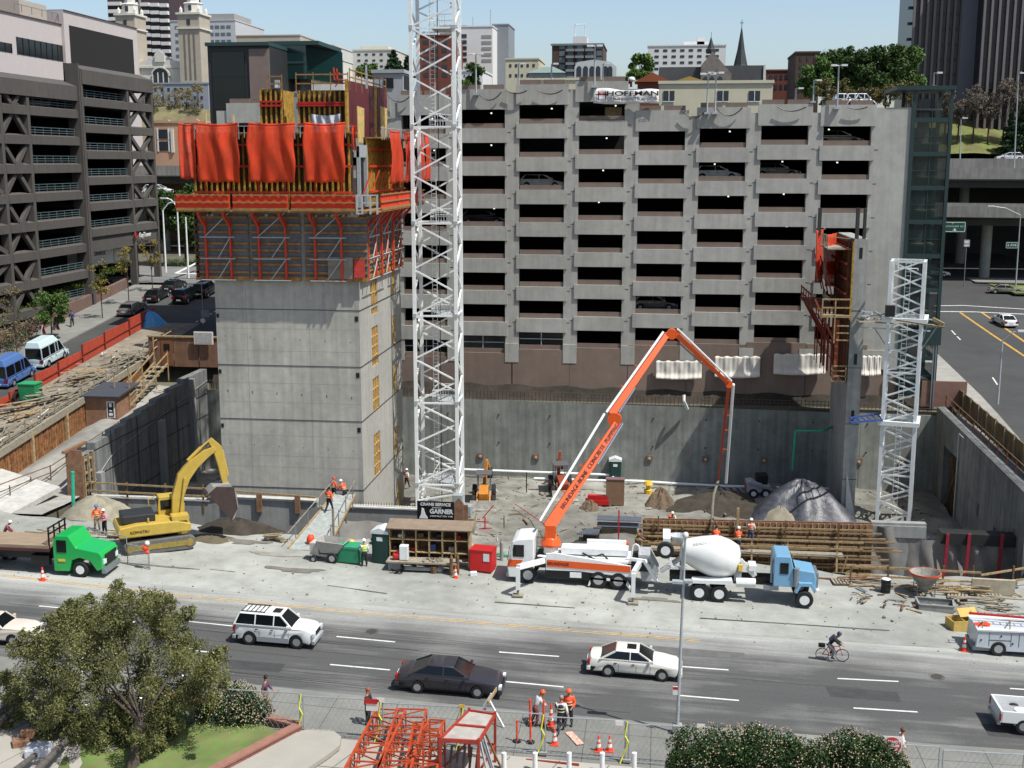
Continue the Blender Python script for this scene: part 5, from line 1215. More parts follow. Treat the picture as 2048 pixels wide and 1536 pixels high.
q=MB();s0=X_(1486);r=(X_(1500)-X_(1472))/2;q.lathe([(r*1.15,Z_(128)),(r,Z_(122)),(r*.55,Z_(92)),(.12,Z_(48)),(0,Z_(44))],8,(s0,Y+9,0));sp=q.obj('spire',M_spire,t)
q=MB().bar((s0,Y+9,Z_(48)),(s0,Y+9,Z_(30)),.12);q.bar((s0-.4,Y+9,Z_(36)),(s0+.4,Y+9,Z_(36)),.1);q.obj('cross',M_spire,sp)
q=MB();s0=X_(1421);q.lathe([(.9,Z_(105)),(.9,Z_(97)),(.7,Z_(95)),(0,Z_(70))],8,(s0,Y+2,0));q.bar((s0,Y+2,Z_(72)),(s0,Y+2,Z_(62)),.08);q.obj('small_spire',M_spire,t)
for px in(1411,1424,1440): c=X_(px);q=MB().prism([(c-.5,Z_(168)),(c+.5,Z_(168)),(c+.5,Z_(157)),(c,Z_(152)),(c-.5,Z_(157))],'y',Y-.05,Y);q.obj('window',M_wn,t)
house('orange brown gabled house roof behind the banner',1275,1334,164,145,190,M_brick,mat('orange roof','8a4a2e',.85,.08,.5),hip=0,nx=0,D=6)
house('yellow gabled house roof left of the stone gable',1345,1413,166,153,185,mat('yellow siding','b09145',.8,.05,.5),mat('tan roof','a58a4a',.85,.08,.5),hip=0,nx=0,D=6)
t,a,b,zb,zt=bld('long cream stucco building with three windows right behind the garage roof','building',1319,1546,167,150,10,M_cream,pb=215,name='stucco_building')
for px in(1338,1446,1509):
    c=aY(px,192,150);q=MB().box((c.x-.65,149.92,c.z-.6),(c.x+.65,150,c.z+.6));w=q.obj('window',M_wn,t);q=MB().box((c.x-.75,149.9,c.z-.7),(c.x+.75,149.93,c.z-.6));q.box((c.x-.04,149.88,c.z-.6),(c.x+.04,149.92,c.z+.6));q.obj('frame',M_white,w)
bld('dark red brick block beyond the church, first of two','brick building',1534,1592,142,280,16,M_brick,nx=5,nz=2,pb=185,name='brick_building')
bld('brown brick block with a flat roof at the left edge of the green trees','brick building',1592,1640,106,260,16,M_brickd,nx=3,nz=4,pb=175,ww=.3,name='brick_building')
Yh=255;t=T('hotel_tower','tall dark tower with narrow vertical ribs and window strips, top right','hotel tower',(aY(1930,100,Yh).x,Yh,20))
x0=aY(1824,100,Yh).x;x1=aY(1918,100,Yh).x;x2=aY(1948,100,Yh).x;x3=aY(2140,100,Yh).x;zt=75;zb=14
M_rib=mat('hotel ribs','6c6664',.8,.05,.4);M_hw=mat('hotel windows','201a1d',.3,.1,2);M_hg=mat('hotel panel','6b6c74',.8,.03,.4)
q=MB().box((x0,Yh,zb),(x1,Yh+16,zt));q.box((x2,Yh-6,zb),(x3,Yh+16,zt));q.obj('window_wall',M_hw,t)
q=MB().box((x1,Yh-1,zb),(x2,Yh+16,zt));q.obj('blank_shaft',M_hg,t)
def ribs(a,b,n,Y0):
    for i in range(n+1): x=a+(b-a)*i/n;q=MB().box((x-.22,Y0-.5,zb),(x+.22,Y0,zt));q.obj('rib',M_rib,t)
    for k in range(int((zt-zb)/2.9)):
        q=MB();z=zb+k*2.9
        q.box((a,Y0-.12,z),(b,Y0-.02,z+.55));q.obj('floor_band',mat('hotel band','3d3338',.6,.1,1),t)
ribs(x0,x1,7,Yh);ribs(x2,x3,13,Yh-6)
for k in range(20): q=MB();z=zb+k*3;q.box((x0-1.0,Yh+1,z),(x0,Yh+2,z+.5));q.obj('side_balcony',M_hw,t)
Y=215;t,a,b,zb,zt=bld('pink stucco terrace with curved gables beyond the freeway on the left','terrace house',299,412,246,Y,10,mat('pink stucco','b08d74',.85,.04,.5),pb=305,name='terrace_house')
for px0,px1,pc in((306,345,240),(360,405,238)):
    A=aY(px0,247,Y);B=aY(px1,247,Y);c=(A.x+B.x)/2;zc_=aY(px0,pc,Y).z;q=MB().prism([(A.x,zt),(B.x,zt),(c+1,zc_),(c-1,zc_)],'y',Y-.1,Y+.5);q.obj('gable',mat('pink stucco','b08d74'),t)
    for pz in(268,292): z=aY(px0,pz,Y).z;q=MB().box((c-.9,Y-.1,z-.8),(c+.9,Y,z+.8));w=q.obj('window',M_wn,t);q=MB().box((c-1.2,Y-.12,z-1.0),(c-.9,Y-.02,z+1));q.box((c+.9,Y-.12,z-1.0),(c+1.2,Y-.02,z+1));q.obj('frame',M_wt,w)
q=MB();
for px in(306,345,378,405): x=aY(px,270,Y).x;q.box((x-.25,Y-.3,zb),(x+.25,Y,zt-1));
q.obj('pilaster',M_wstone,t)
bld('row of shops with pale piers under the left freeway ramp','shop',300,430,335,240,6,mat('shop front','57504a',.85,.08,.6),nx=5,nz=1,ww=.6,wh=.7,pb=362,name='shop_building')
# ================================================================ VEGETATION
def leafmat(name,cols,rough=.7):
    if name in MATS: return MATS[name]
    m=bpy.data.materials.new(name);m.use_nodes=1;N=m.node_tree.nodes;L=m.node_tree.links;b=N['Principled BSDF'];b.inputs['Roughness'].default_value=rough;b.inputs['Specular IOR Level'].default_value=.25
    g=N.new('ShaderNodeNewGeometry');r=N.new('ShaderNodeValToRGB');L.new(g.outputs['Random Per Island'],r.inputs['Fac'])
    e=r.color_ramp.elements;n=len(cols)
    for i,c in enumerate(cols):
        el=e[0] if i==0 else (e[1] if i==n-1 else e.new(i/(n-1)));
        el.position=i/(n-1);el.color=(*lin(c),1)
    L.new(r.outputs['Color'],b.inputs['Base Color']);MATS[name]=m;return m
LG=np.random.default_rng(11)
def leaves(centers,radii,per,size,name,m,parent,flat=1.0,ab=0,shell=.0):
    """clumps of small leaf quads"""
    C=np.array([tuple(c) for c in centers],float);R=np.array(radii,float)
    if R.ndim==1: R=np.stack([R,R,R*flat],1)
    n=len(C)*per;idx=np.repeat(np.arange(len(C)),per)
    d=LG.normal(size=(n,3));d/=np.linalg.norm(d,axis=1)[:,None];rr=LG.random(n)**(.5 if not shell else .5-.35*shell)
    k=8;sub=LG.normal(size=(len(C)*k,3));sub/=np.linalg.norm(sub,axis=1)[:,None]
    si=idx*k+LG.integers(0,k,n);mix=(sub[si]*.72+d*.42*rr[:,None]);P=C[idx]+np.where(LG.random(n)[:,None]<.65,mix,d*rr[:,None])*R[idx]
    a=LG.normal(size=(n,3));a/=np.linalg.norm(a,axis=1)[:,None];b=np.cross(a,LG.normal(size=(n,3)));b/=np.linalg.norm(b,axis=1)[:,None]
    s=size*(.6+.8*LG.random(n))[:,None]
    V=np.empty((n,4,3));V[:,0]=P-a*s;V[:,1]=P-b*s*.45;V[:,2]=P+a*s;V[:,3]=P+b*s*.45
    me=bpy.data.meshes.new(name);me.vertices.add(n*4);me.vertices.foreach_set('co',V.reshape(-1));me.loops.add(n*4);me.loops.foreach_set('vertex_index',np.arange(n*4,dtype=np.int32));me.polygons.add(n);me.polygons.foreach_set('loop_start',np.arange(0,n*4,4,dtype=np.int32));me.update(calc_edges=1);me.materials.append(m)
    o=bpy.data.objects.new(name,me);COL.objects.link(o)
    if parent: o.parent=parent;o.matrix_parent_inverse=WM(parent).inverted()
    return o
M_bark=mat('bark','4a4038',.95,.3,4,bump=.6)
G_olive=leafmat('olive foliage',['454a28','585d30','686b3a','4d522b','757547'])
G_spring=leafmat('spring foliage',['567036','6a8440','809a4e','46602c'])
G_green=leafmat('green foliage',['435a2c','56703a','68844a','33461f'])
G_dark=leafmat('dark conifer',['1d2f1f','2b4029','374e30'])
G_brown=leafmat('bare twigs',['5d5440','6d6048','4c4434','746a4c'])
G_yel=leafmat('budding foliage',['6a6428','857a35','57531f','8e7d42'])
def tree(name,label,base,h,rx_,rz_,m,nc=12,per=260,size=.22,trunk=.25,tf=.5,cat='tree',group=None,seed=1,cone=0,brm=None):
    rnd=random.Random(seed);b=V3(base);t=T(name,label,cat,b,0,group)
    q=MB();top=b+V3((0,0,h*.85));q.tube(b-V3((0,0,.3)),b+V3((0,0,h*tf)),trunk,8,trunk*.6);q.tube(b+V3((0,0,h*tf)),top,trunk*.6,6,trunk*.15)
    cs=[];rs=[]
    for i in range(nc):
        if cone: f=(i+.5)/nc;a=i*2.4;r=rx_*(1-f)*.55;c=b+V3((math.cos(a)*r,math.sin(a)*r,h*(.12+.85*f)));R_=rx_*(1.05-f)*.6+.15
        else:
            a=rnd.uniform(0,2*PI);e=rnd.uniform(-1,1);rr=rnd.uniform(.3,.8)
            c=b+V3((math.cos(a)*rx_*rr*math.sqrt(1-e*e*.6),math.sin(a)*rx_*rr*math.sqrt(1-e*e*.6),h-rz_+e*rz_*.68));R_=rx_*rnd.uniform(.28,.5)
        cs.append(c);rs.append(R_)
        s=b+V3((0,0,h*rnd.uniform(.25,tf))) if not cone else V3((b.x,b.y,c.z-.2));q.tube(s,s.lerp(c,.9),trunk*.35,5,trunk*.08)
    q.obj('trunk',brm or M_bark,t)
    leaves(cs,rs,per,size,'crown',m,t,flat=.85 if not cone else .6)
    return t
cl=[(240,1205,34),(315,1200,30),(335,1225,36),(182,1222,36),(140,1225,26),(285,1245,45),(232,1255,50),(160,1265,48),(112,1255,30),(350,1275,42),(84,1290,38),(405,1312,36),(130,1312,52),(200,1312,60),(270,1312,60),(330,1322,50),(436,1345,32),(62,1335,42),(30,1375,38),(100,1372,50),(384,1352,48),(300,1372,54),(230,1372,60),(160,1362,50),(18,1398,24),(335,1402,46),(405,1385,42),(90,1425,38),(135,1430,44),(200,1432,52),(270,1434,54),(330,1436,34),(180,1475,46),(240,1480,42),(122,1460,36),(286,1484,28),(150,1500,36),(210,1515,30),(200,1500,44),(262,1512,40),(305,1475,36),(150,1545,44),(230,1550,44),(290,1540,30),(320,1500,24),(60,1440,26)]
Yt=48.5;base=pl(262,1540,.9);t=T('broadleaf_tree','large olive green spreading tree in the planting bed at the lower left corner','tree',base)
rnd=random.Random(4);cs=[];rs=[]
for (px,py,r) in cl:
    Y=Yt+rnd.uniform(-2.2,1.8)+(1.2 if py<1300 else -.6);c=aY(px,py,Y);cs.append(c);rs.append(r/2420*Y*1.08)
    for k in range(3):
        a=rnd.uniform(0,2*PI);cs.append(c+V3((math.cos(a)*r/2420*Y*.95,rnd.uniform(-1.2,1.2),math.sin(a)*r/2420*Y*.95)));rs.append(r/2420*Y*.55)
n0=len(cl)
for i in range(n0):
    for j in range(i):
        if abs(cl[i][0]-cl[j][0])+abs(cl[i][1]-cl[j][1])<95: cs.append(aY((cl[i][0]+cl[j][0])/2,(cl[i][1]+cl[j][1])/2,Yt+rnd.uniform(-1.5,.8)));rs.append(.62)
leaves(cs,rs,620,.055,'crown',G_olive,t)
q=MB();hub=base+V3((0,1.2,1.6));q.tube(base-V3((0,0,.3)),hub,.3,10,.22)
for i,c in enumerate(cs):
    if i<40 and i%5==0: m_=hub.lerp(c,.5)+V3((rnd.uniform(-.4,.4),.2,-.5));q.tube(hub,m_,.07,6,.045);q.tube(m_,c,.045,5,.015)
q.obj('trunk',M_bark,t)
G_shrub=leafmat('shrub leaves',['324a22','46602c','5a7638','26381a'])
M_blo=leafmat('blossom',['94806c','a8977c','84705c','b5a587'])
def blossoms(cs,rs,n,size,parent):
    q=MB();r_=random.Random(5)
    for c,r in zip(cs,rs):
        for i in range(n):
            u=r_.uniform(-1,1);a=r_.uniform(0,2*PI);s=math.sqrt(1-u*u);d=V3((s*math.cos(a),s*math.sin(a),u))
            if d.z<-.5: continue
            p=V3(c)+d*(r*r_.uniform(.98,1.12));k=size*r_.uniform(.7,1.3)
            q.add([p+V3((k,0,0)),p+V3((0,k,0)),p-V3((k,0,0)),p-V3((0,k,0)),p+V3((0,0,k)),p-V3((0,0,k))],[(0,1,4),(1,2,4),(2,3,4),(3,0,4),(1,0,5),(2,1,5),(3,2,5),(0,3,5)])
    o=q.obj('blossom',M_blo,parent,fixn=0);o['kind']='stuff';return o
def shrub(label,pts,Y,seed=2,grp='blossoming shrubs'):
    cs=[];rs=[]
    for (px,py,r) in pts: cs.append(aY(px,py,Y+((px*7)%5)*.25));rs.append(r/2420*Y*(1.3 if px<700 else 1.12))
    b=cs[0].copy();b.z=.2;t=T('flowering_shrub',label,'shrub',b,0,grp)
    leaves(cs,rs,2300,.065,'foliage',G_shrub,t,shell=.7);
    q=MB();
    for c in cs: q.tube((c.x,c.y,-.6),c,.05,5,.02)
    q.obj('stem',M_bark,t)
    blossoms(cs,rs,330 if pts[0][0]<700 else 210,.033 if pts[0][0]<700 else .028,t)
shrub('round green shrub dotted with pale blossoms beside the brick planter edge, lower left',[(470,1440,52),(430,1425,38),(505,1455,40),(450,1480,36),(475,1405,36),(420,1460,30),(500,1420,34)],50.5)
shrub('wide clipped hedge of blossoming bushes at the bottom right, left of the round red sign',[(1385,1505,48),(1430,1500,48),(1480,1498,44),(1520,1495,44),(1560,1505,44),(1600,1520,44),(1650,1520,44),(1690,1500,40),(1720,1505,40),(1755,1520,44),(1785,1530,32),(1400,1540,48),(1470,1545,50),(1540,1545,50),(1620,1550,50),(1700,1550,50),(1360,1525,26),(1760,1555,40)],44.5)
M_grass=mat('lawn','4d6a2e',.95,.3,2.5,col2='6e6a44',bump=.5,patch=.3)
q=MB();LP=[pl(*p,.9) for p in((592,1466),(395,1575),(60,1620),(150,1440),(200,1400),(340,1388),(510,1436))];LC=sum(LP,V3())/len(LP)
nL=len(LP)
def lawnp(i,f):
    a=LP[int(i)%nL].lerp(LP[(int(i)+1)%nL],i%1);p=LC.lerp(a,f);return (p.x,p.y,.95+.08*math.sin(p.x*3)*math.sin(p.y*2.3)-.5*(f>.99))
q.sheet(lambda u,v:lawnp(u*nL*.9999,.03+.97*v),42,12);o=q.obj('lawn',M_grass,fixn=0,smooth=1);struct(o,'stuff')
t=T('planter_wall','red brown brick planter wall with a thick cap between lawn and plaza','wall',pl(598,1462,.6))
a=pl(598,1447,1.1);b=pl(380,1560,1.15);c=pl(520,1428,1.1)
def wallseg(a,b,z0=-.2,w=.45):
    q=MB().bar((a.x,a.y,(a.z+z0)/2-.03),(b.x,b.y,(b.z+z0)/2-.03),w-.08,a.z-z0-.12);q.obj('brick_face',mat('red brown brick','7d4f43',.9,.15,6,patch=.1),t)
    q=MB().bar((a.x,a.y,a.z-.04),(b.x,b.y,b.z-.04),w,.1);q.obj('cap',mat('brick cap','8c6355',.85,.1,3),t)
wallseg(a,b);wallseg(a,c);wallseg(c,pl(330,1385,1.3))
q=MB();P=[pl(*p,.25) for p in((470,1546),(560,1500),(620,1482),(665,1484),(683,1498),(680,1516),(655,1536),(560,1600),(430,1600))]
q.slab([(p.x,p.y,.66) for p in P],.2);struct(q.obj('raised_paving',mat('pale paving','98948a',.85,.05,.8)))
tree('street_tree','small bright green street tree on the left sidewalk above the white van',aX(104,672,-64.5),4.9,1.9,1.9,G_spring,14,420,.13,.09,seed=3,group='street trees on the left sidewalk')
def stree(px,py,ptop,lab,sd,m=None):
    b=aX(px,py,-63.6);h=aX(px,ptop,-63.6).z-b.z
    tree('street_tree',lab,b,h,1.3,h*.36,m or G_yel,11,70,.11,.07,tf=.65,seed=sd,group='street trees on the left sidewalk')
stree(205,636,500,'thin street tree with few leaves left of the silver parked car',5)
stree(258,606,470,'thin street tree with yellow green buds behind the silver parked car',6)
stree(305,577,448,'thin street tree in front of the white lettered sign on the brown garage',7)
stree(35,718,560,'thin bare street tree behind the blue van',8,G_brown)
t=T('hedge','low yellow green hedge on top of the left planter wall','hedge',(-69,115,9))
cs=[];rs=[]
for i in range(58): y=80+i*1.22;cs.append((-69+.3*math.sin(i*2.1),y,zl(y)+2.9+.2*math.sin(i*1.7)));rs.append(.85)
leaves(cs,rs,200,.09,'foliage',leafmat('hedge leaves',['4a5a1e','63722a','7b8136','3a4818']),t,flat=.6)
for i,(px,py,r,lab) in enumerate(((20,700,40,'dark ivy'),(95,640,24,'green ivy'))):
    pass
t=T('bush','dark brownish bushes against the planter wall at the left edge','bush',aX(10,690,-66.5));cs=[aX(px,py,-66.8) for px,py in((12,690),(30,670),(60,655),(5,650),(45,690))];leaves(cs,[1.5,1.4,1.3,1.6,1.2],240,.13,'foliage',G_brown,t);leaves(cs[:3],[1.2]*3,160,.13,'foliage',G_dark,t)
for i,(px,pb,Y,h,lab) in enumerate(((330,520,176,12,'tall green tree behind the white lamp posts, left one'),(372,520,174,13,'tall green tree behind the white lamp posts, middle one'),(412,520,176,11,'tall green tree beside the orange formwork, right one'))):
    c=aY(px,pb,Y);c.z=terr(c.x,Y)-.4;tree('tree',lab,c,h,3.6,4.6,leafmat('park foliage',['2b4716','446327','5c7a2e','36481c']),16,330,.26,.25,seed=20+i,group='green trees beyond the left street')
t=T('hedge','clipped hedge beyond the left crossing','hedge',aY(370,525,170));a=aY(335,525,170);cs=[(a.x+i*1.0,171,zl(150)+1.2) for i in range(18)];leaves(cs,[.9]*18,160,.12,'foliage',G_green,t,flat=.8)
for i,(px,py,Y,h) in enumerate(((308,236,255,9),(330,236,262,10),(352,238,258,9),(375,240,264,9),(398,240,256,10))):
    c=aY(px,py+12,Y);tree('bare_tree','bare brown tree on the slope below the grey school, number '+str(i+1)+' from the left' if 0 else ['bare tree at the left end of the row below the grey school','bare tree second from the left below the grey school','bare tree in the middle of the row below the grey school','bare tree second from the right below the grey school','bare tree at the right end of the row below the grey school'][i],c,h,2.6,h*.42,leafmat('grey twig',['6a5f52','7d7158','585040','847c4c']),10,160,.16,.15,seed=30+i,group='bare trees on the far left slope')
def ft(px,pb,ptop,Y,rpx,m,lab,name='tree',cone=0,n=14,per=260,sd=1,size=.3,grp=None):
    c=aY(px,pb,Y);h=aY(px,ptop,Y).z-c.z;r=rpx/2420*Y;tree(name,lab,c,h,r,min(h*.48,r*1.3),m,n,per,size,.2,seed=sd,cone=cone,group=grp)
ft(1283,168,106,200,26,G_spring,'bright green tree between the white chapel and the white apartment building',sd=40)
ft(1262,170,136,190,16,G_spring,'small green tree left of the bright green tree, above the banner',sd=41,n=8)
ft(950,185,118,245,22,G_green,'green tree in front of the striped hospital tower',sd=42)
ft(930,185,160,240,16,G_spring,'low green bush behind the crane mast right edge',sd=43,n=8)
ft(735,155,124,235,26,G_spring,'light green tree left of the dark conifer',sd=44)
ft(667,165,142,235,18,G_spring,'green tree behind the raised form railings',sd=48,n=8)
ft(788,160,100,225,24,G_dark,'dark conifer behind the roof equipment box','conifer',True,16,300,45,.3)
ft(815,160,112,228,14,G_dark,'dark conifer right next to the crane mast, smaller of the two','conifer',True,12,220,46,.28)
ft(1722,196,178,170,10,G_brown,'low brown bush behind the garage roof',name='bush',sd=47,n=6)
for i,(px,pt_,r,m,lab) in enumerate(((1628,112,28,G_spring,'round green tree at the left end of the tree group, by the brown brick block'),(1662,98,36,G_green,'green tree second from the left in the tree group'),(1700,88,38,G_green,'green tree with a high crown left of centre in the tree group'),(1740,84,38,G_green,'dark green tree in the centre of the tree group'),(1780,80,38,G_green,'tallest green tree of the group, right of centre'),(1815,84,34,G_spring,'green tree at the right end of the group beside the hotel tower'))):
    ft(px,205,pt_,222+3*(i%3),r*1.15,m,lab,sd=50+i,n=24,per=420,size=.3,grp='green trees left of the hotel tower')
for i,(px,r) in enumerate(((1650,24),(1690,26),(1740,24),(1770,26),(1812,22))):
    ft(px,225,150+4*(i%2),212,r,leafmat('budding brown',['6b6136','5b5430','7f7440','4c4a28']),['brown budding tree below the green group, leftmost','brown budding tree below the green group, second','brown budding tree below the green group, third','brown budding tree below the green group, fourth','brown budding tree below the green group, next to the elevator tower'][i],sd=60+i,n=12,per=150,size=.18,grp='budding trees behind the garage roof')
labs=['bare tree right of the elevator tower, closest to it','bare tree in front of the hotel tower base, second from the elevator tower','bare tree in front of the hotel tower base, third from the elevator tower','bare tree in front of the hotel tower base, fourth from the elevator tower','bare tree in front of the hotel tower base, fifth from the elevator tower','bare tree in front of the hotel tower base, at the right picture edge']
for i,(px,pt_) in enumerate(((1888,165),(1915,178),(1945,160),(1975,172),(2005,150),(2040,160))):
    ft(px,290,pt_,242,26,leafmat('grey twig2',['5d524c','6e6159','4d4540','7a7262']),labs[i],name='bare_tree',sd=70+i,n=16,per=170,size=.17,grp='bare trees below the hotel tower')
for i,(px,pt_,r) in enumerate(((2018,222,24),(2046,190,34))): ft(px,318,pt_,238,r,G_dark,('dark conifer above the freeway car, left and smaller one','dark conifer at the right picture edge above the freeway')[i],'conifer',True,16,260,80+i,.3)
q=MB();
q.sheet(lambda u,v:(20+140*u,238+14*v,aY(1950,308,238).z-.3+6.5*v+.5*math.sin(u*30)),30,6);struct(q.obj('grass_bank',mat('bank grass','5d6a2c',.95,.3,.4,col2='5a4f36'),fixn=0,smooth=1))
q=MB().sheet(lambda u,v:(-170+110*u,238+20*v,aY(350,300,238).z-2+11*v+.4*math.sin(u*25)),30,6);struct(q.obj('grass_bank',mat('bank grass2','6a6544',.95,.3,.4,col2='57503c'),fixn=0,smooth=1))
c=rst(2035,580);q=MB().slab([(c.x-2,c.y-6,zr(c.y)+.2),(c.x+25,c.y-8,zr(c.y)+.2),(c.x+25,c.y+9,zr(c.y)+.4),(c.x-3,c.y+8,zr(c.y)+.4)],.2);struct(q.obj('grass_verge',M_grass))
c=rst(1995,562);q=MB().slab([(c.x-4,c.y-3,zr(c.y)+.15),(c.x+8,c.y-6,zr(c.y)+.15),(c.x+9,c.y+6,zr(c.y)+.2),(c.x-4,c.y+6,zr(c.y)+.2)],.15);struct(q.obj('traffic_island',M_side))
# ================================================================ VEHICLES
M_tail=mat('tail light','8a1210',.3,0,coat=.5);M_head=mat('headlight','cfd6d8',.15,0,coat=.5);M_amber=mat('amber lens','d27a1c',.3,0)
M_rim=mat('alloy rim','a9acad',.35,.05,5,metal=.5)
def wheel(par,x,y,r,w,side,dual=0,rim=None,world=0,z=None):
    z=r if z is None else z
    q=MB().lathe([(r*.55,-w/2),(r*.93,-w/2),(r,-w*.3),(r,w*.3),(r*.93,w/2),(r*.55,w/2)],22,(x,y,z),'y',cap=0);o=q.obj('wheel',M_rub,par,world,smooth=0)
    q=MB();s=side;q.lathe([(0,s*w*.30),(r*.18,s*w*.34),(r*.22,s*w*.2),(r*.5,s*w*.24),(r*.6,s*w*.46),(r*.55,s*w*.5)],22,(x,y,z),'y')
    for k in range(6): a=k*PI/3;q.box((x+math.cos(a)*r*.32-.03,y+s*w*.22,z+math.sin(a)*r*.32-.03),(x+math.cos(a)*r*.32+.03,y+s*w*.30,z+math.sin(a)*r*.32+.03))
    m=q.obj('rim',rim or M_rim,o,0) if not world else q.obj('rim',rim or M_rim,o);return o
def place(t,slope=1,ry=.031):
    t.rotation_euler=(0,ry*math.cos(t.rotation_euler[2]) if slope else 0,t.rotation_euler[2])
M_cgl=mat('car glass','10181a',.06,0,spec=.6,alpha=.6);M_seat=mat('seat cloth','7a7266',.9,0)
PROF={ # rear..front fractions of L,heights;(trunk z,belt z,hood z rear,hood z front),greenhouse x (rear base,rear top,front top,front base),roof
 'sedan':dict(tr=.70,belt=.69,hr=.67,hf=.55,g=(.13,.29,.54,.70),roof=1.0),
 'boxy':dict(tr=.68,belt=.70,hr=.69,hf=.66,g=(.12,.2,.55,.66),roof=1.0),
 'suv':dict(tr=.66,belt=.66,hr=.64,hf=.60,g=(.01,.06,.58,.72),roof=1.0),
 'hatch':dict(tr=.70,belt=.68,hr=.64,hf=.52,g=(.04,.14,.55,.74),roof=1.0),
 'van':dict(tr=.50,belt=.50,hr=.50,hf=.43,g=(.005,.02,.72,.86),roof=1.0)}
def car(label,c,rz,L,Wd,Hh,kind,m,cat='car',group=None,wr=.33,m2=None,lean=(0,.031,0),sunroof=0,rack=0,name=None,wx=(.17,.81),grey=0):
    p=PROF[kind];t=T(name or {'suv':'off_road_car','van':'van'}.get(kind,'sedan'),label,cat,c,rz,group);t.rotation_euler=(0,.031*math.cos(rz),rz) if lean else (0,0,rz)
    X=lambda f:-L/2+f*L;gz_=.2;zb=.24
    def arch(cx): return [(cx+math.cos(a)*wr*1.15,wr+math.sin(a)*wr*1.15) for a in[PI-PI*i/8 for i in range(9)] if wr+math.sin(a)*wr*1.15>zb-.02]
    w1,w2=X(wx[0]),X(wx[1])
    tz,bz,hz,fz=p['tr']*Hh,p['belt']*Hh,p['hr']*Hh,p['hf']*Hh
    top=[(X(1.0),fz*.6),(X(.99),fz*.84),(X(.965),fz*.97),(X(.92),fz*1.03),(X(.5*p['g'][3]+.47),(fz+hz)*.515),(X(p['g'][3]+.02),hz),(X(p['g'][3]),bz*.99),(X(p['g'][0]),bz*.985),(X(.02 if p['g'][0]>.05 else .0),tz*.97),(X(0),tz*.8),(X(.0),.42)]
    prof=[(X(.01),zb)]+arch(w1)+arch(w2)+[(X(.985),zb),(X(1.0),.42)]+top
    q=MB()
    n=len(prof);hw=Wd/2;V=[];ST=(-1,-.985,-.9,-.6,0,.6,.9,.985,1)
    for f in ST:
        a_=abs(f)
        for (px_,pz) in prof:
            e=abs(px_)/(L/2);hi=max(0,(pz-bz*.62)/(bz*.38));lo=max(0,(.4-pz)/.2)
            yy=f*hw*(1-.10*hi*hi-.04*lo)*(1-.12*max(0,e-.72)/.28)
            xx=px_*(1-(.035*a_**4+.012*a_*a_)*(e>.6));zz_=pz-(.035*a_**3 if pz>bz*.8 else 0)*1.0
            V.append((xx,yy,zz_))
    F_=[(j*n+i,j*n+(i+1)%n,(j+1)*n+(i+1)%n,(j+1)*n+i) for j in range(len(ST)-1) for i in range(n)]+[tuple(range(n-1,-1,-1)),tuple(range((len(ST)-1)*n,len(ST)*n))]
    q.add(V,F_);q.obj('body',m,t,0,bevel=.03,smooth=1)
    q=MB().box((X(.02),-hw+.1,.2),(X(.98),hw-.1,.5));q.obj('underbody',M_black,t,0)
    g=p['g'];bw=hw*.90;tw=hw*.72 if kind!='van' else hw*.84;zr_=Hh-.06
    B=[(X(g[0]),-bw),(X(g[3]),-bw),(X(g[3]),bw),(X(g[0]),bw)];Tp=[(X(g[1]),-tw),(X(g[2]),-tw),(X(g[2]),tw),(X(g[1]),tw)]
    q=MB().add([(a,b,bz-.03) for a,b in B]+[(a,b,zr_) for a,b in Tp],[(0,1,5,4),(1,2,6,5),(2,3,7,6),(3,0,4,7)]);q.obj('windows',M_glass,t,0)
    q=MB();e=.03;q.add([(a+(-e if a<0 else e),b*1.03,zr_-.02) for a,b in Tp]+[(a*.97,b*.92,Hh) for a,b in Tp],[(3,2,1,0),(4,5,6,7),(0,1,5,4),(1,2,6,5),(2,3,7,6),(3,0,4,7)]);q.obj('roof',m,t,0,bevel=.09,smooth=1)
    q=MB()
    for i in range(4): q.bar((*B[i],bz-.04),(*Tp[i],zr_),.085,.07)
    ps=(.45,) if kind!='suv' else (.27,.5)
    if kind=='van': ps=(.3,.52,.62)
    for f in ps:
        for s in(-1,1):
            fr=(f-g[1])/(g[2]-g[1]);q.bar((X(f),s*bw*1.0,bz-.03),(X(f),s*tw*1.0,zr_),.1 if kind!='van' else .14,.05,up=(1,0,0))
    for s in(-1,1): q.bar((X(g[0]),s*bw,bz-.02),(X(g[3]),s*bw,bz-.02),.06,.05)
    q.obj('pillar',m,t,0)
    for x in(w1,w2):
        for s in(-1,1): wheel(t,x,s*(hw-.12),wr,.22,s)
    for s in(-1,1):
        q=MB().box((X(.975),s*hw*.55,fz*.66),(X(1.003),s*hw*.93,fz*.86));q.obj('headlight',M_head,t,0)
        q=MB().box((X(-.003),s*hw*.62,tz*.62),(X(.02),s*hw*.95,tz*.86));q.obj('tail_light',M_tail,t,0)
        q=MB().cb((X(g[3]-.035),s*(hw+.06),bz+.06),(.12,.18,.13));q.obj('mirror',m,t,0)
    bm=m2 or m
    q=MB().box((X(.97),-hw*.95,.28),(X(1.012),hw*.95,.50));q.obj('bumper',bm,t,0,bevel=.03);q=MB().box((X(-.012),-hw*.95,.3),(X(.03),hw*.95,.52));q.obj('bumper',bm,t,0,bevel=.03)
    q=MB().box((X(.99),-hw*.42,fz*.66),(X(1.005),hw*.42,fz*.84));q.obj('grille',M_black,t,0)
    q=MB().box((X(-.015),-.26,.55 if kind!='van' else .4),(X(-.01),.26,.70 if kind!='van' else .55));q.obj('licence_plate',M_white,t,0)
    q=MB()
    for f in (.33,.52,g[3]-.03):
        for s in(-1,1): q.box((X(f)-.008,s*(hw+.002)-.004,.36),(X(f)+.008,s*(hw+.002)+.004,bz*.8))
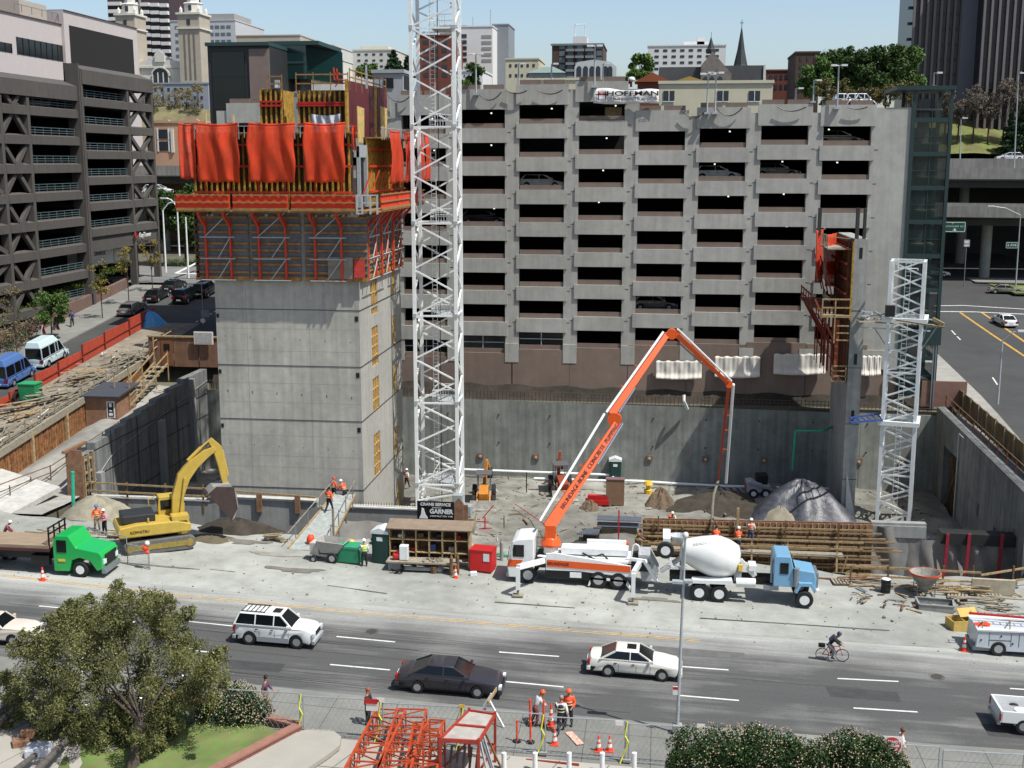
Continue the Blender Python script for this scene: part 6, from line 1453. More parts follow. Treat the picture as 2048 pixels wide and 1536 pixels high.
    for f in(.49,.30):
        for s in(-1,1): q.box((X(f)-.1,s*(hw+.01)-.02,bz*.80),(X(f)+.06,s*(hw+.01)+.02,bz*.80+.04))
    q.obj('door_trim',M_black if not grey else M_steel,t,0)
    if m2 and kind in('suv',): q=MB().box((X(wx[0]+.1),-hw-.015,.28),(X(wx[1]-.1),hw+.015,.56));q.obj('side_cladding',m2,t,0)
    if sunroof: q=MB().box((X(g[2]-.13),-tw*.5,Hh-.01),(X(g[2]-.03),tw*.5,Hh+.012));q.obj('sunroof',M_glass,t,0)
    if rack:
        q=MB()
        for s in(-1,1): q.bar((X(.08),s*tw*.8,Hh+.05),(X(.38),s*tw*.8,Hh+.05),.04)
        for i in range(6): x=X(.09+i*.055);q.bar((x,-tw*.8,Hh+.05),(x,tw*.8,Hh+.05),.03)
        q.obj('roof_rack',M_black,t,0)
    return t
def on_ave(px_r,px_f,py,W_):
    a=st(px_r,py);b=st(px_f,py);return a,b
M_pwhite=mat('car white','d6d8d6',.25,.0,coat=.6,spec=.5);M_pearl=mat('pearl white','cfcdc4',.25,0,coat=.6);M_cgrey=mat('car charcoal','37353b',.3,0,coat=.6,metal=.3);M_csilver=mat('car silver','7a7675',.3,0,coat=.5,metal=.4)
M_cream=MATS['cream stucco'];M_bg_=mat('car beige white','c9bfb2',.35,0,coat=.4);M_cblack=mat('car black','111315',.2,0,coat=.7);M_cgold=mat('car pale gold','98937f',.3,0,coat=.6,metal=.3);M_dgreen=mat('car dark green','16201f',.2,0,coat=.7)
M_clad=mat('grey cladding car','8d8f92',.5,0)
def carat(label,pxr,pyr,pxf,pyf,Wd,Hh,kind,m,**k):
    """rear and front contact points of the near side in the picture"""
    a=st(pxr,pyr);b=st(pxf,pyf);L=(b-a).length*k.pop('lf',1.55);c=(a+b)/2;c.y+=Wd/2-.1;c.z=SL*c.x+.01;
    d=b-a;rz=math.atan2(d.y,d.x)*.5
    return car(label,c,rz,L,Wd,Hh,kind,m,**k)
carat('white off-road wagon with roof rack and open sunroof driving in the far lane',498,1289,597,1298,1.78,1.75,'suv',M_pwhite,m2=M_clad,wr=.38,sunroof=1,rack=1,lf=1.62,wx=(.2,.79),cat='off-roader',name='off_road_car')
carat('white four door sedan with a dark sunroof driving behind the street lamp pole',1214,1353,1322,1363,1.85,1.42,'sedan',M_pearl,sunroof=1,lf=1.73,wx=(.22,.80))
carat('dark grey four door sedan with black steel wheels in the near lane',837,1386,955,1397,1.95,1.46,'sedan',M_cgrey,lf=1.78,wx=(.21,.78))
carat('beige white boxy old sedan driving in at the left picture edge',-70,1287,26,1292,1.7,1.42,'boxy',M_bg_,lf=1.75,wx=(.2,.79))
a=st(2006,1468);t=T('pickup_truck','white pickup truck with an open bed leaving at the lower right edge','pickup truck',(a.x+2.6,a.y+.95,SL*a.x));t.rotation_euler=(0,.031,0)
q=MB().prism([(-2.75,.5),(-2.1,.5),(-2.1,.35),(2.6,.35),(2.6,.95),(1.6,1.05),(-.2,1.05),(-.2,1.02),(-.3,1.02),(-.3,.62),(-2.65,.62),(-2.65,1.02),(-2.75,1.02)],'y',-.9,.9)
q.box((-2.75,-.98,.5),(-.2,-.88,1.08));q.box((-2.75,.88,.5),(-.2,.98,1.08));q.box((-2.8,-.98,.5),(-2.7,.98,1.08));q.obj('body',M_pwhite,t,0,bevel=.02)
q=MB().box((-2.65,-.87,.625),(-.32,.87,.66));q.obj('bed_floor',M_clad,t,0)
q=MB().add([(-.2,-.8,1.0),(1.3,-.8,1.0),(1.3,.8,1.0),(-.2,.8,1.0),(-.1,-.68,1.65),(.8,-.68,1.65),(.8,.68,1.65),(-.1,.68,1.65)],[(3,2,1,0),(4,5,6,7),(0,1,5,4),(1,2,6,5),(2,3,7,6),(3,0,4,7)]);q.obj('windows',M_glass,t,0)
q=MB().box((-.12,-.7,1.64),(.82,.7,1.7));q.obj('roof',M_pwhite,t,0)
q=MB().box((-2.9,-.9,.35),(-2.75,.9,.5));q.obj('bumper',M_chr,t,0)
for s in(-1,1): q=MB().box((-2.83,s*.84,.6),(-2.76,s*.99,.95));q.obj('tail_light',M_tail,t,0)
for x in(-1.7,1.7):
    for s in(-1,1): wheel(t,x,s*.86,.37,.25,s)
q=MB().lathe([(0,.75),(.35,.7),(.3,.66),(0,.66)],12,(-1.5,.2,0));q.obj('white_bundle',M_white,t,0)
def lstcar(label,px,py,X,L,Wd,Hh,kind,m,**k):
    p=aX(px,py,X);c=V3((X-Wd/2,p.y+L/2,zl(p.y+L/2)));t=car(label,c,PI/2,L,Wd,Hh,kind,m,group=k.pop('group','vehicles on the left street'),**k)
    t.rotation_euler=(0,-math.atan(LA[2]),PI/2);
    return t
M_wvan=mat('van pale blue white','bfd0d2',.3,0,coat=.5);M_bvan=mat('van blue','4d6da3',.35,0,coat=.5)
Xn=-59.6
v=lstcar('white high roof van parked beside the red fence',88,729,Xn,5.3,2.0,2.15,'van',M_wvan,wr=.36,wx=(.2,.82));
def hiroof(v,m):
    q=MB().add([(-2.6,-.85,2.1),(1.15,-.85,2.1),(1.15,.85,2.1),(-2.6,.85,2.1),(-2.45,-.62,2.75),(.55,-.62,2.75),(.55,.62,2.75),(-2.45,.62,2.75)],[(3,2,1,0),(4,5,6,7),(0,1,5,4),(1,2,6,5),(2,3,7,6),(3,0,4,7)]);q.obj('raised_roof',m,v,0,bevel=.08)
hiroof(v,M_wvan)
v=lstcar('blue high roof van with a pale stripe at the left picture edge',18,776,Xn,5.3,2.0,2.15,'van',M_bvan,wr=.36,wx=(.2,.82));hiroof(v,M_bvan)
lstcar('silver grey sedan parked nearest the vans on the left street',263,636,-60.6,4.7,1.8,1.4,'boxy',M_csilver)
lstcar('black sedan parked behind the silver one on the left street',313,607,-60.6,4.7,1.8,1.42,'sedan',M_cblack)
lstcar('dark green sedan farthest up the parking lane on the left street',347,583,-60.8,4.7,1.8,1.4,'sedan',M_dgreen)
lstcar('black off-roader driving up the left street beside the black sedan',372,601,-56.6,4.6,1.85,1.85,'suv',M_cblack,wr=.38,name='off_road_car')
lstcar('dark off-roader half hidden behind the formwork on the left street',412,577,-55.4,4.6,1.85,1.85,'suv',M_cblack,wr=.38,name='off_road_car')
def rstcar(label,px,py,rz,L,Wd,Hh,kind,m,ry=0,**k):
    p=rst(px,py);t=car(label,(p.x,p.y,zr(p.y)+.01),rz,L,Wd,Hh,kind,m,group='cars on the right street',**k);t.rotation_euler=(0,ry,rz);return t
rstcar('white sedan driving away between the yellow lines on the right street',2008,650,PI/2+.12,4.5,1.75,1.4,'sedan',M_pwhite,-.055)
rstcar('pale gold coupe crossing the right intersection beside the freeway pillar',2012,587,-.12,4.8,1.8,1.3,'sedan',M_cgold,0)
rstcar('white car half hidden behind the elevator tower under the freeway',1868,553,-.05,4.5,1.75,1.4,'sedan',M_pwhite,0)
c=aY(2018,322,226);t=car('white estate car on the uppermost freeway deck at the right',(c.x,226,c.z),PI,4.6,1.8,1.5,'hatch',M_pwhite,group='cars on the freeway');t.rotation_euler=(0,0,PI)
c=aY(1955,350,207);car('silver car on the middle freeway deck at the right, half behind the parapet',(c.x,207,c.z-.75),0,4.7,1.8,1.4,'sedan',M_csilver,group='cars on the freeway',lean=None)
c=aY(316,384,196);car('white car on the lower freeway deck at the left beyond the brown garage',(c.x,196,c.z-.35),0,4.8,1.85,1.6,'hatch',M_pwhite,group='cars on the freeway',lean=None)
for i,(px,lab) in enumerate(((1690,'white car on the garage roof just right of the parapet light pole'),(1712,'second white car on the garage roof right of the pole'),(1731,'third white car on the garage roof, nearest the elevator tower'))):
    c=aY(px,214,GY+3);car(lab,(c.x,GY+4,c.z-.2),0,1.9,1.8,1.45,'hatch',M_pwhite,group='cars on the garage roof',lean=None)
t=T('box_truck','white box truck with blue lettering parked under the brown garage','truck',(LX-3.2,136,zl(136)))
def Lp(px,py,X=LX-2): return aX(px,py,X)
a=Lp(172,532);b=Lp(226,490);
q=MB().box((LX-4.4,a.y,a.z-.2),(LX-2,b.y,Lp(200,492).z+.3));q.obj('cargo_box',M_white,t)
text('Shred-it',.95,M_blue,t,facing((LX-1.96,(a.y+b.y)/2,(a.z+b.z)/2+.3),(0,1,0)))
b2=Lp(268,490);q=MB().box((LX-4.3,b.y+.5,a.z-.4),(LX-2.1,b2.y,Lp(240,492).z-.3));q.obj('cab',M_white,t,bevel=.1)
for y in(a.y+1,b.y-.8,b2.y-1): wheel(t,LX-2.2,y,.45,.3,1,world=1,z=zl(y)+.45)
M_kg=mat('truck green','10a04a',.3,0,coat=.6)
f=st(160,1155);Y0=f.y
def P0(px,py,dy=0): return aY(px,py,Y0+dy)
t=T('flatbed_truck','bright green cab flatbed truck with an empty timber bed at the left edge','truck',(f.x-4,Y0+1.2,SL*f.x))
x_=lambda px,py=1110:P0(px,py).x
z_=lambda py,px=150:P0(px,py).z
gx,gz0=x_(160),z_(1155)
q=MB().prism([(x_(106),z_(1138)),(x_(106),z_(1088)),(x_(112),z_(1073)),(x_(138),z_(1073)),(x_(152),z_(1096)),(x_(198),z_(1104)),(x_(203),z_(1112)),(x_(203),z_(1137)),(x_(192),z_(1141)),(x_(178),z_(1122)),(x_(158),z_(1116)),(x_(142),z_(1122)),(x_(136),z_(1144)),(x_(106),z_(1144))],'y',Y0+.02,Y0+2.25);q.obj('cab',M_kg,t,bevel=.06)
q=MB().slab([P0(140,1076,.25)+V3((.04,0,0)),P0(152,1097,.12)+V3((.04,0,0)),P0(152,1097,2.1)+V3((.04,0,.0)),P0(140,1076,2.0)+V3((.04,0,0))],.03);q.box((x_(114),Y0-.01,z_(1106)),(x_(133),Y0+.02,z_(1082)));q.obj('windows',M_glass,t)
q=MB().box((x_(203),Y0+.4,z_(1133)),(x_(203)+.05,Y0+1.9,z_(1111)));q.obj('grille',M_black,t)
q=MB().box((x_(200),Y0+.1,z_(1146)),(x_(203)+.15,Y0+2.2,z_(1136)));q.obj('bumper',M_steel,t)
for y in(.15,1.75): q=MB().box((x_(203)-.02,Y0+y,z_(1128)),(x_(203)+.07,Y0+y+.35,z_(1119)));q.obj('headlight',M_head,t)
q=MB().box((x_(116),Y0-.015,z_(1124)),(x_(130),Y0-.005,z_(1119)));q.obj('door_logo',M_yel,t)
q=MB().box((x_(-160),Y0+.0,z_(1100)),(x_(98),Y0+2.4,z_(1094)));q.obj('bed',mat('bed boards','8d7b66',.8,.2,3,stretch=(.2,3,1)),t)
q=MB().box((x_(-160),Y0-.03,z_(1106)),(x_(98),Y0+2.43,z_(1100)));q.obj('bed_rail',mat('maroon bed','4a2426',.6,.1,2),t)
q=MB().box((x_(-160),Y0+.5,z_(1125)),(x_(200),Y0+.8,z_(1112)));q.box((x_(-160),Y0+1.5,z_(1125)),(x_(200),Y0+1.8,z_(1112)));q.box((x_(60),Y0+.1,z_(1134)),(x_(95),Y0+.5,z_(1115)));q.obj('chassis',M_black,t)
q=MB()
for y in(.1,.8,1.5,2.2): q.bar((x_(98),Y0+y,z_(1100)),(x_(98),Y0+y,z_(1058)),.08)
for z in(1060,1072): q.bar((x_(98),Y0+.1,z_(z)),(x_(98),Y0+2.3,z_(z)),.08)
q.obj('headboard',M_black,t)
for px,s in((158,1),(-20,1),(-70,1)):
    for y,s2 in((.15,-1),(2.2,1)): wheel(t,x_(px),Y0+y,.5,.3,s2,world=1,z=gz0+.5,rim=M_white)
f=st(1060,1167);Y0=f.y;M_pump=mat('pump orange','d6520f',.45,.05,3,coat=.1)
x_=lambda px,py=1130:P0(px,py).x
z_=lambda py,px=1150:P0(px,py).z
t=T('concrete_pump_truck','white and orange concrete pump truck with its long orange boom raised over the excavation','pump truck',(x_(1160),Y0+1.25,SL*x_(1160)))
q=MB().prism([(x_(1017),z_(1160)),(x_(1014),z_(1140)),(x_(1024),z_(1088)),(x_(1034),z_(1083)),(x_(1068),z_(1080)),(x_(1068),z_(1142)),(x_(1060),z_(1133)),(x_(1048),z_(1133)),(x_(1040),z_(1142)),(x_(1036),z_(1160))],'y',Y0,Y0+2.35);q.obj('cab',M_white,t,bevel=.08)
q=MB().box((x_(1027),Y0-.03,z_(1118)),(x_(1048),Y0-.001,z_(1094)));q.slab([P0(1018,1120,.2)+V3((-.12,0,0)),P0(1022,1092,.2)+V3((-.1,0,0)),P0(1022,1092,2.1)+V3((-.1,0,0)),P0(1018,1120,2.1)+V3((-.12,0,0))],.04);q.obj('windows',M_glass,t)
q=MB().prism([(x_(1014),z_(1138)),(x_(1017),z_(1124)),(x_(1046),z_(1124)),(x_(1036),z_(1138))],'y',Y0-.015,Y0+2.365);q.obj('cab_stripe',M_pump,t)
q=MB().box((x_(1012),Y0+.1,z_(1160)),(x_(1018),Y0+2.25,z_(1150)));q.obj('bumper',M_steel,t)
q=MB().box((x_(1026),Y0-.25,z_(1115)),(x_(1030),Y0-.1,z_(1100)));q.obj('mirror',M_black,t)
q=MB().box((x_(1070),Y0+.2,z_(1140)),(x_(1300),Y0+2.2,z_(1122)));q.box((x_(1090),Y0+.1,z_(1160)),(x_(1180),Y0+.7,z_(1142)));q.obj('chassis',M_black,t)
q=MB().prism([(x_(1092),z_(1142)),(x_(1092),z_(1110)),(x_(1110),z_(1108)),(x_(1262),z_(1128)),(x_(1262),z_(1150)),(x_(1160),z_(1142))],'y',Y0-.02,Y0+.15);q.box((x_(1092),Y0+.15,z_(1125)),(x_(1262),Y0+2.3,z_(1121)));q.obj('side_panel',M_white,t)
q=MB().slab([P0(1094,1119,-.03),P0(1261,1133,-.03),P0(1261,1145,-.03),P0(1094,1133,-.03)],.02);q.obj('side_stripe',M_pump,t)
text('BRUNDAGE',.26,M_black,t,facing(P0(1116,1128,-.06),(1,0,-.03)))
q=MB().box((x_(1140),Y0-.05,z_(1155)),(x_(1163),Y0+.2,z_(1145)));q.obj('battery_box',M_white,t)
for px,py in((1056,1167),(1197,1186),(1237,1188)):
    for y,s in((.12,-1),(2.2,1)): g_=st(px,py);wheel(t,x_(px),Y0+y,.56,.34,s,world=1,z=SL*x_(px)+.56)
q=MB().prism([(x_(1176),z_(1170)),(x_(1182),z_(1153)),(x_(1250),z_(1156)),(x_(1262),z_(1172)),(x_(1258),z_(1172)),(x_(1248),z_(1160)),(x_(1184),z_(1157)),(x_(1180),z_(1170))],'y',Y0-.05,Y0+.45);q.obj('fender',M_white,t)
q=MB()
for k in range(5): q.tube(P0(1075+k*3,1112-k,.5+.3*k),P0(1270,1128-k*3,.5+.3*k),.06,6)
q.obj('delivery_pipe',M_wht,t)
q=MB().box((x_(1120),Y0+.9,z_(1118)),(x_(1255),Y0+1.9,z_(1106)));q.box((x_(1170),Y0+1.9,z_(1112)),(x_(1250),Y0+2.2,z_(1098)));q.obj('pump_unit',M_wht,t)
q=MB().box((x_(1220),Y0+2.0,z_(1110)),(x_(1255),Y0+2.35,z_(1102)));q.obj('orange_box',M_pump,t)
q=MB().path([P0(1262,1120,.4),P0(1266,1092,.4),P0(1272,1088,.4),P0(1278,1092,.4),P0(1280,1120,.4)],.05,6);q.obj('ladder_hoop',M_wht,t)
q=MB().path([P0(1190,1113,.5),P0(1205,1108,.6),P0(1225,1128,.4),P0(1200,1124,.3),P0(1165,1106,.9)],.05,6);q.obj('hose',M_black,t)
q=MB().prism([(x_(1280),z_(1140)),(x_(1276),z_(1108)),(x_(1300),z_(1108)),(x_(1318),z_(1140)),(x_(1300),z_(1160)),(x_(1284),z_(1160))],'y',Y0+.3,Y0+2.0);q.obj('hopper',mat('hopper grey','a2a5a6',.6,.15,3),t)
q=MB().bar(P0(1262,1118,.1),P0(1290,1122,.1),.18);q.bar(P0(1288,1120,.1),P0(1315,1163,-.3),.2);q.obj('discharge_arm',M_white,t)
bc=V3((x_(1098),Y0+1.3,0));bx0=lambda px,py:aY(px,py,Y0+1.3)
q=MB();zt_=bx0(1098,1090).z;q.lathe([(.48,z_(1120)),(.42,zt_),(.42,zt_)],16,(bc.x,bc.y,0));q.obj('pedestal',M_white,t)
q=MB().lathe([(.62,zt_),(.66,zt_+.15),(.5,zt_+.5),(.34,zt_+.65)],18,(bc.x,bc.y,0));q.box((bc.x-.35,bc.y-.4,zt_+.5),(bc.x+.3,bc.y-.25,bx0(1098,1048).z));q.box((bc.x-.35,bc.y+.25,zt_+.5),(bc.x+.3,bc.y+.4,bx0(1098,1048).z));q.obj('turret',M_pump,t)
def Bp(px,py,f): return aY(px,py,Y0+1.3+f)
b0=Bp(1096,1056,0);b1=Bp(1236,846,4.5);b1b=Bp(1222,830,4.5);b2=Bp(1335,668,8);b2b=Bp(1352,668,8);b3=Bp(1458,768,13);b4=Bp(1436,962,20.5)
def boomseg(a,b,w0,h0,w1,h1,name,m):
    a=V3(a);b=V3(b);d=(b-a).normalized();s=V3((0,1,0));s=(s-d*s.dot(d)).normalized();u=d.cross(s)
    V=[a+s*(i*w0/2)+u*(j*h0/2) for i,j in((-1,-1),(1,-1),(1,1),(-1,1))]+[b+s*(i*w1/2)+u*(j*h1/2) for i,j in((-1,-1),(1,-1),(1,1),(-1,1))]
    q=MB().add(V,[(3,2,1,0),(4,5,6,7),(0,1,5,4),(1,2,6,5),(2,3,7,6),(3,0,4,7)]);return q.obj(name,m,t,bevel=.02)
s1=boomseg(b0,b1,.5,.74,.4,.55,'boom_section',M_pump)
boomseg(b1b,b2,.38,.48,.32,.36,'boom_section',M_pump);boomseg(b2b,b3,.3,.36,.24,.24,'boom_section',M_pump);boomseg(b3,b4,.2,.24,.14,.14,'boom_section',mat('boom dark orange','a8361a',.45,.05,3))
q=MB()
for p,r in((b1.lerp(b1b,.5),.46),(b2.lerp(b2b,.5),.36),(b3,.26)): q.lathe([(r,-.24),(r,.24)],14,p,'y')
q.bar(b1,b1b,.4,.55);q.bar(b2,b2b,.3,.35);q.obj('boom_joint',M_pump,t)
off=V3((-.55,-.1,.28))
q=MB().tube(b0+V3((-.5,-.15,.5)),b1b+V3((-.42,-.1,.1)),.085,8);q.tube(b1b+V3((-.3,-.1,.2)),b2+V3((-.28,-.1,.15)),.085,8);q.tube(b2b+V3((.1,-.1,.35)),b3+V3((.15,-.1,.25)),.075,8);q.tube(b3+V3((.3,-.1,0)),b4+V3((.62,-.1,-.1)),.11,8);q.obj('concrete_pipe',M_wht,t)
q=MB()
for a,b in((b0,b1),(b1b,b2),(b2b,b3)):
    for k in(.3,.55,.8): p=a.lerp(b,k);q.bar(p,p+V3((-.5,-.1,.35)) if a is not b2b else p+V3((.1,-.1,.4)),.07)
for k in(.3,.45,.65): p=b3.lerp(b4,k);q.bar(p,p+V3((.5,-.1,0)),.07)
q.obj('pipe_clamp',M_pump,t)
q=MB().tube(b0.lerp(b1,.62)+V3((.35,-.1,-.1)),b1+V3((.3,-.1,.0)),.09,8);q.tube(b1b.lerp(b2,.05)+V3((.3,-.1,-.1)),b1b.lerp(b2,.35)+V3((.25,-.1,-.1)),.08,8);q.tube(b2b.lerp(b3,.1)+V3((-.1,-.1,-.3)),b2b.lerp(b3,.5)+V3((-.1,-.1,-.25)),.07,8);q.obj('hydraulic_ram',M_chr,t)
q=MB();e=aY(1424,1046,84.2);q.path([b4,b4.lerp(e,.3)+V3((-.2,0,-.2)),b4.lerp(e,.6)+V3((-.15,0,-.2)),e],.11,8);q.obj('end_hose',mat('hose grey','6a655b',.8,.2,4),t)
d=(b1-b0).normalized();M=facing(b0.lerp(b1,.60)+V3((.02,-.30,.0)),tuple(d),(-d.z,0,d.x));text('BRUNDAGE-BONE  CONCRETE  PUMPING',.40,M_black,t,M,sx=.92)
def outr(pxa,pya,pxb,pyb,pxf,pyf,dy):
    a=P0(pxa,pya,.3);b=aY(pxb,pyb,Y0+dy);g_=st(pxf,pyf);b=V3((g_.x,g_.y,b.z))
    q=MB().bar(a,b,.26,.3);q.bar(b,(b.x,b.y,g_.z+.45),.24);q.obj('outrigger',M_white,t)
    q=MB().tube((b.x,b.y,g_.z+.45),(b.x,b.y,g_.z+.1),.08,8);q.cb((b.x,b.y,g_.z+.09),(.65,.5,.1));q.obj('outrigger_foot',M_woodg,t)
outr(1092,1120,1038,1134,1036,1193,-2.4);outr(1280,1125,1270,1150,1266,1208,-2.6)
f=st(1400,1202);Y0=f.y;M_lb=mat('mixer blue','6f9dbb',.35,.03,2,coat=.4)
t=T('mixer_truck','concrete mixer truck with a white drum and pale blue cab behind the pump truck','mixer truck',(x_(1490),Y0+1.2,SL*x_(1490)))
gx_=lambda px:SL*x_(px)
q=MB().box((x_(1340),Y0+.7,z_(1172,1400)),(x_(1600),Y0+.9,z_(1160,1400)));q.box((x_(1340),Y0+1.6,z_(1172,1400)),(x_(1600),Y0+1.8,z_(1160,1400)));q.obj('chassis',M_black,t)
A=aY(1362,1098,Y0+1.25);B=aY(1478,1122,Y0+1.25);ax=(B-A);Ld=ax.length;axn=ax.normalized()
prof=[(0,.0),(.62,.0),(.72,.06),(1.05,.30),(1.28,.52),(1.30,.62),(1.18,.80),(.95,.95),(.55,1.0),(0,1.0)]
q=MB();n=28;s1_=axn.cross(V3((0,1,0))).normalized();s2_=V3((0,1,0))
V=[];F2=[]
for r,u in prof:
    for i in range(n): a=2*PI*i/n;V.append(A+ax*u+(s1_*math.cos(a)+s2_*math.sin(a))*r)
for j in range(len(prof)-1):
    for i in range(n): F2.append((j*n+i,j*n+(i+1)%n,(j+1)*n+(i+1)%n,(j+1)*n+i))
q.add(V,F2);q.obj('drum',mat('drum white','d3d4d0',.4,.05,1.5,coat=.3),t,smooth=1)
mid=A+ax*.45;text('READY MIX',.24,M_steel,t,facing(A+ax*.42+V3((0,-.72,1.02)),tuple(axn),(0,.75,.66)))
q=MB();[q.bar((x_(1362),Y0+y,z_(1165,1400)),(x_(1366),Y0+y,z_(1100,1400)),.14) for y in(.35,2.1)];q.bar((x_(1366),Y0+.35,z_(1102,1400)),(x_(1366),Y0+2.1,z_(1102,1400)),.14);q.box((x_(1470),Y0+.5,z_(1165,1400)),(x_(1485),Y0+2.0,z_(1130,1400)));q.obj('drum_stand',M_steel,t)
q=MB().lathe([(.3,.0),(.55,.4),(.56,.45)],14,(x_(1356),Y0+1.25,z_(1098,1400)),cap=0);q.bar((x_(1362),Y0+1.2,z_(1120)),(x_(1322),Y0+1.2,z_(1148)),.5,.2);q.bar((x_(1375),Y0+.5,z_(1133)),(x_(1335),Y0+.5,z_(1130)),.3,.12);q.obj('discharge_chute',mat('chute grey','b4b7b6',.5,.15,3),t)
q=MB().prism([(x_(1378),z_(1172,1400)),(x_(1385),z_(1160,1400)),(x_(1465),z_(1158,1400)),(x_(1468),z_(1166,1400)),(x_(1388),z_(1166,1400))],'y',Y0-.1,Y0+.6);q.obj('fender',M_white,t)
for px in(1400,1440,1612):
    for y,s in((.1,-1),(2.3,1)): wheel(t,x_(px),Y0+y,.54,.36,s,world=1,z=gx_(px)+.54,rim=M_white)
q=MB().bar(aY(1345,1135,Y0+.4),aY(1330,1098,Y0+.4),.14);q.bar(aY(1345,1135,Y0+2),aY(1330,1098,Y0+2),.14);q.box((x_(1325),Y0+.2,z_(1082)),(x_(1340),Y0+2.2,z_(1072)));q.obj('booster_arm',M_wht,t)
for y,s in((.1,-1),(2.2,1)): c=aY(1331,1100,Y0+y);wheel(t,c.x,Y0+y,.52,.36,s,world=1,z=c.z,rim=M_white)
zc_=lambda py:aY(1590,py,Y0).z
q=MB().prism([(x_(1548),zc_(1176)),(x_(1548),zc_(1120)),(x_(1553),zc_(1115)),(x_(1582),zc_(1115)),(x_(1588),zc_(1138)),(x_(1590),zc_(1176))],'y',Y0+.1,Y0+2.3);q.obj('cab',M_lb,t,bevel=.06)
q=MB().prism([(x_(1588),zc_(1176)),(x_(1588),zc_(1140)),(x_(1632),zc_(1146)),(x_(1636),zc_(1160)),(x_(1634),zc_(1180)),(x_(1628),zc_(1178)),(x_(1620),zc_(1168)),(x_(1605),zc_(1168)),(x_(1597),zc_(1180))],'y',Y0+.25,Y0+2.15);q.obj('hood',M_lb,t,bevel=.08)
q=MB().prism([(x_(1592),zc_(1186)),(x_(1600),zc_(1166)),(x_(1626),zc_(1166)),(x_(1636),zc_(1180)),(x_(1628),zc_(1180)),(x_(1622),zc_(1172)),(x_(1604),zc_(1172)),(x_(1597),zc_(1186))],'y',Y0-.05,Y0+.4);q.obj('fender',M_lb,t)
q=MB().box((x_(1561),Y0+.07,zc_(1150)),(x_(1578),Y0+.1,zc_(1128)));q.slab([aY(1584,1120,Y0+.3)+V3((.06,0,0)),aY(1590,1139,Y0+.3)+V3((.06,0,0)),aY(1590,1139,Y0+.3)+V3((.06,1.7,0)),aY(1584,1120,Y0+.3)+V3((.06,1.7,0))],.03);q.obj('windows',M_glass,t)
q=MB().box((x_(1634),Y0+.4,zc_(1180)),(x_(1640),Y0+2,zc_(1150)));q.obj('grille',M_steel,t);q=MB().box((x_(1632),Y0+.1,zc_(1188)),(x_(1642),Y0+2.3,zc_(1180)));q.obj('bumper',M_white,t)
q=MB().lathe([(.16,zc_(1174)),(.16,zc_(1140)),(.2,zc_(1138)),(0,zc_(1136))],12,(x_(1594),Y0+.1,0));q.tube((x_(1550)-.15,Y0+.3,zc_(1170)),(x_(1550)-.15,Y0+.3,zc_(1105)),.08,8);q.obj('exhaust_stack',M_steel,t)
q=MB().tube((x_(1474),Y0+.25,zc_(1172)),(x_(1513),Y0+.25,zc_(1172)),.28,14);q.obj('water_tank',M_white,t)
q=MB().box((x_(1478),Y0+.3,zc_(1150)),(x_(1486),Y0+.7,zc_(1138)));q.obj('yellow_sign',M_yel,t)
q=MB().bar(aY(1480,1120,Y0+1),aY(1510,1152,Y0+1),.2,.3);q.box((x_(1500),Y0+.6,zc_(1152)),(x_(1515),Y0+1.6,zc_(1142)));q.obj('drum_drive',M_white,t)
q=MB().box((x_(1530),Y0+.2,zc_(1185)),(x_(1560),Y0+.6,zc_(1176)));q.obj('fuel_tank',M_steel,t)
dn=('top','second','third','fourth','fifth','sixth')
for k,r,m in((10,0,M_cgold),(9,1,M_csilver),(8,1,M_pwhite),(4,3,M_cgrey),(5,2,M_pwhite),(7,5,M_csilver),(10,3,M_cgrey)):
    car('parked car glimpsed on the '+dn[r]+' open deck, bay '+str(11-k)+' counted from the right garage end',(BX[k]-.3,GY+3.2,tops[k]-1.235-r*PIT-.45),0,4.3,1.7,1.4,'hatch',m,lean=None,group='cars parked on the garage decks',name='parked_car')
# ================================================================ MACHINES,PROPS
M_exy=mat('excavator yellow','b3973f',.45,.08,2,coat=.2);M_exo=mat('backhoe ochre','b9772c',.6,.15,3);M_trk=mat('track steel','5f5d59',.7,.2,6)
ORD='first second third fourth fifth sixth seventh eighth ninth tenth eleventh twelfth'.split()
c=st(306,1098);rz=.55
t=T('excavator','yellow tracked excavator with a raised boom digging at the left of the yard','excavator',(c.x,c.y+.6,SL*c.x),rz)
tr=.3
for y in(-1.25,1.25):
    q=MB().prism([(-2.2,.25),(-1.9,.0),(2.0,.0),(2.35,.3),(2.3,.75),(1.9,.95),(-1.9,.9),(-2.25,.7)],'y',y-.28,y+.28);o=q.obj('track',M_trk,t,0,bevel=.05)
    q=MB().prism([(-1.8,.3),(1.8,.3),(1.8,.65),(-1.8,.65)],'y',y-.31,y+.31);[q.lathe([(.0,-.32),(.26,-.32),(.26,.32),(0,.32)],12,(x,y,.48),'y') for x in(-1.9,1.95)];q.obj('roller_frame',mat('track frame','8b7a3a',.7,.2,4),o,0)
q=MB().lathe([(.9,.9),(.9,1.15)],18,(0,0,0));q.box((-1.4,-.9,.4),(1.4,.9,.8));q.obj('undercarriage',M_black,t,0)
R0=MB();R0.prism([(-2.5,1.2),(2.1,1.2),(2.1,1.75),(1.2,2.0),(-1.4,2.05),(-2.45,1.9),(-2.6,1.6)],'y',-1.45,1.45);R0.obj('house',M_exy,t,0,bevel=.08)
q=MB().box((-2.2,-.95,2.02),(-.1,.95,2.55));q.obj('engine_cover',mat('engine cover','26282a',.6,.1,3),t,0,bevel=.06)
q=MB().prism([(.3,1.9),(2.0,1.9),(2.05,2.6),(1.7,3.25),(.35,3.25),(.25,2.5)],'y',.45,1.4);q.obj('cab',M_exy,t,0,bevel=.06)
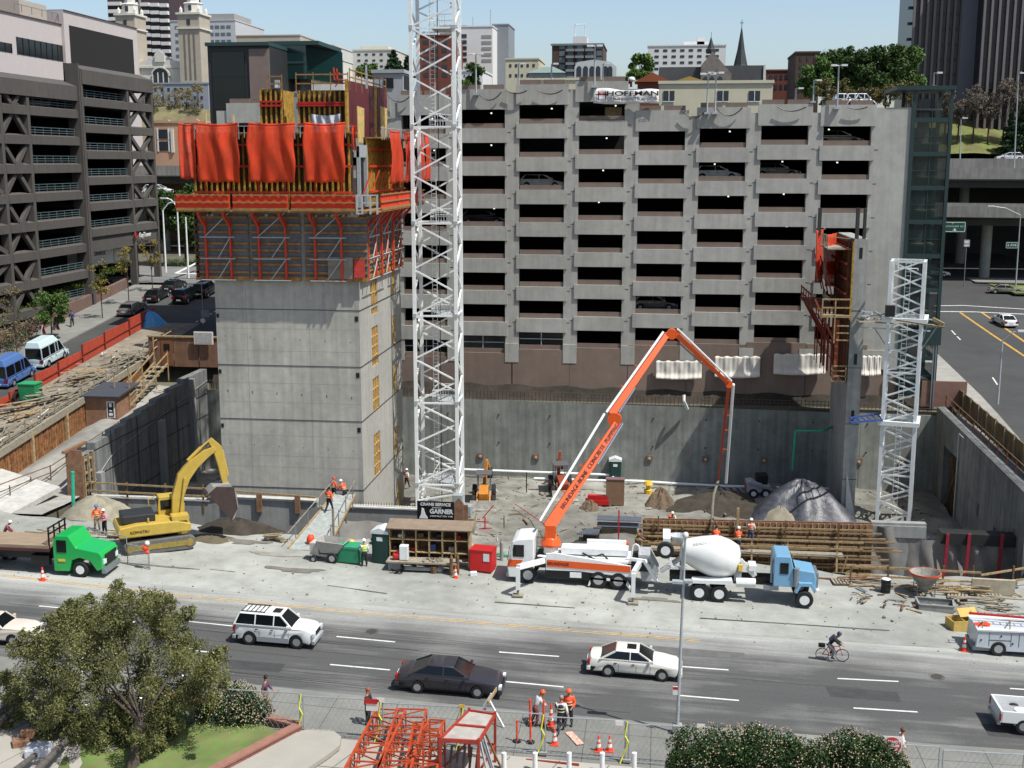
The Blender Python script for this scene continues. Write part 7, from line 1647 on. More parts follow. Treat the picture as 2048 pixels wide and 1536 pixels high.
q=MB().box((.45,.42,2.35),(1.6,.46,3.0));q.box((.22,.55,2.4),(.26,1.3,3.0));q.slab([(2.08,.55,2.5),(2.08,1.3,2.5),(1.78,1.3,3.15),(1.78,.55,3.15)],.02);q.obj('cab_window',M_glass,t,0)
q=MB().bar((-.6,-1.2,2.1),(-.6,-1.2,2.35),.1);q.path([(-.2,1.4,2),(-.2,1.4,2.9),(.25,1.45,3.1)],.04,5);q.box((.9,-1.4,1.98),(2.0,-.5,2.3));q.obj('handrail',M_exy,t,0)
text('KOMATSU',.26,M_black,t,Matrix.Translation((c.x,c.y+.6,SL*c.x))@Matrix.Rotation(rz,4,'Z')@facing((-1.2,-1.47,1.55)))
def seg2(pts,ws,y,wd,name,m,par=t):
    """plate boom through pts (x,z) with depths ws"""
    up=[];dn=[]
    for i,(x,z) in enumerate(pts):
        a=pts[max(0,i-1)];b=pts[min(len(pts)-1,i+1)];dx,dz=b[0]-a[0],b[1]-a[1];l=math.hypot(dx,dz);nx_,nz_=-dz/l,dx/l
        up.append((x+nx_*ws[i]/2,z+nz_*ws[i]/2));dn.append((x-nx_*ws[i]/2,z-nz_*ws[i]/2))
    q=MB().prism(up+dn[::-1],'y',y-wd/2,y+wd/2);return q.obj(name,m,par,0,bevel=.03)
seg2([(1.3,2.0),(1.5,3.3),(1.95,4.6),(2.6,5.4),(3.4,6.0),(4.1,6.4)],[.5,.75,.85,.75,.55,.35],-.1,.5,'boom',M_exy)
seg2([(3.8,7.0),(4.25,6.4),(4.5,5.2),(4.7,3.7)],[.35,.6,.5,.3],-.1,.4,'stick',M_exy)
q=MB().tube((1.6,.25,2.1),(2.0,.25,4.6),.1,8);q.tube((1.6,-.45,2.1),(2.0,-.45,4.6),.1,8);q.tube((2.3,-.1,5.7),(3.2,-.1,6.5),.12,8);q.tube((3.2,-.1,6.5),(3.8,-.1,6.95),.07,8);q.tube((4.6,-.1,6.2),(4.9,-.1,4.4),.09,8);q.obj('hydraulic_ram',M_exy,t,0)
q=MB().prism([(4.95,3.9),(5.3,3.3),(5.4,2.3),(5.1,1.5),(4.9,1.4),(4.95,2.2),(4.7,3.0),(3.7,3.6),(3.3,3.3),(3.8,3.85),(4.7,3.95)],'y',-.75,.55);b=q.obj('bucket',mat('bucket steel','8d8a84',.6,.15,3),t,0)
q=MB().prism([(3.4,3.4),(4.9,1.4),(5.35,2.2),(5.15,3.7),(4.0,3.85)],'y',-.8,-.74);q.prism([(3.4,3.4),(4.9,1.4),(5.35,2.2),(5.15,3.7),(4.0,3.85)],'y',.54,.6)
for i in range(5): q.box((3.25,-.7+i*.28,3.2),(3.45,-.6+i*.28,3.5))
q.obj('bucket_side',mat('bucket inside','3b2c28',.7,.2,3),b,0)
def heap(label,px,py,rx,ry,h,m,name='soil_heap',z=None,seed=0,amp=.12,cat='heap'):
    c=st(px,py) if z is None else aZ(px,py,z);z0=(SL*c.x if z is None else z);q=MB()
    def f(u,v):
        a=2*PI*u;r=v;k=1+.14*math.sin(3*a+seed)+.08*math.sin(7*a+seed*2)
        return (c.x+rx*r*k*math.cos(a),c.y+ry*r*k*math.sin(a),z0-.25+(h+.25)*(1-r**1.6)*(1+amp*math.sin(a*5+seed)*r+amp*.5*math.sin(9*a+r*12)))
    q.sheet(f,40,12);return tag(q.obj(name,m,fixn=0,smooth=1),label,cat)
heap('grey brown gravel pile behind the two workers at the left',195,1026,3.0,1.7,1.25,M_dirt,'gravel_pile',seed=1)
heap('long mound of dark wet excavated soil right of the excavator',470,1058,3.6,1.7,.75,M_dirtd,seed=2,amp=.2)
heap('flat spread of dark soil beside the excavator track',415,1078,2.4,1.0,.35,mat('soil mid','5b5342',.95,.2,1.2,bump=.5),seed=5)
heap('big cone of spoil under black plastic sheeting beside the slim pier',1600,1028,4.6,3.8,2.9,mat('black plastic','45474e',.45,.2,2.0,bump=1.0,col2='2c2d33'),'covered_spoil_pile',z=-3.5,seed=3,amp=.16)
heap('dark wet soil bank around the end hose of the pump',1440,1010,4.6,4.0,1.1,M_dirtd,z=-3.5,seed=4,amp=.25)
heap('grey rubble heap near the backhoe wheels',1560,1040,2.6,1.6,1.2,M_dirt,z=-3.5,seed=7)
heap('small gravel heap beside the steel mortar tray',1935,1222,1.4,1.0,.35,M_dirt,seed=8)
M_ptg=mat('toilet green','124038',.5,.06,3);M_ptw=mat('toilet roof','c9cdcd',.5,.05,3)
def toilet(label,loc,rz=0):
    t=T('portable_toilet',label,'portable toilet',loc,rz,'portable toilets');q=MB().box((-.56,-.56,0),(.56,.56,2.05));q.obj('cabin',M_ptg,t,0,bevel=.04)
    q=MB().prism([(-.62,2.03),(.62,2.03),(.6,2.2),(0,2.42),(-.6,2.2)],'y',-.62,.62);q.obj('roof',M_ptw,t,0)
    q=MB().box((-.42,-.6,.12),(.42,-.56,1.9));d=q.obj('door',mat('toilet door','0e3630',.5,.06,3),t,0);q=MB().box((-.2,-.615,1.55),(.2,-.6,1.8));q.obj('notice',M_white,d,0);return t
c=st(762,1128);toilet('dark green portable toilet with a white roof beside the timber shelves',(c.x,c.y+.6,SL*c.x),-.12)
a=st(780,1130);b=st(940,1136);Y0=a.y;xa,xb=a.x,b.x;zg=SL*xa
zt=aY(860,1043,Y0+.2).z-zg;zt=min(zt,3.2)-.4
t=T('storage_shelf','large timber storage rack with open bins standing behind the site bench','storage rack',((xa+xb)/2,Y0+.6,zg))
for i in range(7): x=xa+(xb-xa)*i/6;q=MB().box((x-.04,Y0,zg),(x+.04,Y0+1.0,zg+zt));q.obj('divider',M_wood,t)
for z in(.9,1.75,): q=MB().box((xa,Y0,zg+z),(xb,Y0+1.0,zg+z+.05));q.obj('shelf',M_wood,t)
q=MB().box((xa,Y0+1.0,zg+.2),(xb,Y0+1.05,zg+zt));q.obj('back_panel',M_woodp,t)
q=MB().slab([(xa-.2,Y0-.15,zg+zt-.05),(xb+.25,Y0-.15,zg+zt-.05),(xb+.25,Y0+1.15,zg+zt+.25),(xa-.2,Y0+1.15,zg+zt+.25)],.08);q.obj('roof_board',mat('grey brown ply','80705f',.85,.15,2),t)
rnd=random.Random(9);cols=[M_black,M_white,M_woodg,M_red,M_woodd,M_steel,M_blue];k_=0
for i in range(12):
    x=xa+.3+(xb-xa-.6)*i/11;z=zg+(.95,1.8,.3)[i%3];w=rnd.uniform(.25,.45);h=rnd.uniform(.2,.5);m=cols[i%7]
    q=MB().cb((x,Y0+.45,z+h/2),(w,.4,h),rz=rnd.uniform(-.3,.3));o=q.obj('stored_box',m,None,bevel=.03)
    tag(o,['black','white','grey brown','red','dark brown','steel grey','blue'][i%7]+' item stored in the timber rack, '+ORD[i]+' from the left','box','items stored in the timber rack')
q=MB().box((xa+.0,Y0-1.2,zg+.55),(xb-.6,Y0-.1,zg+.65));q.obj('bench_board',mat('bench grey','8f8574',.85,.2,2),t)
q=MB().box((xa+.1,Y0-1.0,zg),(xa+.9,Y0-.3,zg+.55));q.box((xa+1.2,Y0-1.1,zg+.1),(xb-1.6,Y0-.9,zg+.3));q.obj('bench_block',M_conc,t)
def boxt(label,cat,name,px,py,sz,m,rz=0,z=None,bev=.03,grp=None,lst_=None):
    c=st(px,py) if z is None else aZ(px,py,z);z0=SL*c.x if z is None else z
    if lst_: c=lst(px,py);z0=zl(c.y)
    q=MB().cb((c.x,c.y+sz[1]/2,z0+sz[2]/2),sz,rz=rz);return tag(q.obj(name,m,bevel=bev),label,cat,grp)
c=st(820,1122);q=MB().cb((c.x,Y0-.7,zg+1.15),(.55,.45,.95));tag(q.obj('white_carton',M_white,bevel=.03),'tall white carton standing on the bench of the timber rack','carton')
q=MB().cb((xa+.7,Y0-.7,zg+.9),(.7,.4,.35),rz=.3);q.cb((xa+.75,Y0-.7,zg+1.15),(.3,.3,.3));tag(q.obj('red_bag',M_red,bevel=.08),'red and orange bag on the left end of the bench','bag')
rnd=random.Random(3);q=MB()
for i in range(16): q.cb((xa+2.0+rnd.uniform(0,1.6),Y0-.7+rnd.uniform(-.3,.3),zg+.72),(rnd.uniform(.1,.35),.08,.08),rz=rnd.uniform(0,3))
tag(q.obj('scrap_pile',M_woodg),'small heap of scaffold clamps on the bench','scrap');bpy.context.view_layer.update()
q=MB();c=st(795,1146)
for i in range(12): q.tube((c.x+rnd.uniform(-.4,.4),c.y+rnd.uniform(-.2,.2),SL*c.x+.08),(c.x+rnd.uniform(-.5,.5),c.y+rnd.uniform(-.2,.2),SL*c.x+rnd.uniform(.1,.35)),.04,5)
tag(q.obj('cable_bundle',M_black),'tangle of black and yellow cable on the ground left of the bench','cable')
t=T('crane_sign','black crane service board with white lettering and a tower emblem, on a plywood stand','sign',(aY(870,1030,84).x,84,0))
A=aY(834,1002,84);B=aY(908,1002,84);C_=aY(834,1040,84)
q=MB().box((A.x,84,C_.z),(B.x,84.08,A.z));q.obj('board',M_black,t)
q=MB().box((A.x,84.1,C_.z-2),(B.x+1.0,84.2,A.z-.2));q.prism([(B.x,C_.z-.5),(B.x+.7,C_.z-.5),(B.x+.7,A.z-.1),(B.x+.35,A.z+.35),(B.x,A.z-.1)],'y',84.0,84.1);q.obj('plywood_stand',M_woodp,t)
m_=(A.x+B.x)/2;text('CRANE SERVICE',.30,M_white,t,facing((m_,83.97,A.z-.22)),sx=1.05,bold=.01);text('provided by',.14,M_white,t,facing((m_+.1,83.97,A.z-.45)));text('GARNER',.46,M_white,t,facing((m_+.42,83.97,A.z-.75)),sx=.95,bold=.018);text('CONSTRUCTION  WBE',.16,M_white,t,facing((m_+.42,83.97,A.z-1.1)))
q=MB().prism([(A.x+.15,C_.z+.15),(A.x+.8,C_.z+.15),(A.x+.6,C_.z+.5),(A.x+.5,A.z-.55),(A.x+.35,A.z-.5),(A.x+.3,C_.z+.5)],'y',83.96,84.0);q.obj('emblem',M_wht,t)
c=st(963,1147);t=T('fuel_cabinet','bright red steel cabinet with a white notice right of the timber rack','cabinet',(c.x,c.y+.7,SL*c.x),-.15)
q=MB().box((-.75,-.6,.1),(.75,.6,1.45));q.obj('cabinet',mat('cabinet red','c41c1c',.5,.06,2),t,0,bevel=.05);q=MB().box((-.77,-.62,1.4),(.77,.62,1.5));q.box((-.7,-.5,0),(.7,.5,.1));q.obj('lid',mat('cabinet red2','a81818',.5,.06,2),t,0)
q=MB().box((.2,-.625,.8),(.6,-.605,1.3));q.obj('notice',M_white,t,0)
c=st(697,1130);t=T('job_box','green steel site box with a ribbed lid in front of the portable toilet','site box',(c.x,c.y+.6,SL*c.x),-.12)
q=MB().box((-.75,-.55,.12),(.75,.55,1.1));q.obj('box',mat('box green','1c7a55',.5,.06,2),t,0,bevel=.03);q=MB().box((-.78,-.58,1.08),(.78,.58,1.2));q.obj('lid',mat('box green2','2b8c66',.5,.06,2),t,0);q=MB().box((-.6,-.5,0),(.6,.5,.12));q.obj('skid',M_black,t,0)
c=st(652,1126);t=T('concrete_buggy','grey four wheeled concrete buggy with a tipping hopper left of the green box','buggy',(c.x,c.y+.5,SL*c.x),-.1)
q=MB().add([(-.3,-.5,.7),(.8,-.5,.7),(.8,.5,.7),(-.3,.5,.7),(-.55,-.65,1.5),(1.35,-.65,1.4),(1.35,.65,1.4),(-.55,.65,1.5)],[(3,2,1,0),(0,1,5,4),(1,2,6,5),(2,3,7,6),(3,0,4,7)]);q.obj('hopper',mat('cement grey','a09c95',.8,.15,3),t,0,solid=.05)
q=MB().box((-1.1,-.4,.45),(-.5,.4,1.25));q.box((-1.0,-.3,.35),(.9,.3,.5));q.obj('engine_housing',mat('buggy white','b5b0a5',.7,.15,3),t,0)
for x,r in((-.8,.22),(.5,.36)):
    for s in(-1,1): wheel(t,x,s*.5,r,.22,s)
A=st(600,1100);B=aY(690,988,86.4);t=T('access_ramp','timber ramp with side boards climbing to the wall top beside the core tower','ramp',A)
A=A+V3((.5,0,0));d=(B-A);s=V3((1.35,-.1,0));
q=MB().slab([A-s,A+s,B+s*.6,B-s*.6],.12);q.obj('ramp_deck',mat('dusty metal','9aa09c',.6,.2,3),t)
for k in(-1,1): q=MB().bar(A+s*k,B+s*.6*k,.1,.22);q.obj('side_board',M_wood,t)
for f in(.15,.4,.65,.9):
    for k in(-1,1): p=A+d*f+s*k*(1-.4*f);q=MB().bar(p-V3((0,0,.8)),p+V3((0,0,1.25)),.06);q.obj('ramp_post',M_steel,t)
q=MB().bar(A+s*-1+V3((0,0,1.1)),B-s*.6+V3((0,0,1.1)),.05);q.bar(A+s+V3((0,0,1.1)),B+s*.6+V3((0,0,1.1)),.05);q.obj('ramp_rail',M_woodg,t)
q=MB().bar(st(668,1100)-V3((0,0,3)),st(668,1100)+V3((0,0,2.8)),.14);q.obj('tall_post',M_woodg,t)
rnd=random.Random(12)
def planks(label,px,py,n,L,rx_,ry_,m,name='lumber_pile',z=None,rz=None,h=.5,loc=None,cat='lumber',grp=None,wide=.14):
    c=loc or (st(px,py) if z is None else aZ(px,py,z));z0=(SL*c.x if z is None else z) if loc is None else loc.z;t=T(name,label,cat,(c.x,c.y,z0),0,grp)
    for i in range(n):
        a=(rz if rz is not None else 0)+rnd.uniform(-.25,.25);l=L*rnd.uniform(.6,1);x=c.x+rnd.uniform(-rx_,rx_);y=c.y+rnd.uniform(-ry_,ry_);z_1=z0+.05+h*i/n
        v=V3((math.cos(a),math.sin(a),0))*l/2;q=MB().bar(V3((x,y,z_1))-v,V3((x,y,z_1+rnd.uniform(-.05,.1)))+v,wide,.06);q.obj('plank',m if rnd.random()<.7 else M_woodg,t)
    return t
planks('small stack of short lumber left of the ramp foot',552,1082,9,1.5,.5,.3,M_wood,h=.5)
for i,(px,py,sx,sy,lab) in enumerate(((85,1072,1.2,.5,'jumble of short boards behind the green truck'),(150,1078,1.1,.5,'yellowish offcuts behind the green truck headboard'),(235,1075,.8,.3,'loose boards beside the excavator track'))): planks(lab,px,py,8,1.7,sx,sy,M_wood,h=.45)
planks('stacked timber panels and pallets at the right end of the yard',1900,1185,10,2.6,1.6,.8,M_wood,h=.6)
planks('loose boards on the ground in front of the lined wall',1800,1176,9,3.0,2.6,.35,M_wood,h=.2)
planks('pile of broken timber behind the utility truck',1965,1215,12,2.4,1.8,1.0,M_woodg,h=.8)
planks('few planks beside the mixer truck hood',1690,1160,6,2.4,1.4,.3,M_woodp,h=.15)
for i,(px,py,r,lab) in enumerate(((1683,1166,.1,'flat pallet lying in front of the formwork, right of the truck hood'),(1915,1196,-.25,'grey pallet leaning on the debris at the right'),(1985,1196,.05,'wide plywood panel stack at the right edge of the yard'))):
    c=st(px,py);t=T('pallet',lab,'pallet',(c.x,c.y,SL*c.x+.02),r,'pallets in the yard')
    for k in range(6): q=MB().box((-.6+k*.21,-.5,.1),(-.6+k*.21+.14,.5,.13));q.obj('slat',M_woodg,t,0)
    for k in(-.45,0,.45): q=MB().box((-.6,k-.04,0),(.6,k+.04,.1));q.obj('runner',M_woodd,t,0)
c=st(1771,1185);t=T('oil_drum','black steel drum with a pale lid beside the concrete bucket','drum',(c.x,c.y,SL*c.x));q=MB().lathe([(.28,0),(.3,.02),(.3,.3),(.31,.31),(.3,.33),(.3,.6),(.31,.61),(.3,.63),(.3,.88),(.28,.9)],16);q.obj('barrel',M_black,t,0);q=MB().lathe([(0,.92),(.27,.92),(.29,.9)],16);q.obj('lid',M_white,t,0)
c=st(1848,1192);t=T('concrete_bucket','large conical concrete bucket with an orange rim on a thin steel frame','concrete bucket',(c.x,c.y,SL*c.x))
q=MB().lathe([(.22,.35),(.3,.5),(.95,1.5),(.95,1.58),(.9,1.58),(.26,.5)],22,cap=0);q.obj('cone',mat('cement bucket','8a877e',.7,.25,3),t,0);q=MB().lathe([(.95,1.5),(.99,1.5),(.99,1.6),(.95,1.6)],22,cap=0);q.obj('rim',M_or,t,0)
q=MB()
for a in(.8,2.4,3.9,5.5): q.bar((math.cos(a)*.75,math.sin(a)*.75,0),(math.cos(a)*.75,math.sin(a)*.75,1.3),.05);q.bar((math.cos(a)*.75,math.sin(a)*.75,.1),(math.cos(a+1.6)*.75,math.sin(a+1.6)*.75,.1),.04)
q.obj('frame',M_steel,t,0)
c=st(1873,1222);t=T('mortar_tray','shallow rectangular steel mortar tray on the ground below the concrete bucket','tray',(c.x,c.y+.4,SL*c.x),-.1);q=MB();z1=.42
for a,b in(((-1.0,-.6),(1.0,-.6)),((1.0,-.6),(1.1,.7)),((1.1,.7),(-1.1,.7)),((-1.1,.7),(-1.0,-.6))): q.bar((*a,z1/2),(*b,z1/2),.05,z1);q.bar((*a,z1),(*b,z1),.11,.05)
q.obj('tray_wall',M_conc,t,0);q=MB().box((-1,-.6,.03),(1.05,.68,.08));q.obj('tray_floor',M_concd,t,0)
c=st(1925,1262);t=T('open_crate','open yellow plywood crate with loose lid left of the utility truck','crate',(c.x,c.y+.5,SL*c.x),.25);q=MB();M_yp=mat('yellow plywood','bfa258',.8,.12,2)
for a,b in(((-.7,-.5),(.7,-.5)),((.7,-.5),(.7,.5)),((.7,.5),(-.7,.5)),((-.7,.5),(-.7,-.5)),((0,-.5),(0,.5))): q.bar((*a,.3),(*b,.3),.05,.6)
q.obj('crate_wall',M_yp,t,0);q=MB().slab([(-.1,-.1,.7),(1.0,-.1,.75),(1.0,.4,1.1),(-.1,.4,1.05)],.05);q.obj('lid',M_yp,t,0)
q=MB().cb((*st(1985,1190).xy,SL*st(1985,1190).x+.55),(2.6,.25,1.0),rz=-.05);q.obj('panel_stack',mat('ply pale','a69c86',.8,.15,2));tag([o for o in COL.objects if o.name.startswith('panel_stack')][-1],'upright stack of pale plywood panels below the lined wall at the right','panels')
f=st(1996,1312);Y0=f.y
t=T('utility_truck','white utility truck with tool lockers and a red ladder at the right edge','utility truck',(f.x+1,Y0+1,SL*f.x))
x_=lambda px,py=1280:aY(px,py,Y0).x
z_=lambda py,px=1990:aY(px,py,Y0).z
q=MB().prism([(x_(1952),z_(1296)),(x_(1955),z_(1262)),(x_(2250),z_(1262)-.3),(x_(2250),z_(1296)-.3),(x_(2014),z_(1302)),(x_(2011),z_(1292)),(x_(2002),z_(1285)),(x_(1990),z_(1287)),(x_(1984),z_(1298))],'y',Y0,Y0+2.1);q.obj('tool_body',mat('truck white','b9bfc4',.35,.05,3,coat=.3),t,bevel=.03)
q=MB().box((x_(1953),Y0-.05,z_(1263)),(x_(2250),Y0+.35,z_(1260)));q.box((x_(1953),Y0+1.8,z_(1263)),(x_(2250),Y0+2.15,z_(1260)));q.obj('locker_top',M_white,t)
q=MB()
for px in(1978,2022,2038): q.box((x_(px),Y0-.012,z_(1292)),(x_(px)+.02,Y0,z_(1266)))
q.box((x_(1978),Y0-.012,z_(1281)),(x_(2022),Y0,z_(1280)));
for px,py in((1962,1281),(2002,1272),(2026,1286)): q.tube((x_(px),Y0-.03,z_(py)),(x_(px),Y0,z_(py)),.05,8)
q.obj('locker_seam',M_black,t)
for px in(1998,):
    for y,s in((.1,-1),(1.9,1)): wheel(t,x_(px),Y0+y,.42,.3,s,world=1,z=SL*x_(px)+.42)
q=MB().box((x_(1952)-.1,Y0+.2,z_(1305)),(x_(2250),Y0+1.9,z_(1296)));q.bar((x_(1940),Y0+.1,z_(1278)),(x_(1956),Y0+.3,z_(1298)),.08);q.obj('chassis',M_steel,t)
lad=T('ladder','long red ladder lying on the rack of the utility truck','ladder',(x_(2000),Y0+1.2,z_(1240)))
for dy in(0,.45): q=MB().bar(aY(1938,1226,Y0+1.0+dy),aY(2200,1248,Y0+1.0+dy),.06,.12);q.obj('ladder_rail',mat('ladder red','b3232c',.5,.1,3),lad)
q=MB()
for i in range(16): p=aY(1945+i*14,1228+i*1.2,Y0+1.0);q.bar(p,p+V3((0,.45,0)),.04)
q.obj('rung',M_steel,lad)
for px in(1965,2020): q=MB().path([aY(px,1262,Y0+.2),aY(px,1243,Y0+.2),aY(px,1243,Y0+2.0),aY(px,1262,Y0+2.0)],.035,5);q.obj('rack_hoop',M_wood,t)
for i,(px,py,lab) in enumerate(((1957,1262,'orange bucket at the tail of the utility truck'),(1970,1261,'orange bucket with a white lid on the utility truck'))):
    p=aY(px,py,Y0+.9);q=MB().lathe([(.2,0),(.26,.45),(.27,.46),(0,.5)],14,(p.x,p.y,p.z-.05));tag(q.obj('bucket',M_cone),lab,'bucket','buckets on the utility truck')
def backhoe(label,px,py,rz,m,s=1.0,z=-3.5):
    c=aZ(px,py,z);t=T('backhoe_loader',label,'backhoe',(c.x,c.y,z),rz,'backhoe loaders in the excavation')
    for x,r in((-.9,.72),(1.15,.5)):
        for y in(-.85,.85): wheel(t,x,y,r,.4,1 if y>0 else -1,rim=m)
    q=MB().prism([(-.3,.7),(1.9,.7),(2.0,1.35),(.4,1.6),(-.3,1.6)],'y',-.42,.42);q.obj('engine_hood',m,t,0,bevel=.05);q=MB().box((-1.6,-.45,.6),(-.3,.45,1.1));q.obj('chassis',M_black,t,0)
    q=MB()
    for x in(-1.4,-.1):
        for y in(-.55,.55): q.bar((x,y,1.1),(x,y,2.5),.08)
    q.box((-1.6,-.7,2.5),(.1,.7,2.6));q.obj('canopy',mat('canopy grey','55565a',.6,.1,3),t,0)
    q=MB().box((-.9,-.25,1.1),(-.5,.25,1.5));q.obj('seat',M_black,t,0)
    q=MB();
    for y in(-.55,.55): q.bar((1.2,y,1.2),(2.3,y,.5),.14,.18)
    q.obj('loader_arm',m,t,0)
    q=MB().prism([(2.3,.05),(3.0,.0),(2.75,.2),(2.45,.85),(2.35,.85)],'y',-1.15,1.15);q.obj('front_bucket',mat('cement bucket','8a877e',.7,.25,3),t,0)
    q=MB().bar((-1.8,0,1.0),(-2.3,.2,3.3),.24,.34);q.bar((-2.3,.2,3.3),(-3.7,.4,2.2),.2,.26);q.obj('dipper_arm',m,t,0);q=MB().prism([(-4.0,1.3),(-3.5,1.3),(-3.45,1.9),(-3.7,2.3),(-4.0,2.0)],'y',.1,.7);q.obj('rear_bucket',M_black,t,0)
    return t
t=backhoe('ochre backhoe loader facing the camera in the excavation right of the crane mast',968,1005,-1.45,M_exo)
backhoe('rust red backhoe partly hidden behind the orange boom',1122,985,-1.35,mat('backhoe rust','8a3d22',.6,.15,3))
c=aZ(1517,992,-3.5);t=T('skid_steer','small grey skid steer loader working at the covered spoil pile','loader',(c.x,c.y,-3.5),.1)
q=MB().box((-1.1,-.55,.4),(.9,.55,1.2));q.prism([(-1.2,.5),(-1.2,1.5),(-.7,1.6),(.2,1.3),(.2,.5)],'y',-.6,.6);q.obj('body',mat('loader grey','a3a5a6',.5,.08,3),t,0,bevel=.04);q=MB().box((-.3,-.5,1.2),(.7,.5,2.1));q.obj('cab',M_black,t,0,bevel=.04);q=MB().bar((-1.0,-.65,1.4),(1.4,-.65,.7),.16,.2);q.bar((-1.0,.65,1.4),(1.4,.65,.7),.16,.2);q.obj('lift_arm',mat('loader grey2','8d8f90',.5,.08,3),t,0);q=MB().prism([(1.4,.1),(2.1,.05),(1.7,.7),(1.4,.7)],'y',-.85,.85);q.obj('bucket',M_steel,t,0);q=MB().box((-1.22,-.5,.6),(-1.18,.5,1.2));q.obj('rear_grille',M_red,t,0)
for x in(-.6,.5):
    for y in(-.7,.7): wheel(t,x,y,.42,.28,1 if y>0 else -1,rim=M_white)
c=aZ(1230,1008,-3.5);t=T('plywood_box','brown plywood box standing in the excavation with a toilet behind it','box',(c.x,c.y,-3.5));q=MB().box((-.8,-.4,0),(.8,.4,2.3));q.obj('box',mat('brown ply','7c5f48',.85,.12,2),t,0);q=MB().box((-.85,-.45,2.3),(.85,.45,2.36));q.obj('lid',mat('mauve board','6f545a',.8,.1,2),t,0)
c=aZ(1230,962,-3.5);toilet('portable toilet standing deep in the excavation behind the brown plywood box',(c.x,c.y,-3.5),.05)
q=MB();p=aZ(1195,1010,-3.5);q.box((p.x-1.1,p.y,-3.5),(p.x+1.0,p.y+.7,-3.1));q.box((p.x-.9,p.y+.1,-3.1),(p.x+.9,p.y+.6,-2.7));tag(q.obj('tool_cart',M_red),'low red tool cart left of the brown plywood box','cart')
c=aZ(1235,1062,-2.2)
for k,(px,py,L_,n,lab) in enumerate(((1238,1056,3.6,16,'large bundle of grey steel pipes beside the formwork end'),(1182,1066,1.6,10,'smaller fanned bundle of short pipes left of the large bundle'))):
    p=aZ(px,py,-2.9);t=T('pipe_bundle',lab,'pipes',p);
    for i in range(n):
        a=0 if k==0 else 1.1+.04*i;v=V3((math.cos(a),math.sin(a),0))*L_/2;o=p+V3((0 if k==0 else i*.14-.7,(i%8)*.15 if k==0 else 0,.1+(i//8)*.55 if k==0 else .1));q=MB().tube(o-v,o+v,.06,6);q.obj('pipe',mat('pipe grey','6f7680',.4,.15,4,metal=.5),t)
    q=MB().box((p.x-L_*.4,p.y-.1,p.z-.6),(p.x+L_*.4,p.y+1.2,p.z));q.obj('bunk',M_dirtd,t)
def pitpipe(pts,r,m,label,name='pipe',cat='pipe',Y=None):
    q=MB().path(pts,r,7);return tag(q.obj(name,m),label,cat)
pitpipe([aY(900,938,111.6),aY(1225,950,111.6),aY(1228,960,111.0),aY(1440,972,110.5),aY(1680,978,110)],.12,M_wht,'long white drain pipe running along the foot of the back wall')
pitpipe([aY(1068,957,108),aY(1230,962,108)],.12,M_wht,'short white pipe on the pit floor in front of the long drain pipe')
M_gp=mat('green pipe','2fa386',.45,.05,3)
q=MB().path([aY(1585,940,108),aY(1591,862,108),aY(1645,862,108),aY(1668,852,110)],.11,7);tag(q.obj('standpipe',M_gp),'green L shaped standpipe rising against the back wall left of the slim pier','pipe')
q=MB().path([aY(1375,818,111.9),aY(1368,802,111.2),aY(1368,790,111.4)],.14,7);tag(q.obj('pipe_outlet',M_wht),'short bent white pipe end sticking out near the top of the back wall','pipe')
q=MB().tube(aY(147,1022,81),aY(145,946,81),.13,10);q.lathe([(.15,0),(.15,.1),(0,.12)],10,aY(145,946,81));tag(q.obj('standpipe',M_gp),'upright teal pipe standing at the left end of the low wall','pipe')
M_tp=mat('red tripod','b3222a',.5,.1,2)
def stake(px,py,z,h,m,lab,name='stake'): p=aZ(px,py,z);q=MB().bar(p,p+V3((0,0,h)),.09);tag(q.obj(name,m),lab,'stake')
stake(1053,985,-3.5,1.9,M_black,'black steel stake in the pit floor right of the ochre backhoe')
stake(1008,1056,-3,.9,M_woodd,'short brown survey stake near the pit ramp')
p=aZ(970,1058,-2.8);q=MB().bar(p,p+V3((0,0,1.0)),.1);q.bar(p+V3((-.7,0,.6)),p+V3((.3,0,.6)),.08);q.bar(p+V3((-.2,0,.9)),p+V3((.7,0,2.0)),.08);q.bar(p+V3((-.5,0,0)),p+V3((.5,.3,0)),.08);tag(q.obj('pipe_stand',M_tp),'red pipe stand with crossed bars on the pit ramp','stand')
p=aZ(1237,1075,-2.0);q=MB().bar(p-V3((0,0,1)),p+V3((0,0,2.2)),.1);tag(q.obj('red_post',M_tp),'red post left of the pipe bundles','post')
q=MB();A=aZ(1030,1010,-3.45);B=aZ(1105,1062,-2.6);C2=aZ(1180,1030,-3.3);
for i in range(8): a_=A.lerp(B,i/8);b_=A.lerp(B,(i+1)/8);q.tube(a_+V3((0,0,.1)),b_+V3((0,0,.1)),.035,5)
tag(q.obj('red_hose',M_red),'thin red hose lying across the pit floor','hose')
t=T('air_compressor','grey compressor on wheels right of the crane sign','compressor',aZ(930,1035,-2.5));p=aZ(930,1035,-1.6);q=MB().cb(p+V3((0,0,.6)),(1.1,.8,.9));q.cb(p+V3((-.6,.3,1.4)),(.8,.8,.9));q.obj('housing',mat('machine grey','8e9698',.6,.12,4),t,bevel=.06);q=MB().cb(p+V3((0,0,-.5)),(1.6,1.2,1.2));q.obj('base',M_dirt,t)
p=aZ(1296,990,-3.5);q=MB().lathe([(.35,0),(.4,.5),(.2,.55),(.2,.9),(.45,1.0),(.3,1.3)],10,p);tag(q.obj('yellow_valve',M_yel),'yellow valve barrel beside the rubble behind the formwork','valve')
heap('brown rubble and wire heap behind the formwork workers',1320,1010,1.5,1.2,1.4,mat('rubble','6a5a48',.95,.35,4,bump=1),z=-3.5,seed=9,amp=.3)
heap('brown debris mound left of the brown plywood box',1180,1018,1.0,.8,.7,mat('rubble','6a5a48'),z=-3.5,seed=11,amp=.3)
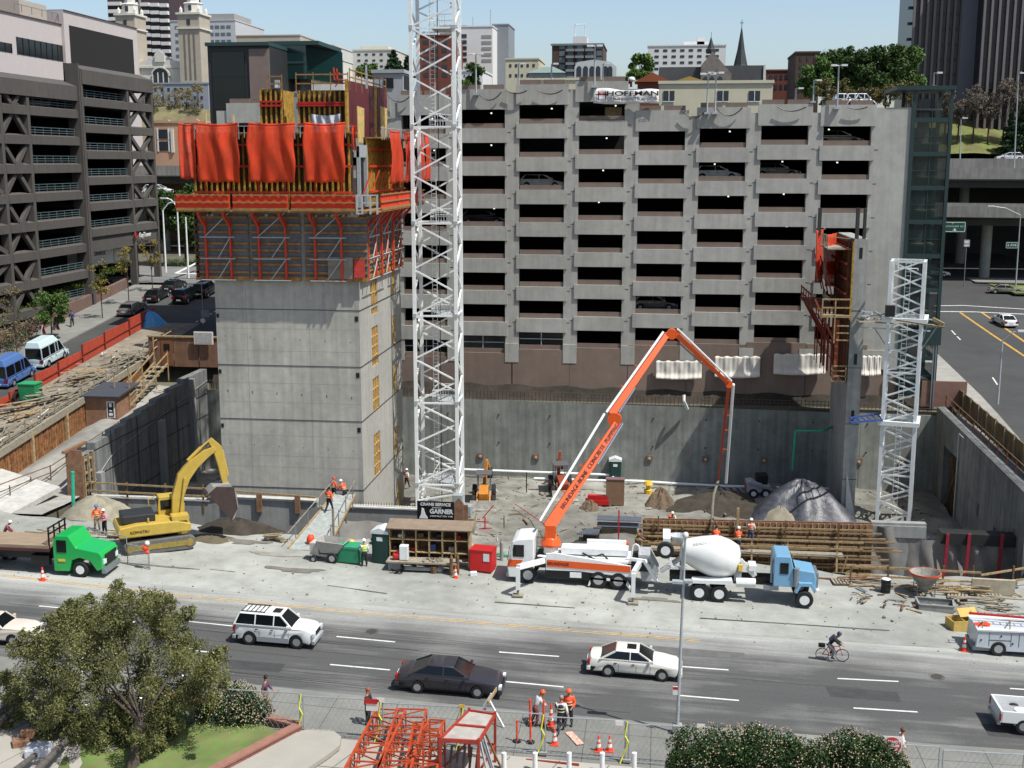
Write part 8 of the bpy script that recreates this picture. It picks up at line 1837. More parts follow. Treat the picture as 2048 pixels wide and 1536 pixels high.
q=MB();p=aZ(1490,985,-3.5)
t=T('steel_rack','row of slanted grey steel plates lying left of the skid steer','steel plates',p)
for i in range(7): q=MB();a=aZ(1432+i*14,968+i*1.5,-3.3);b=aZ(1455+i*14,992,-3.3);q.bar(a,b,.28,.06);q.obj('plate',mat('plate grey','8b8f92',.5,.15,3),t)
M_cw=mat('cone white','d6d2cc',.6,.03,3)
def cone(label,px,py,h=.75,c=None):
    c=c or st(px,py);t=T('traffic_cone',label,'traffic cone',c,0,'orange traffic cones')
    q=MB().box((-.18,-.18,0),(.18,.18,.04));q.lathe([(.14,.04),(.035,h)],12);q.obj('cone_body',M_cone,t,0);q=MB().lathe([(.122,h*.28),(.094,h*.5)],12,cap=0);q.lathe([(.082,h*.62),(.064,h*.78)],12,cap=0);q.obj('reflective_band',M_cw,t,0)
for a in((86,1161,.85,'traffic cone on the yellow line in front of the green truck'),(911,1157,.8,'traffic cone in front of the storage rack, left of the red cabinet'),(1928,1302,.85,'traffic cone at the tail of the utility truck')): cone(a[3],a[0],a[1],a[2])
def gcone(label,px,py,h=.75): cone(label,px,py,h,st(px,py,.15))
gcone('traffic cone near the kerb left of the striped board',1109,1489);gcone('traffic cone behind the mesh fence, left one of the two close together',1197,1502);gcone('traffic cone behind the mesh fence, right one of the two close together',1219,1502);gcone('tall striped cone beside the man in the dark waistcoat',1102,1452,1.1)
def post(label,px,py,h=1.05):
    c=st(px,py,.15);t=T('delineator_post',label,'channelizer post',c,0,'orange channelizer posts');q=MB().lathe([(.05,0),(.05,h),(0,h+.03)],10);q.obj('tube',M_cone,t,0);q=MB().lathe([(.2,0),(.2,.05),(.06,.08)],12);q.obj('base',M_black,t,0)
post('orange channelizer post farthest left behind the mesh fence',1034,1483);post('orange channelizer post in front of the mesh fence, second from the left',1061,1485);post('tall orange channelizer post left of the flagger',1060,1450,1.3);post('tall orange channelizer post just right of the person in white',1087,1452,1.3)
for i in range(6):
    px=(1008,1070,1138,1204,1268,1100)[i]
    if i==5: continue
    c=pl(px,1548,.15);q=MB().lathe([(.11,0),(.11,1.0),(0,1.03)],14,(c.x,c.y,c.z));tag(q.obj('bollard',M_white,smooth=0),['white bollard nearest the steel cage','white bollard second from the steel cage','white bollard in the middle of the row','white bollard fourth from the steel cage','white bollard nearest the hedge'][i],'bollard','white bollards on the plaza')
q=MB().bar(pl(1052,1525,.2),pl(1160,1535,.2),.12);q.bar(pl(1052,1520,.3),pl(1158,1530,.3),.1);tag(q.obj('steel_channel',M_rust),'brown steel channels lying on the plaza between the bollards','steel')
M_fm=mat('fence galvanised','9aa0a3',.5,.1,4,metal=.4)
t=T('mesh_fence','long temporary chain link fence along the near sidewalk','fence',(0,50,.2))
xs_f=[st(470,1400).x-4,st(470,1400).x,st(625,1442).x,st(777,1460).x,st(936,1475).x,st(1092,1490).x,st(1255,1505).x,st(1417,1515).x,st(1580,1530).x,st(1866,1560).x,st(2030,1575).x,24]
fyY=50.0
def chain(a,b,z0a,z0b,h):
    q=MB();n=int((b-a)/.24)
    for i in range(n*1):
        x=a+(b-a)*i/n;
        for s in(1,-1):
            xe=x+s*h*.55
            t0=1.0
            if xe<a: t0=(x-a)/(x-xe)
            if xe>b: t0=(b-x)/(xe-x)
            q.bar((x,fyY,z0a+.05),(x+(xe-x)*t0,fyY,z0a+.05+(h-.1)*t0),.010)
    return q
for a,b in zip(xs_f[:-1],xs_f[1:]):
    z0=SL*(a+b)/2+.16;h=1.9
    q=MB().tube((a+.08,fyY,z0+h),(b-.08,fyY,z0+h),.03,6);q.tube((a+.08,fyY,z0+.1),(b-.08,fyY,z0+.1),.02,6);q.tube((a+.08,fyY,z0),(a+.08,fyY,z0+h),.035,6);q.tube((b-.08,fyY,z0),(b-.08,fyY,z0+h),.035,6);q.obj('fence_frame',M_fm,t)
    chain(a,b,z0,z0,h).obj('chain_mesh',M_fm,t)
    q=MB().cb((b,fyY,z0+.06),(.35,.3,.12));q.obj('fence_foot',M_conc,t)
M_tape=mat('yellow tape','cfd23a',.5,.15,5)
for i,x in enumerate(xs_f[1:7]):
    z0=SL*x+.16;q=MB().path([(x,fyY-.06,z0+1.95),(x-.1,fyY-.08,z0+1.3),(x+.05,fyY-.06,z0+1.0),(x-.18,fyY-.1,z0+.3),(x-.3,fyY-.2,z0)],.035,4);tag(q.obj('caution_tape',M_tape),'yellow caution tape tied to the near mesh fence, '+ORD[i]+' tape from the left','tape','yellow tapes tied to the mesh fence')
for px,py,w,h,m,lab in((745,1410,.6,.55,M_cw,'red and white notice on the fence beside the man in the dark suit'),(761,1400,.35,.2,M_cw,'small white notice on the fence top right of the dark suited man'),(1239,1446,.35,.22,M_cw,'small white notice on the fence left of the lamp pole'),(1402,1452,.35,.2,M_cw,'small white notice on the fence right of the lamp pole'),(1505,1462,.0,.0,M_cw,''),(924,1412,.25,.14,M_yel,'small yellow tag on the fence near the dark grey sedan')):
    if not lab: continue
    c=aY(px,py,fyY-.05);q=MB().box((c.x-w/2,c.y-.02,c.z-h/2),(c.x+w/2,c.y,c.z+h/2));
    o=tag(q.obj('notice',m),lab,'notice')
c=aY(742,1402,fyY-.06);q=MB().box((c.x-.3,c.y-.04,c.z-.12),(c.x+.3,c.y-.03,c.z+.12));o=q.obj('red_header',M_red,[k for k in COL.objects if k.get('label','').startswith('red and white notice')][0])
c=st(1354,1466,.15);t=T('street_lamp','tall grey street lamp pole on the near sidewalk, in front of the mixer drum','street lamp',c)
tp=aY(1371,1072,c.y);q=MB().tube(c,(c.x+(tp.x-c.x),c.y,tp.z),.085,10,.05);q.obj('pole',M_galv,t);q=MB().box((c.x-.22,c.y-.22,c.z),(c.x+.22,c.y+.22,c.z+.45));q.obj('base',M_conc,t,bevel=.04)
q=MB().lathe([(0,.2),(.12,.15),(.15,0),(.07,-.12),(0,-.12)],12,(tp.x,c.y,tp.z));q.obj('globe',M_ptw,t,smooth=1)
p=c.lerp(V3((tp.x,c.y,tp.z)),.88);q=MB().cb((p.x-.25,p.y-.1,p.z-1.0),(.55,.3,.12));q.cb((p.x+.2,p.y-.1,p.z-.95),(.4,.3,.12));q.obj('floodlight',M_galv,t)
p=c.lerp(V3((tp.x,c.y,tp.z)),.22);q=MB().box((p.x-.28,p.y-.15,p.z-.15),(p.x-.05,p.y-.1,p.z+.25));q.obj('sign_plate',M_cw,t);q=MB().box((p.x-.28,p.y-.16,p.z+.12),(p.x-.05,p.y-.151,p.z+.25));q.obj('sign_header',M_red,t)
c=aY(1784,1491,44.6);t=T('do_not_enter_sign','round red and white no entry sign on a square plate in front of the hedge','sign',(c.x,c.y,0));r=.36;Mz=c.z
q=MB().box((c.x-.37,c.y,Mz-.37),(c.x+.37,c.y+.02,Mz+.37));q.obj('plate',M_cw,t);q=MB().lathe([(0,-.015),(r*.95,-.015),(r*.95,0)],28,(c.x,c.y,Mz),'y');d=q.obj('red_disc',mat('sign red','b03a44',.5,.03,3),t);q=MB().box((c.x-.26,c.y-.025,Mz-.045),(c.x+.26,c.y-.016,Mz+.045));q.obj('white_bar',M_cw,t)
text('DO NOT',.15,M_cw,t,facing((c.x,c.y-.02,Mz+.15)),bold=.004);text('ENTER',.15,M_cw,t,facing((c.x,c.y-.02,Mz-.16)),bold=.004)
q=MB().tube((c.x,c.y+.05,-1),(c.x,c.y+.05,Mz+.3),.035,6);q.obj('post',M_galv,t)
M_co=mat('crane orange','a8421f',.5,.15,3)
def lattice(label,px0,py0,px1,py1,w,hh,z0,n=7):
    A=pl(px0,py0,z0);B=pl(px1,py1,z0);t=T('crane_section',label,'crane section',A,0,'orange crane mast sections on the plaza')
    d=(B-A);L=d.length;d.normalize();s=V3((-d.y,d.x,0))*w;u=V3((0,0,hh));c4=[A,A+s,A+s+u,A+u]
    for p in c4: q=MB().bar(p,p+d*L,.1,.1);q.obj('chord',M_co,t)
    for i in range(4):
        a=c4[i];b=c4[(i+1)%4];q=MB()
        for k in range(n): p=a+d*L*k/n;r=b+d*L*(k+1)/n;q.bar(p,r,.05) if k%2 else q.bar(b+d*L*k/n,a+d*L*(k+1)/n,.05)
        for k in range(n+1): q.bar(a+d*L*k/n,b+d*L*k/n,.06)
        q.obj('bracing',M_co,t)
lattice('orange lattice crane section on the plaza, left of the three',690,1600,755,1472,-1.35,1.35,.2)
lattice('orange lattice crane section on the plaza, middle of the three',757,1600,796,1472,-1.35,1.35,.2)
lattice('shorter orange lattice crane section on the plaza, right of the three',812,1600,828,1498,-1.3,1.3,.2)
A=pl(690,1575,.2);q=MB().slab([pl(665,1560,.35),pl(712,1490,.35),pl(722,1492,.35),pl(680,1565,.35)],.08);tag(q.obj('steel_plank',M_steel),'grey metal plank lying beside the left crane section','plank')
t=T('steel_cage','tall rust red steel cage with grey plate decks and leaning props on the plaza','cage',pl(935,1560,.2));z0=.1
def cg(px,py,z): p=pl(px,py,z);return V3((p.x,p.y,z))
T4=[cg(880,1480,2.6),cg(957,1484,2.6),cg(990,1430,2.6),cg(938,1422,2.6)]
q=MB().slab(T4,.06);q.obj('top_deck',mat('plate deck','a39d95',.6,.15,2),t)
for i in range(4):
    a=T4[i];b=T4[(i+1)%4];q=MB().bar(a,b,.09,.16);q.bar((a.x,a.y,1.2),(b.x,b.y,1.2),.07);q.bar((a.x,a.y,.2),(b.x,b.y,.2),.07);q.obj('cage_beam',mat('cage red','97301f',.6,.2,3),t)
    q=MB().bar((a.x,a.y,.1),(a.x,a.y,2.75),.11);q.obj('cage_post',mat('cage red','97301f'),t)
q=MB();m0=(T4[0]+T4[3])/2;m1=(T4[1]+T4[2])/2;q.bar(m0,m1,.12,.14);q.obj('cage_beam',mat('cage red','97301f'),t)
S4=[T4[0]+V3((-.75,.1,.35)),T4[0]+V3((-.1,.1,.35)),T4[0]+V3((.0,1.1,.35)),T4[0]+V3((-.65,1.1,.35))]
for i in range(4):
    a=S4[i];b=S4[(i+1)%4];q=MB().bar(a,b,.06);q.bar((a.x,a.y,1.6),(b.x,b.y,1.6),.05);q.bar(a,(b.x,b.y,1.6),.03);q.bar((a.x,a.y,.1),a,.07);q.obj('side_frame',M_co,t)
for i,(dx,dy,dx2,m) in enumerate(((.25,.4,.9,M_steel),(.2,.9,.8,M_galv),(.15,.2,.6,M_galv),(.25,1.2,1.2,M_woodd),(.1,.6,.4,M_rust))): q=MB().bar(T4[1]+V3((dx*.3,dy,-.1)),(T4[1].x+dx2,T4[1].y+dy-.3,.15),.07);q.obj('leaning_prop',m,t)
q=MB()
for i in range(5): x=T4[0].x+.25+i*.28;q.bar((x,T4[0].y+.2,.2),(x+.2,T4[0].y+.3,2.2),.1,.1)
q.obj('stored_prop',mat('dark props','403532',.7,.3,3),t)
t=T('sawhorse_barricade','white legged wooden A frame barricade behind the steel cage','barricade',st(978,1440,.15));p=st(978,1445,.15);q=MB().bar(p+V3((-.65,0,0)),p+V3((-.0,0,1.15)),.08);q.bar(p+V3((.75,-.4,0)),p+V3((-.0,0,1.15)),.08);q.bar(p+V3((-.6,.8,0)),p+V3((-.0,.8,1.1)),.07);q.obj('leg',M_white,t);q=MB().bar(p+V3((0,-.3,1.15)),p+V3((.2,1.2,1.15)),.06,.18);q.obj('beam',M_wood,t)
p=st(1148,1483,.17);q=MB().cb((p.x,p.y+.3,p.z+.02),(.35,1.3,.03),rz=.5);tag(q.obj('striped_board',mat('striped board','b8603a',.6,.5,9,col2='cfc8bd')),'orange and white striped board lying flat on the sidewalk','board')
q=MB();A=st(590,1462,.17)
M_log=mat('weathered log','55504c',.9,.25,5,stretch=(.3,1,1))
for i,(a,b,r,lab) in enumerate((((-20,1440),(78,1372),.2,'grey weathered log at the left edge, upper one'),((-25,1462),(62,1395),.2,'grey weathered log at the left edge, lower one'),((70,1545),(132,1482),.16,'dark charred log standing out of the debris at the bottom left'),((25,1545),(70,1510),.15,'short brown log in the debris at the bottom left'))): A=pl(*a,1.6);B=pl(*b,1.4);q=MB().tube(A,B,r,10,r*.8);tag(q.obj('log',M_log),lab,'log','logs at the lower left')
q=MB();p=pl(78,1500,1.2);q.cb(p,(1.1,.8,.45),rz=.3);tag(q.obj('wrapped_pallet',M_plas,bevel=.08),'plastic wrapped block in the debris at the lower left','bundle')
q=MB();p=pl(42,1490,1.0);q.cb(p,(.7,.6,.5),rz=.6);q.cb(p+V3((.2,.3,.4)),(.6,.2,.4),rz=.2);tag(q.obj('rusty_skip',M_woodp),'rusty brown crate in the debris at the lower left','crate')
q=MB();p=pl(85,1450,.6)
for i in range(6): q.bar(p+V3((-.6+i*.12,-.4,.1+.03*i)),p+V3((.6+i*.1,.7,.15)),.05)
tag(q.obj('orange_bars',M_co),'orange steel bars lying between the logs at the lower left','bars')
q=MB().slab([pl(-30,1400,.4),pl(160,1440,.4),pl(150,1580,.4),pl(-60,1580,.4)],.2);struct(q.obj('grey_paving',M_side))
def walk(px,py):
    r=ray(px,py);tt=(LA[0]-H)/(r[2]-LA[2]*r[1]);return _p(r,tt)
M_blt=mat('blue tarp','3f8ec4',.45,.1,3,bump=.8)
c=walk(298,662);t=heap('bright blue tarpaulin covering a stack beside the red fence',298,655,2.2,1.6,1.9,M_blt,'blue_tarpaulin',z=zl(c.y),seed=6,amp=.1,cat='tarpaulin')
c=walk(62,800);t=T('waste_bin','green wheeled waste container on the walkway behind the red fence','waste container',(c.x,c.y,zl(c.y)));q=MB().box((-.8,-.7,.1),(.8,.7,1.5));q.obj('container',mat('bin green','1b7a4c',.5,.06,2),t,0,bevel=.04);q=MB().box((-.85,-.75,1.5),(.85,.75,1.6));q.obj('lid',mat('bin green2','23935e',.5,.06,2),t,0)
c=V3((-49.6,103.5,zl(103)-2.4));t=T('site_shed','small plywood site shed with a dark flat roof and a black and white poster','shed',c)
q=MB().box((-1.7,-2.0,-.5),(1.3,2.0,2.5));q.obj('wall',mat('shed ply','8a6850',.85,.12,1.5,col2='705240'),t,0);q=MB().slab([(-1.9,-2.3,2.5),(1.6,-2.3,2.5),(1.6,2.3,2.95),(-1.9,2.3,2.95)],.15);q.obj('roof',mat('shed roof','3a3d44',.85,.1,2),t,0)
q=MB().box((.35,-2.04,.5),(1.1,-2.0,2.0));pn=q.obj('poster',M_white,t,0);q=MB().box((.45,-2.06,.6),(1.0,-2.04,1.9));q.obj('poster_field',M_black,pn,0);q=MB().box((.6,-2.08,1.5),(.85,-2.06,1.85));q.box((.6,-2.08,1.1),(.85,-2.06,1.2));q.box((.55,-2.08,.7),(.9,-2.06,.95));q.obj('poster_marks',M_white,pn,0)
for i,(y,x,n,lab) in enumerate(((84,-54,14,'heap of weathered boards on the walkway beside the green container'),(90,-54,14,'boards and rags on the walkway left of the plywood shed'),(96,-54.5,14,'stack of planks on the walkway above the timber wall, below the white van'),(101,-54,14,'long yellow planks on the walkway beside the red fence'),(107,-53.5,16,'jumbled boards on the walkway behind the plywood shed'),(114,-53,9,'pile of boards at the upper end of the walkway'))):
    planks(lab,0,0,n,2.8,1.6,1.6,M_woodg if i%2 else M_wood,loc=V3((x,y,zl(y)+.03)),rz=1.0,h=1.0,wide=.3)
q=MB().sheet(lambda u,v:(-55+2.6*u,86+4*v,zl(86+4*v)+.35+.25*math.sin(u*7+v*5)*math.sin(v*9)),14,14);tag(q.obj('pale_tarp',mat('pale cloth','b0aa9c',.8,.1,2,bump=.5),fixn=0,smooth=1),'crumpled pale tarpaulin over boards on the walkway','tarpaulin')
c=V3((-56.7,99.5,zl(99.5)+.55));q=MB().lathe([(.35,-.12),(.5,-.12),(.5,.12),(.35,.12),(.35,-.12)],18,c,'x',cap=0);tag(q.obj('tyre',M_rub),'worn tyre standing against the red fence','tyre')
t=T('site_hoarding','brown plywood hoarding with a door and white notice board at the left corner','hoarding',(-46,114,7))
for i in range(6): x=-50.5+i*2.6;q=MB().box((x,113.9,6.3),(x+2.5,114.0,9.3));q.obj('panel',mat('hoarding ply','745440',.85,.15,1.5,streak=.15),t)
q=MB().box((-49.2,113.85,6.4),(-48.0,113.9,8.9));q.obj('door',mat('door brown','74492a',.8,.1,2),t);q=MB().box((-48.9,113.82,7.9),(-48.3,113.85,8.6));q.obj('door_window',M_glass,t)
q=MB().box((-50.6,113.8,9.25),(-36,114.1,9.4));q.obj('top_rail',M_wood,t)
q=MB();A=aY(388,663,113.6);B=aY(427,689,113.6);q.box((A.x,113.5,B.z),(B.x,113.6,A.z));pn=q.obj('notice_board',M_cw,t);q=MB().box((A.x+.1,113.48,B.z+.1),(B.x-.1,113.5,A.z-.1));q.obj('notice_papers',mat('papers','a9a6a0',.8,.35,12),pn)
t=T('scaffold_stair','timber stair with rails descending above the left excavation wall','stair',(-48,110,6))
for i in range(9): q=MB();y=104+i;q.box((-49.6,y,zl(104)-1.5+i*.28),(-48.2,y+.9,zl(104)-1.42+i*.28));q.obj('tread',M_woodg,t)
for x in(-49.6,-48.2): q=MB().bar((x,104,zl(104)-.5),(x,113,zl(104)+2.1),.07,.12);q.bar((x,104,zl(104)-1.4),(x,113,zl(104)+1.1),.07,.2);[q.bar((x,y,zl(y)-1.6),(x,y,zl(y)+1.4),.09) for y in(104,107,110,113)];q.obj('stair_rail',M_wood,t)
q=MB().path([(-49.6,113,8.9),(-49.6,118,9.4)],.06,5);q.path([(-49.6,113,8.2),(-49.6,118,8.7)],.06,5);[q.bar((-49.6,y,6.5),(-49.6,y,9.5),.1) for y in(113,115.5,118)];q.obj('upper_rail',M_wood,t)
planks('brown broken boards piled at the corner above the left excavation wall',0,0,12,2.6,1.8,1.5,M_wood,loc=V3((-46.3,110,zbench(110)+.2)),rz=.6,h=1.2)
for px,py,lab in((112,660,'white sandwich board sign on the left sidewalk beside the green tree'),(84,668,'small white sandwich board left of the green tree trunk')):
    c=aX(px,py,-64.8);t=T('sandwich_board',lab,'sign',c,-.6);q=MB().slab([(-.35,-.3,0),(.35,-.3,0),(.35,0,1.1),(-.35,0,1.1)],.03);q.obj('front_panel',M_white,t,0);q=MB().slab([(-.35,.3,0),(-.35,0,1.1),(.35,0,1.1),(.35,.3,0)],.03);q.obj('back_panel',M_red,t,0);q=MB().slab([(-.2,-.17,.6),(.2,-.17,.6),(.15,-.09,.85),(-.1,-.09,.85)],.02);q.obj('print',M_black,t,0)
def lampost(label,px,pb,pt_,arm,Y):
    b=aY(px,pb,Y);tp=aY(px,pt_,Y);t=T('street_lamp',label,'street lamp',b,0,'white street lamps at the left crossing');h=tp.z-b.z;q=MB().tube((0,0,0),(0,0,h),.14,8,.1)
    if arm: q.path([(0,0,h),(arm*.5,0,h+.9),(arm*.9,0,h+1.1)],.08,6)
    q.obj('pole',M_wht,t,0)
    if arm: q=MB().cb((arm*1.1,0,h+1.1),(.9,.35,.2));q.obj('lamp_head',M_white,t,0)
lampost('white street lamp with its arm to the right, left one at the crossing',332,545,421,1.6,151);lampost('white street lamp with its arm to the left, middle one at the crossing',359,512,413,-1.6,157);lampost('plain white pole at the crossing right of the two lamps',377,556,434,0,150)
c=lst(407,650);t=T('street_sign','lane arrow sign on a slim grey post on the left street','sign',c);tp=aY(408,560,c.y);q=MB().tube(c,(c.x,c.y,tp.z),.06,6);q.obj('post',M_steel,t);a=aY(402,620,c.y);q=MB().box((a.x-.0,c.y-.1,a.z-.8),(a.x+.95,c.y-.05,a.z));q.obj('plate',mat('sign grey','7d8587',.6,.3,8),t);a=aY(405,641,c.y);q=MB().lathe([(0,-.02),(.28,-.02),(.28,0)],14,(c.x,c.y-.1,a.z),'y');q.obj('round_plate',M_cw,t)
t=T('site_hoarding','long brown timber hoarding along the sidewalk above the right excavation wall','hoarding',(27.4,98,5));M_rh=mat('stained hoarding','6a5434',.9,.3,1.0,col2='40381f',streak=.3)
for i in range(12):
    y=84+i*2.7;z=max(zr(y),rt(y)-.3);q=MB().box((27.35,y,rt(y)-.4),(27.45,y+2.65,zr(y)+1.7 if zr(y)+1.7>rt(y)+1.2 else rt(y)+1.5));q.obj('panel',M_rh,t)
    q=MB().bar((27.25,y,rt(y)-.4),(27.25,y,rt(y)+1.7),.1);q.obj('post',M_woodg,t)
q=MB().box((24,113.0,4.2),(28,113.15,6.6));q.obj('end_panel',mat('brown end','7a5c50',.8,.1,2),t)
c=aY(1960,745,100);
def arm_lamp(label,pxb,pyb,pxt,pyt,pxh,pyh,fn):
    b=fn(pxb,pyb);tp=aY(pxt,pyt,b.y);hd=aY(pxh,pyh,b.y-.5);t=T('street_lamp',label,'street lamp',b);q=MB().tube(b,tp,.12,8,.07);q.obj('pole',M_galv,t);q=MB();m_=tp.lerp(hd,.5)+V3((0,0,.35));q.path([tp,m_,hd],.05,6);q.obj('arm',M_galv,t);q=MB().cb(hd,(.9,.35,.16));q.obj('lamp_head',M_white,t)
arm_lamp('grey street lamp on the right sidewalk with its arm over the road',1995,808,2005,682,2046,662,lambda x,y:aX(x,y,30))
arm_lamp('grey street lamp with a long arm beside the freeway pillar at the right edge',2031,575,2041,430,1982,412,rst)
c=rst(2031,575);road_sign(2012,2036,484,497,c.y-.2,'small green street name sign on the lamp at the right edge',[('6 AVE',.5,.5,.55)],M_sgn)
b=aY(2018,365,203);arm_lamp('tall lamp on the freeway parapet at the right edge',2027,358,2037,150,2046,146,lambda x,y:aY(x,y,203))
arm_lamp('lamp on the uppermost freeway deck',1920,318,1922,240,1930,236,lambda x,y:aY(x,y,222))
a=aZ(1,1,1);A=aY(1858,668,113.5);B=aY(1885,690,113.5);t=T('green_board','dark green billboard seen from behind beside the short crane mast','billboard',(A.x,118,5));q=MB().box((aY(1840,650,112.8).x,112.8,aY(1840,690,112.8).z),(aY(1884,650,112.8).x,112.95,aY(1884,655,112.8).z));q.obj('panel',M_gst,t)
for px in(1868,1873): p=aY(px,690,112.9);q=MB().bar((p.x,112.9,4),(p.x,112.9,p.z),.1);q.obj('leg',M_steel,t)
c=rst(1876,640);q=MB().tube(c,(c.x,c.y,aY(1878,588,c.y).z),.12,8);tag(q.obj('signal_post',M_steel),'plain dark post beside the stop line on the right street','post')
# ================================================================ PEOPLE
M_skin=mat('skin','a9745a',.6,.05,4);M_hair=mat('dark hair','1f1712',.8,.1,8)
M_vor=mat('vest orange','e8491a',.6,.05,4);M_vlime=mat('vest lime','9fd43a',.6,.05,4);M_refl=mat('reflective strip','d9dcae',.4,0)
M_jean=mat('jeans','3a4862',.85,.12,8);M_dk=mat('dark trousers','1d1e22',.85,.1,8);M_kh=mat('khaki trousers','8c7c66',.85,.1,8);M_shw=mat('white shirt','c9c9c6',.8,.04,5);M_purp=mat('plum shirt','5c3f52',.8,.05,5);M_suit=mat('dark suit','20262a',.8,.08,5);M_bluesh=mat('blue shirt','2f3f7a',.8,.06,5);M_brn2=mat('brown work clothes','5a3d28',.85,.1,6);M_boot=mat('boots','2a211b',.8,.1,6)
M_hw=mat('hard hat white','dcdcd8',.35,0,coat=.3);M_hor=mat('hard hat orange','e4511a',.35,0,coat=.3);M_hbl=mat('hard hat blue','3a5a9a',.35,0,coat=.3)
def skin(par,V,E_,Rd,name,m,sub=1):
    me=bpy.data.meshes.new(name);me.from_pydata([tuple(v) for v in V],E_,[]);me.materials.append(m)
    o=bpy.data.objects.new(name,me);COL.objects.link(o);o.parent=par
    md=o.modifiers.new('skin','SKIN');md.use_smooth_shade=1
    for i,r in enumerate(Rd): d=me.skin_vertices[0].data[i];d.radius=(r if isinstance(r,tuple) else (r,r));d.use_root=(i==0)
    if sub: s=o.modifiers.new('sub','SUBSURF');s.levels=sub;s.render_levels=sub
    return o
def person(label,loc,rz,pose='stand',shirt=None,trousers=None,vest=None,hat=None,h=1.75,short=0,hold=None,seedk=0,hair=None,group=None):
    t=T('person',label,'person',loc,rz,group);k=h/1.75
    P={}
    lean=dict(stand=.02,walk=.05,bend=.55,ride=.75,crouch=.4)[pose]
    hipz=.92*k if pose not in('ride','crouch') else (.95 if pose=='ride' else .5)*k
    def up(d): return V3((math.sin(lean)*d,0,math.cos(lean)*d))*k
    hip=V3((0,0,hipz));waist=hip+up(.12);chest=hip+up(.38);neck=hip+up(.52);nk=hip+up(.60)
    hd=nk+V3((.03+.08*(lean>.3),0,.13))*k
    sh=[chest+V3((0,s*.19*k,.09*k)) for s in(-1,1)]
    if pose=='walk': legs=[(V3((.20,-.1,.50)),V3((.32,-.1,.09))),(V3((.0,.1,.50)),V3((-.33,.1,.13)))];arms=[(V3((-.12,-.27,-.27)),V3((-.02,-.28,-.5))),(V3((.1,.27,-.27)),V3((.28,.26,-.45)))]
    elif pose=='stand': legs=[(V3((.03,-.12,.5)),V3((.0,-.14,.09))),(V3((.02,.12,.5)),V3((-.03,.14,.09)))];arms=[(V3((.0,-.27,-.28)),V3((.16,-.25,-.45))),(V3((.03,.28,-.28)),V3((.24,.16,-.38)))]
    elif pose=='bend': legs=[(V3((.08,-.13,.5)),V3((.0,-.15,.09))),(V3((.04,.13,.5)),V3((-.15,.15,.09)))];arms=[(V3((.16,-.22,-.25)),V3((.36,-.12,-.40))),(V3((.16,.22,-.25)),V3((.38,.1,-.36)))]
    elif pose=='crouch': legs=[(V3((.38,-.16,.5)),V3((.2,-.16,.09))),(V3((.36,.16,.42)),V3((.1,.16,.09)))];arms=[(V3((.2,-.22,-.2)),V3((.42,-.1,-.3))),(V3((.2,.22,-.2)),V3((.42,.1,-.3)))]
    else: legs=[(V3((.32,-.1,.62)),V3((.18,-.12,.22))),(V3((.30,.1,.72)),V3((.12,.12,.42)))];arms=[(V3((.2,-.2,-.22)),V3((.42,-.2,-.32))),(V3((.2,.2,-.22)),V3((.42,.2,-.32)))]
    V=[hip,waist,chest,neck,nk,hd,hd+V3((0,0,.09))*k];E_=[(0,1),(1,2),(2,3),(3,4),(4,5),(5,6)];Rd=[.07*k,.07*k,.08*k,.05*k,.05*k,.09*k,.07*k]
    V.append(hd+V3((.105,0,-.01))*k);E_.append((5,7));Rd.append(.014*k)
    hands=[];feet=[]
    for i,s in enumerate((-1,1)):
        e=sh[i]+arms[i][0]*k;w=sh[i]+arms[i][1]*k;e=V3((e.x,sh[i].y+(arms[i][0].y-s*.19)*k,e.z));w=V3((w.x,sh[i].y+(arms[i][1].y-s*.19)*k,w.z));dr=(w-e).normalized();pm=w+dr*.08*k
        b=len(V);V+=[sh[i],e,w,pm];E_+=[(3,b),(b,b+1),(b+1,b+2),(b+2,b+3)];Rd+=[.04*k,.026*k,.024*k,(.034*k,.018*k)]
        for f in range(4):
            o_=V3((0,(f-1.5)*.02,0))*k;L_=(.075,.085,.08,.06)[f];n0=len(V);V+=[pm+o_+dr*.03*k,pm+o_+dr*(.03+L_*.6)*k+V3((.01,0,-.01))*k];E_+=[(b+3,n0),(n0,n0+1)];Rd+=[.009*k,.007*k]
        n0=len(V);V+=[w+dr*.05*k+V3((.035,-s*.02,0))*k];E_+=[(b+3,n0)];Rd+=[.009*k]
        hands.append(pm)
    for i,s in enumerate((-1,1)):
        kn=V3(legs[i][0])*k;an=V3(legs[i][1])*k;b=len(V);V+=[hip+V3((0,s*.09,-.05))*k,kn,an,an+V3((.15,0,-.05))*k];E_+=[(0,b),(b,b+1),(b+1,b+2),(b+2,b+3)];Rd+=[.05*k,.035*k,.03*k,.025*k];feet.append((an,an+V3((.17,0,-.045))*k))
    skin(t,V,E_,Rd,'body',M_skin,0)
    tv=[hip+up(.1),hip];te=[(0,1)];tr_=[.14*k,.15*k]
    for i,s in enumerate((-1,1)):
        b=len(tv);kn=V3(legs[i][0])*k;an=V3(legs[i][1])*k;tv+=[hip+V3((0,s*.09,-.08))*k,kn,an+V3((0,0,.03))];te+=[(1,b),(b,b+1),(b+1,b+2)];tr_+=[.12*k,.09*k,.07*k]
    skin(t,tv,te,tr_,'trousers',trousers or M_jean,1)
    sv=[hip+up(.08),waist,chest,neck-up(.02)];se=[(0,1),(1,2),(2,3)];sr=[(.15*k,.12*k),(.145*k,.12*k),(.185*k,.135*k),.085*k]
    for i,s in enumerate((-1,1)):
        e=V3(V[8+i*14-0]) if 0 else None
        idx=8+i*13;a0,a1,a2=V[idx],V[idx+1],V[idx+2];b=len(sv);sv+=[a0,a1,a1.lerp(a2,.9 if not short else .1)];se+=[(2,b),(b,b+1),(b+1,b+2)];sr+=[.09*k,.07*k,.055*k]
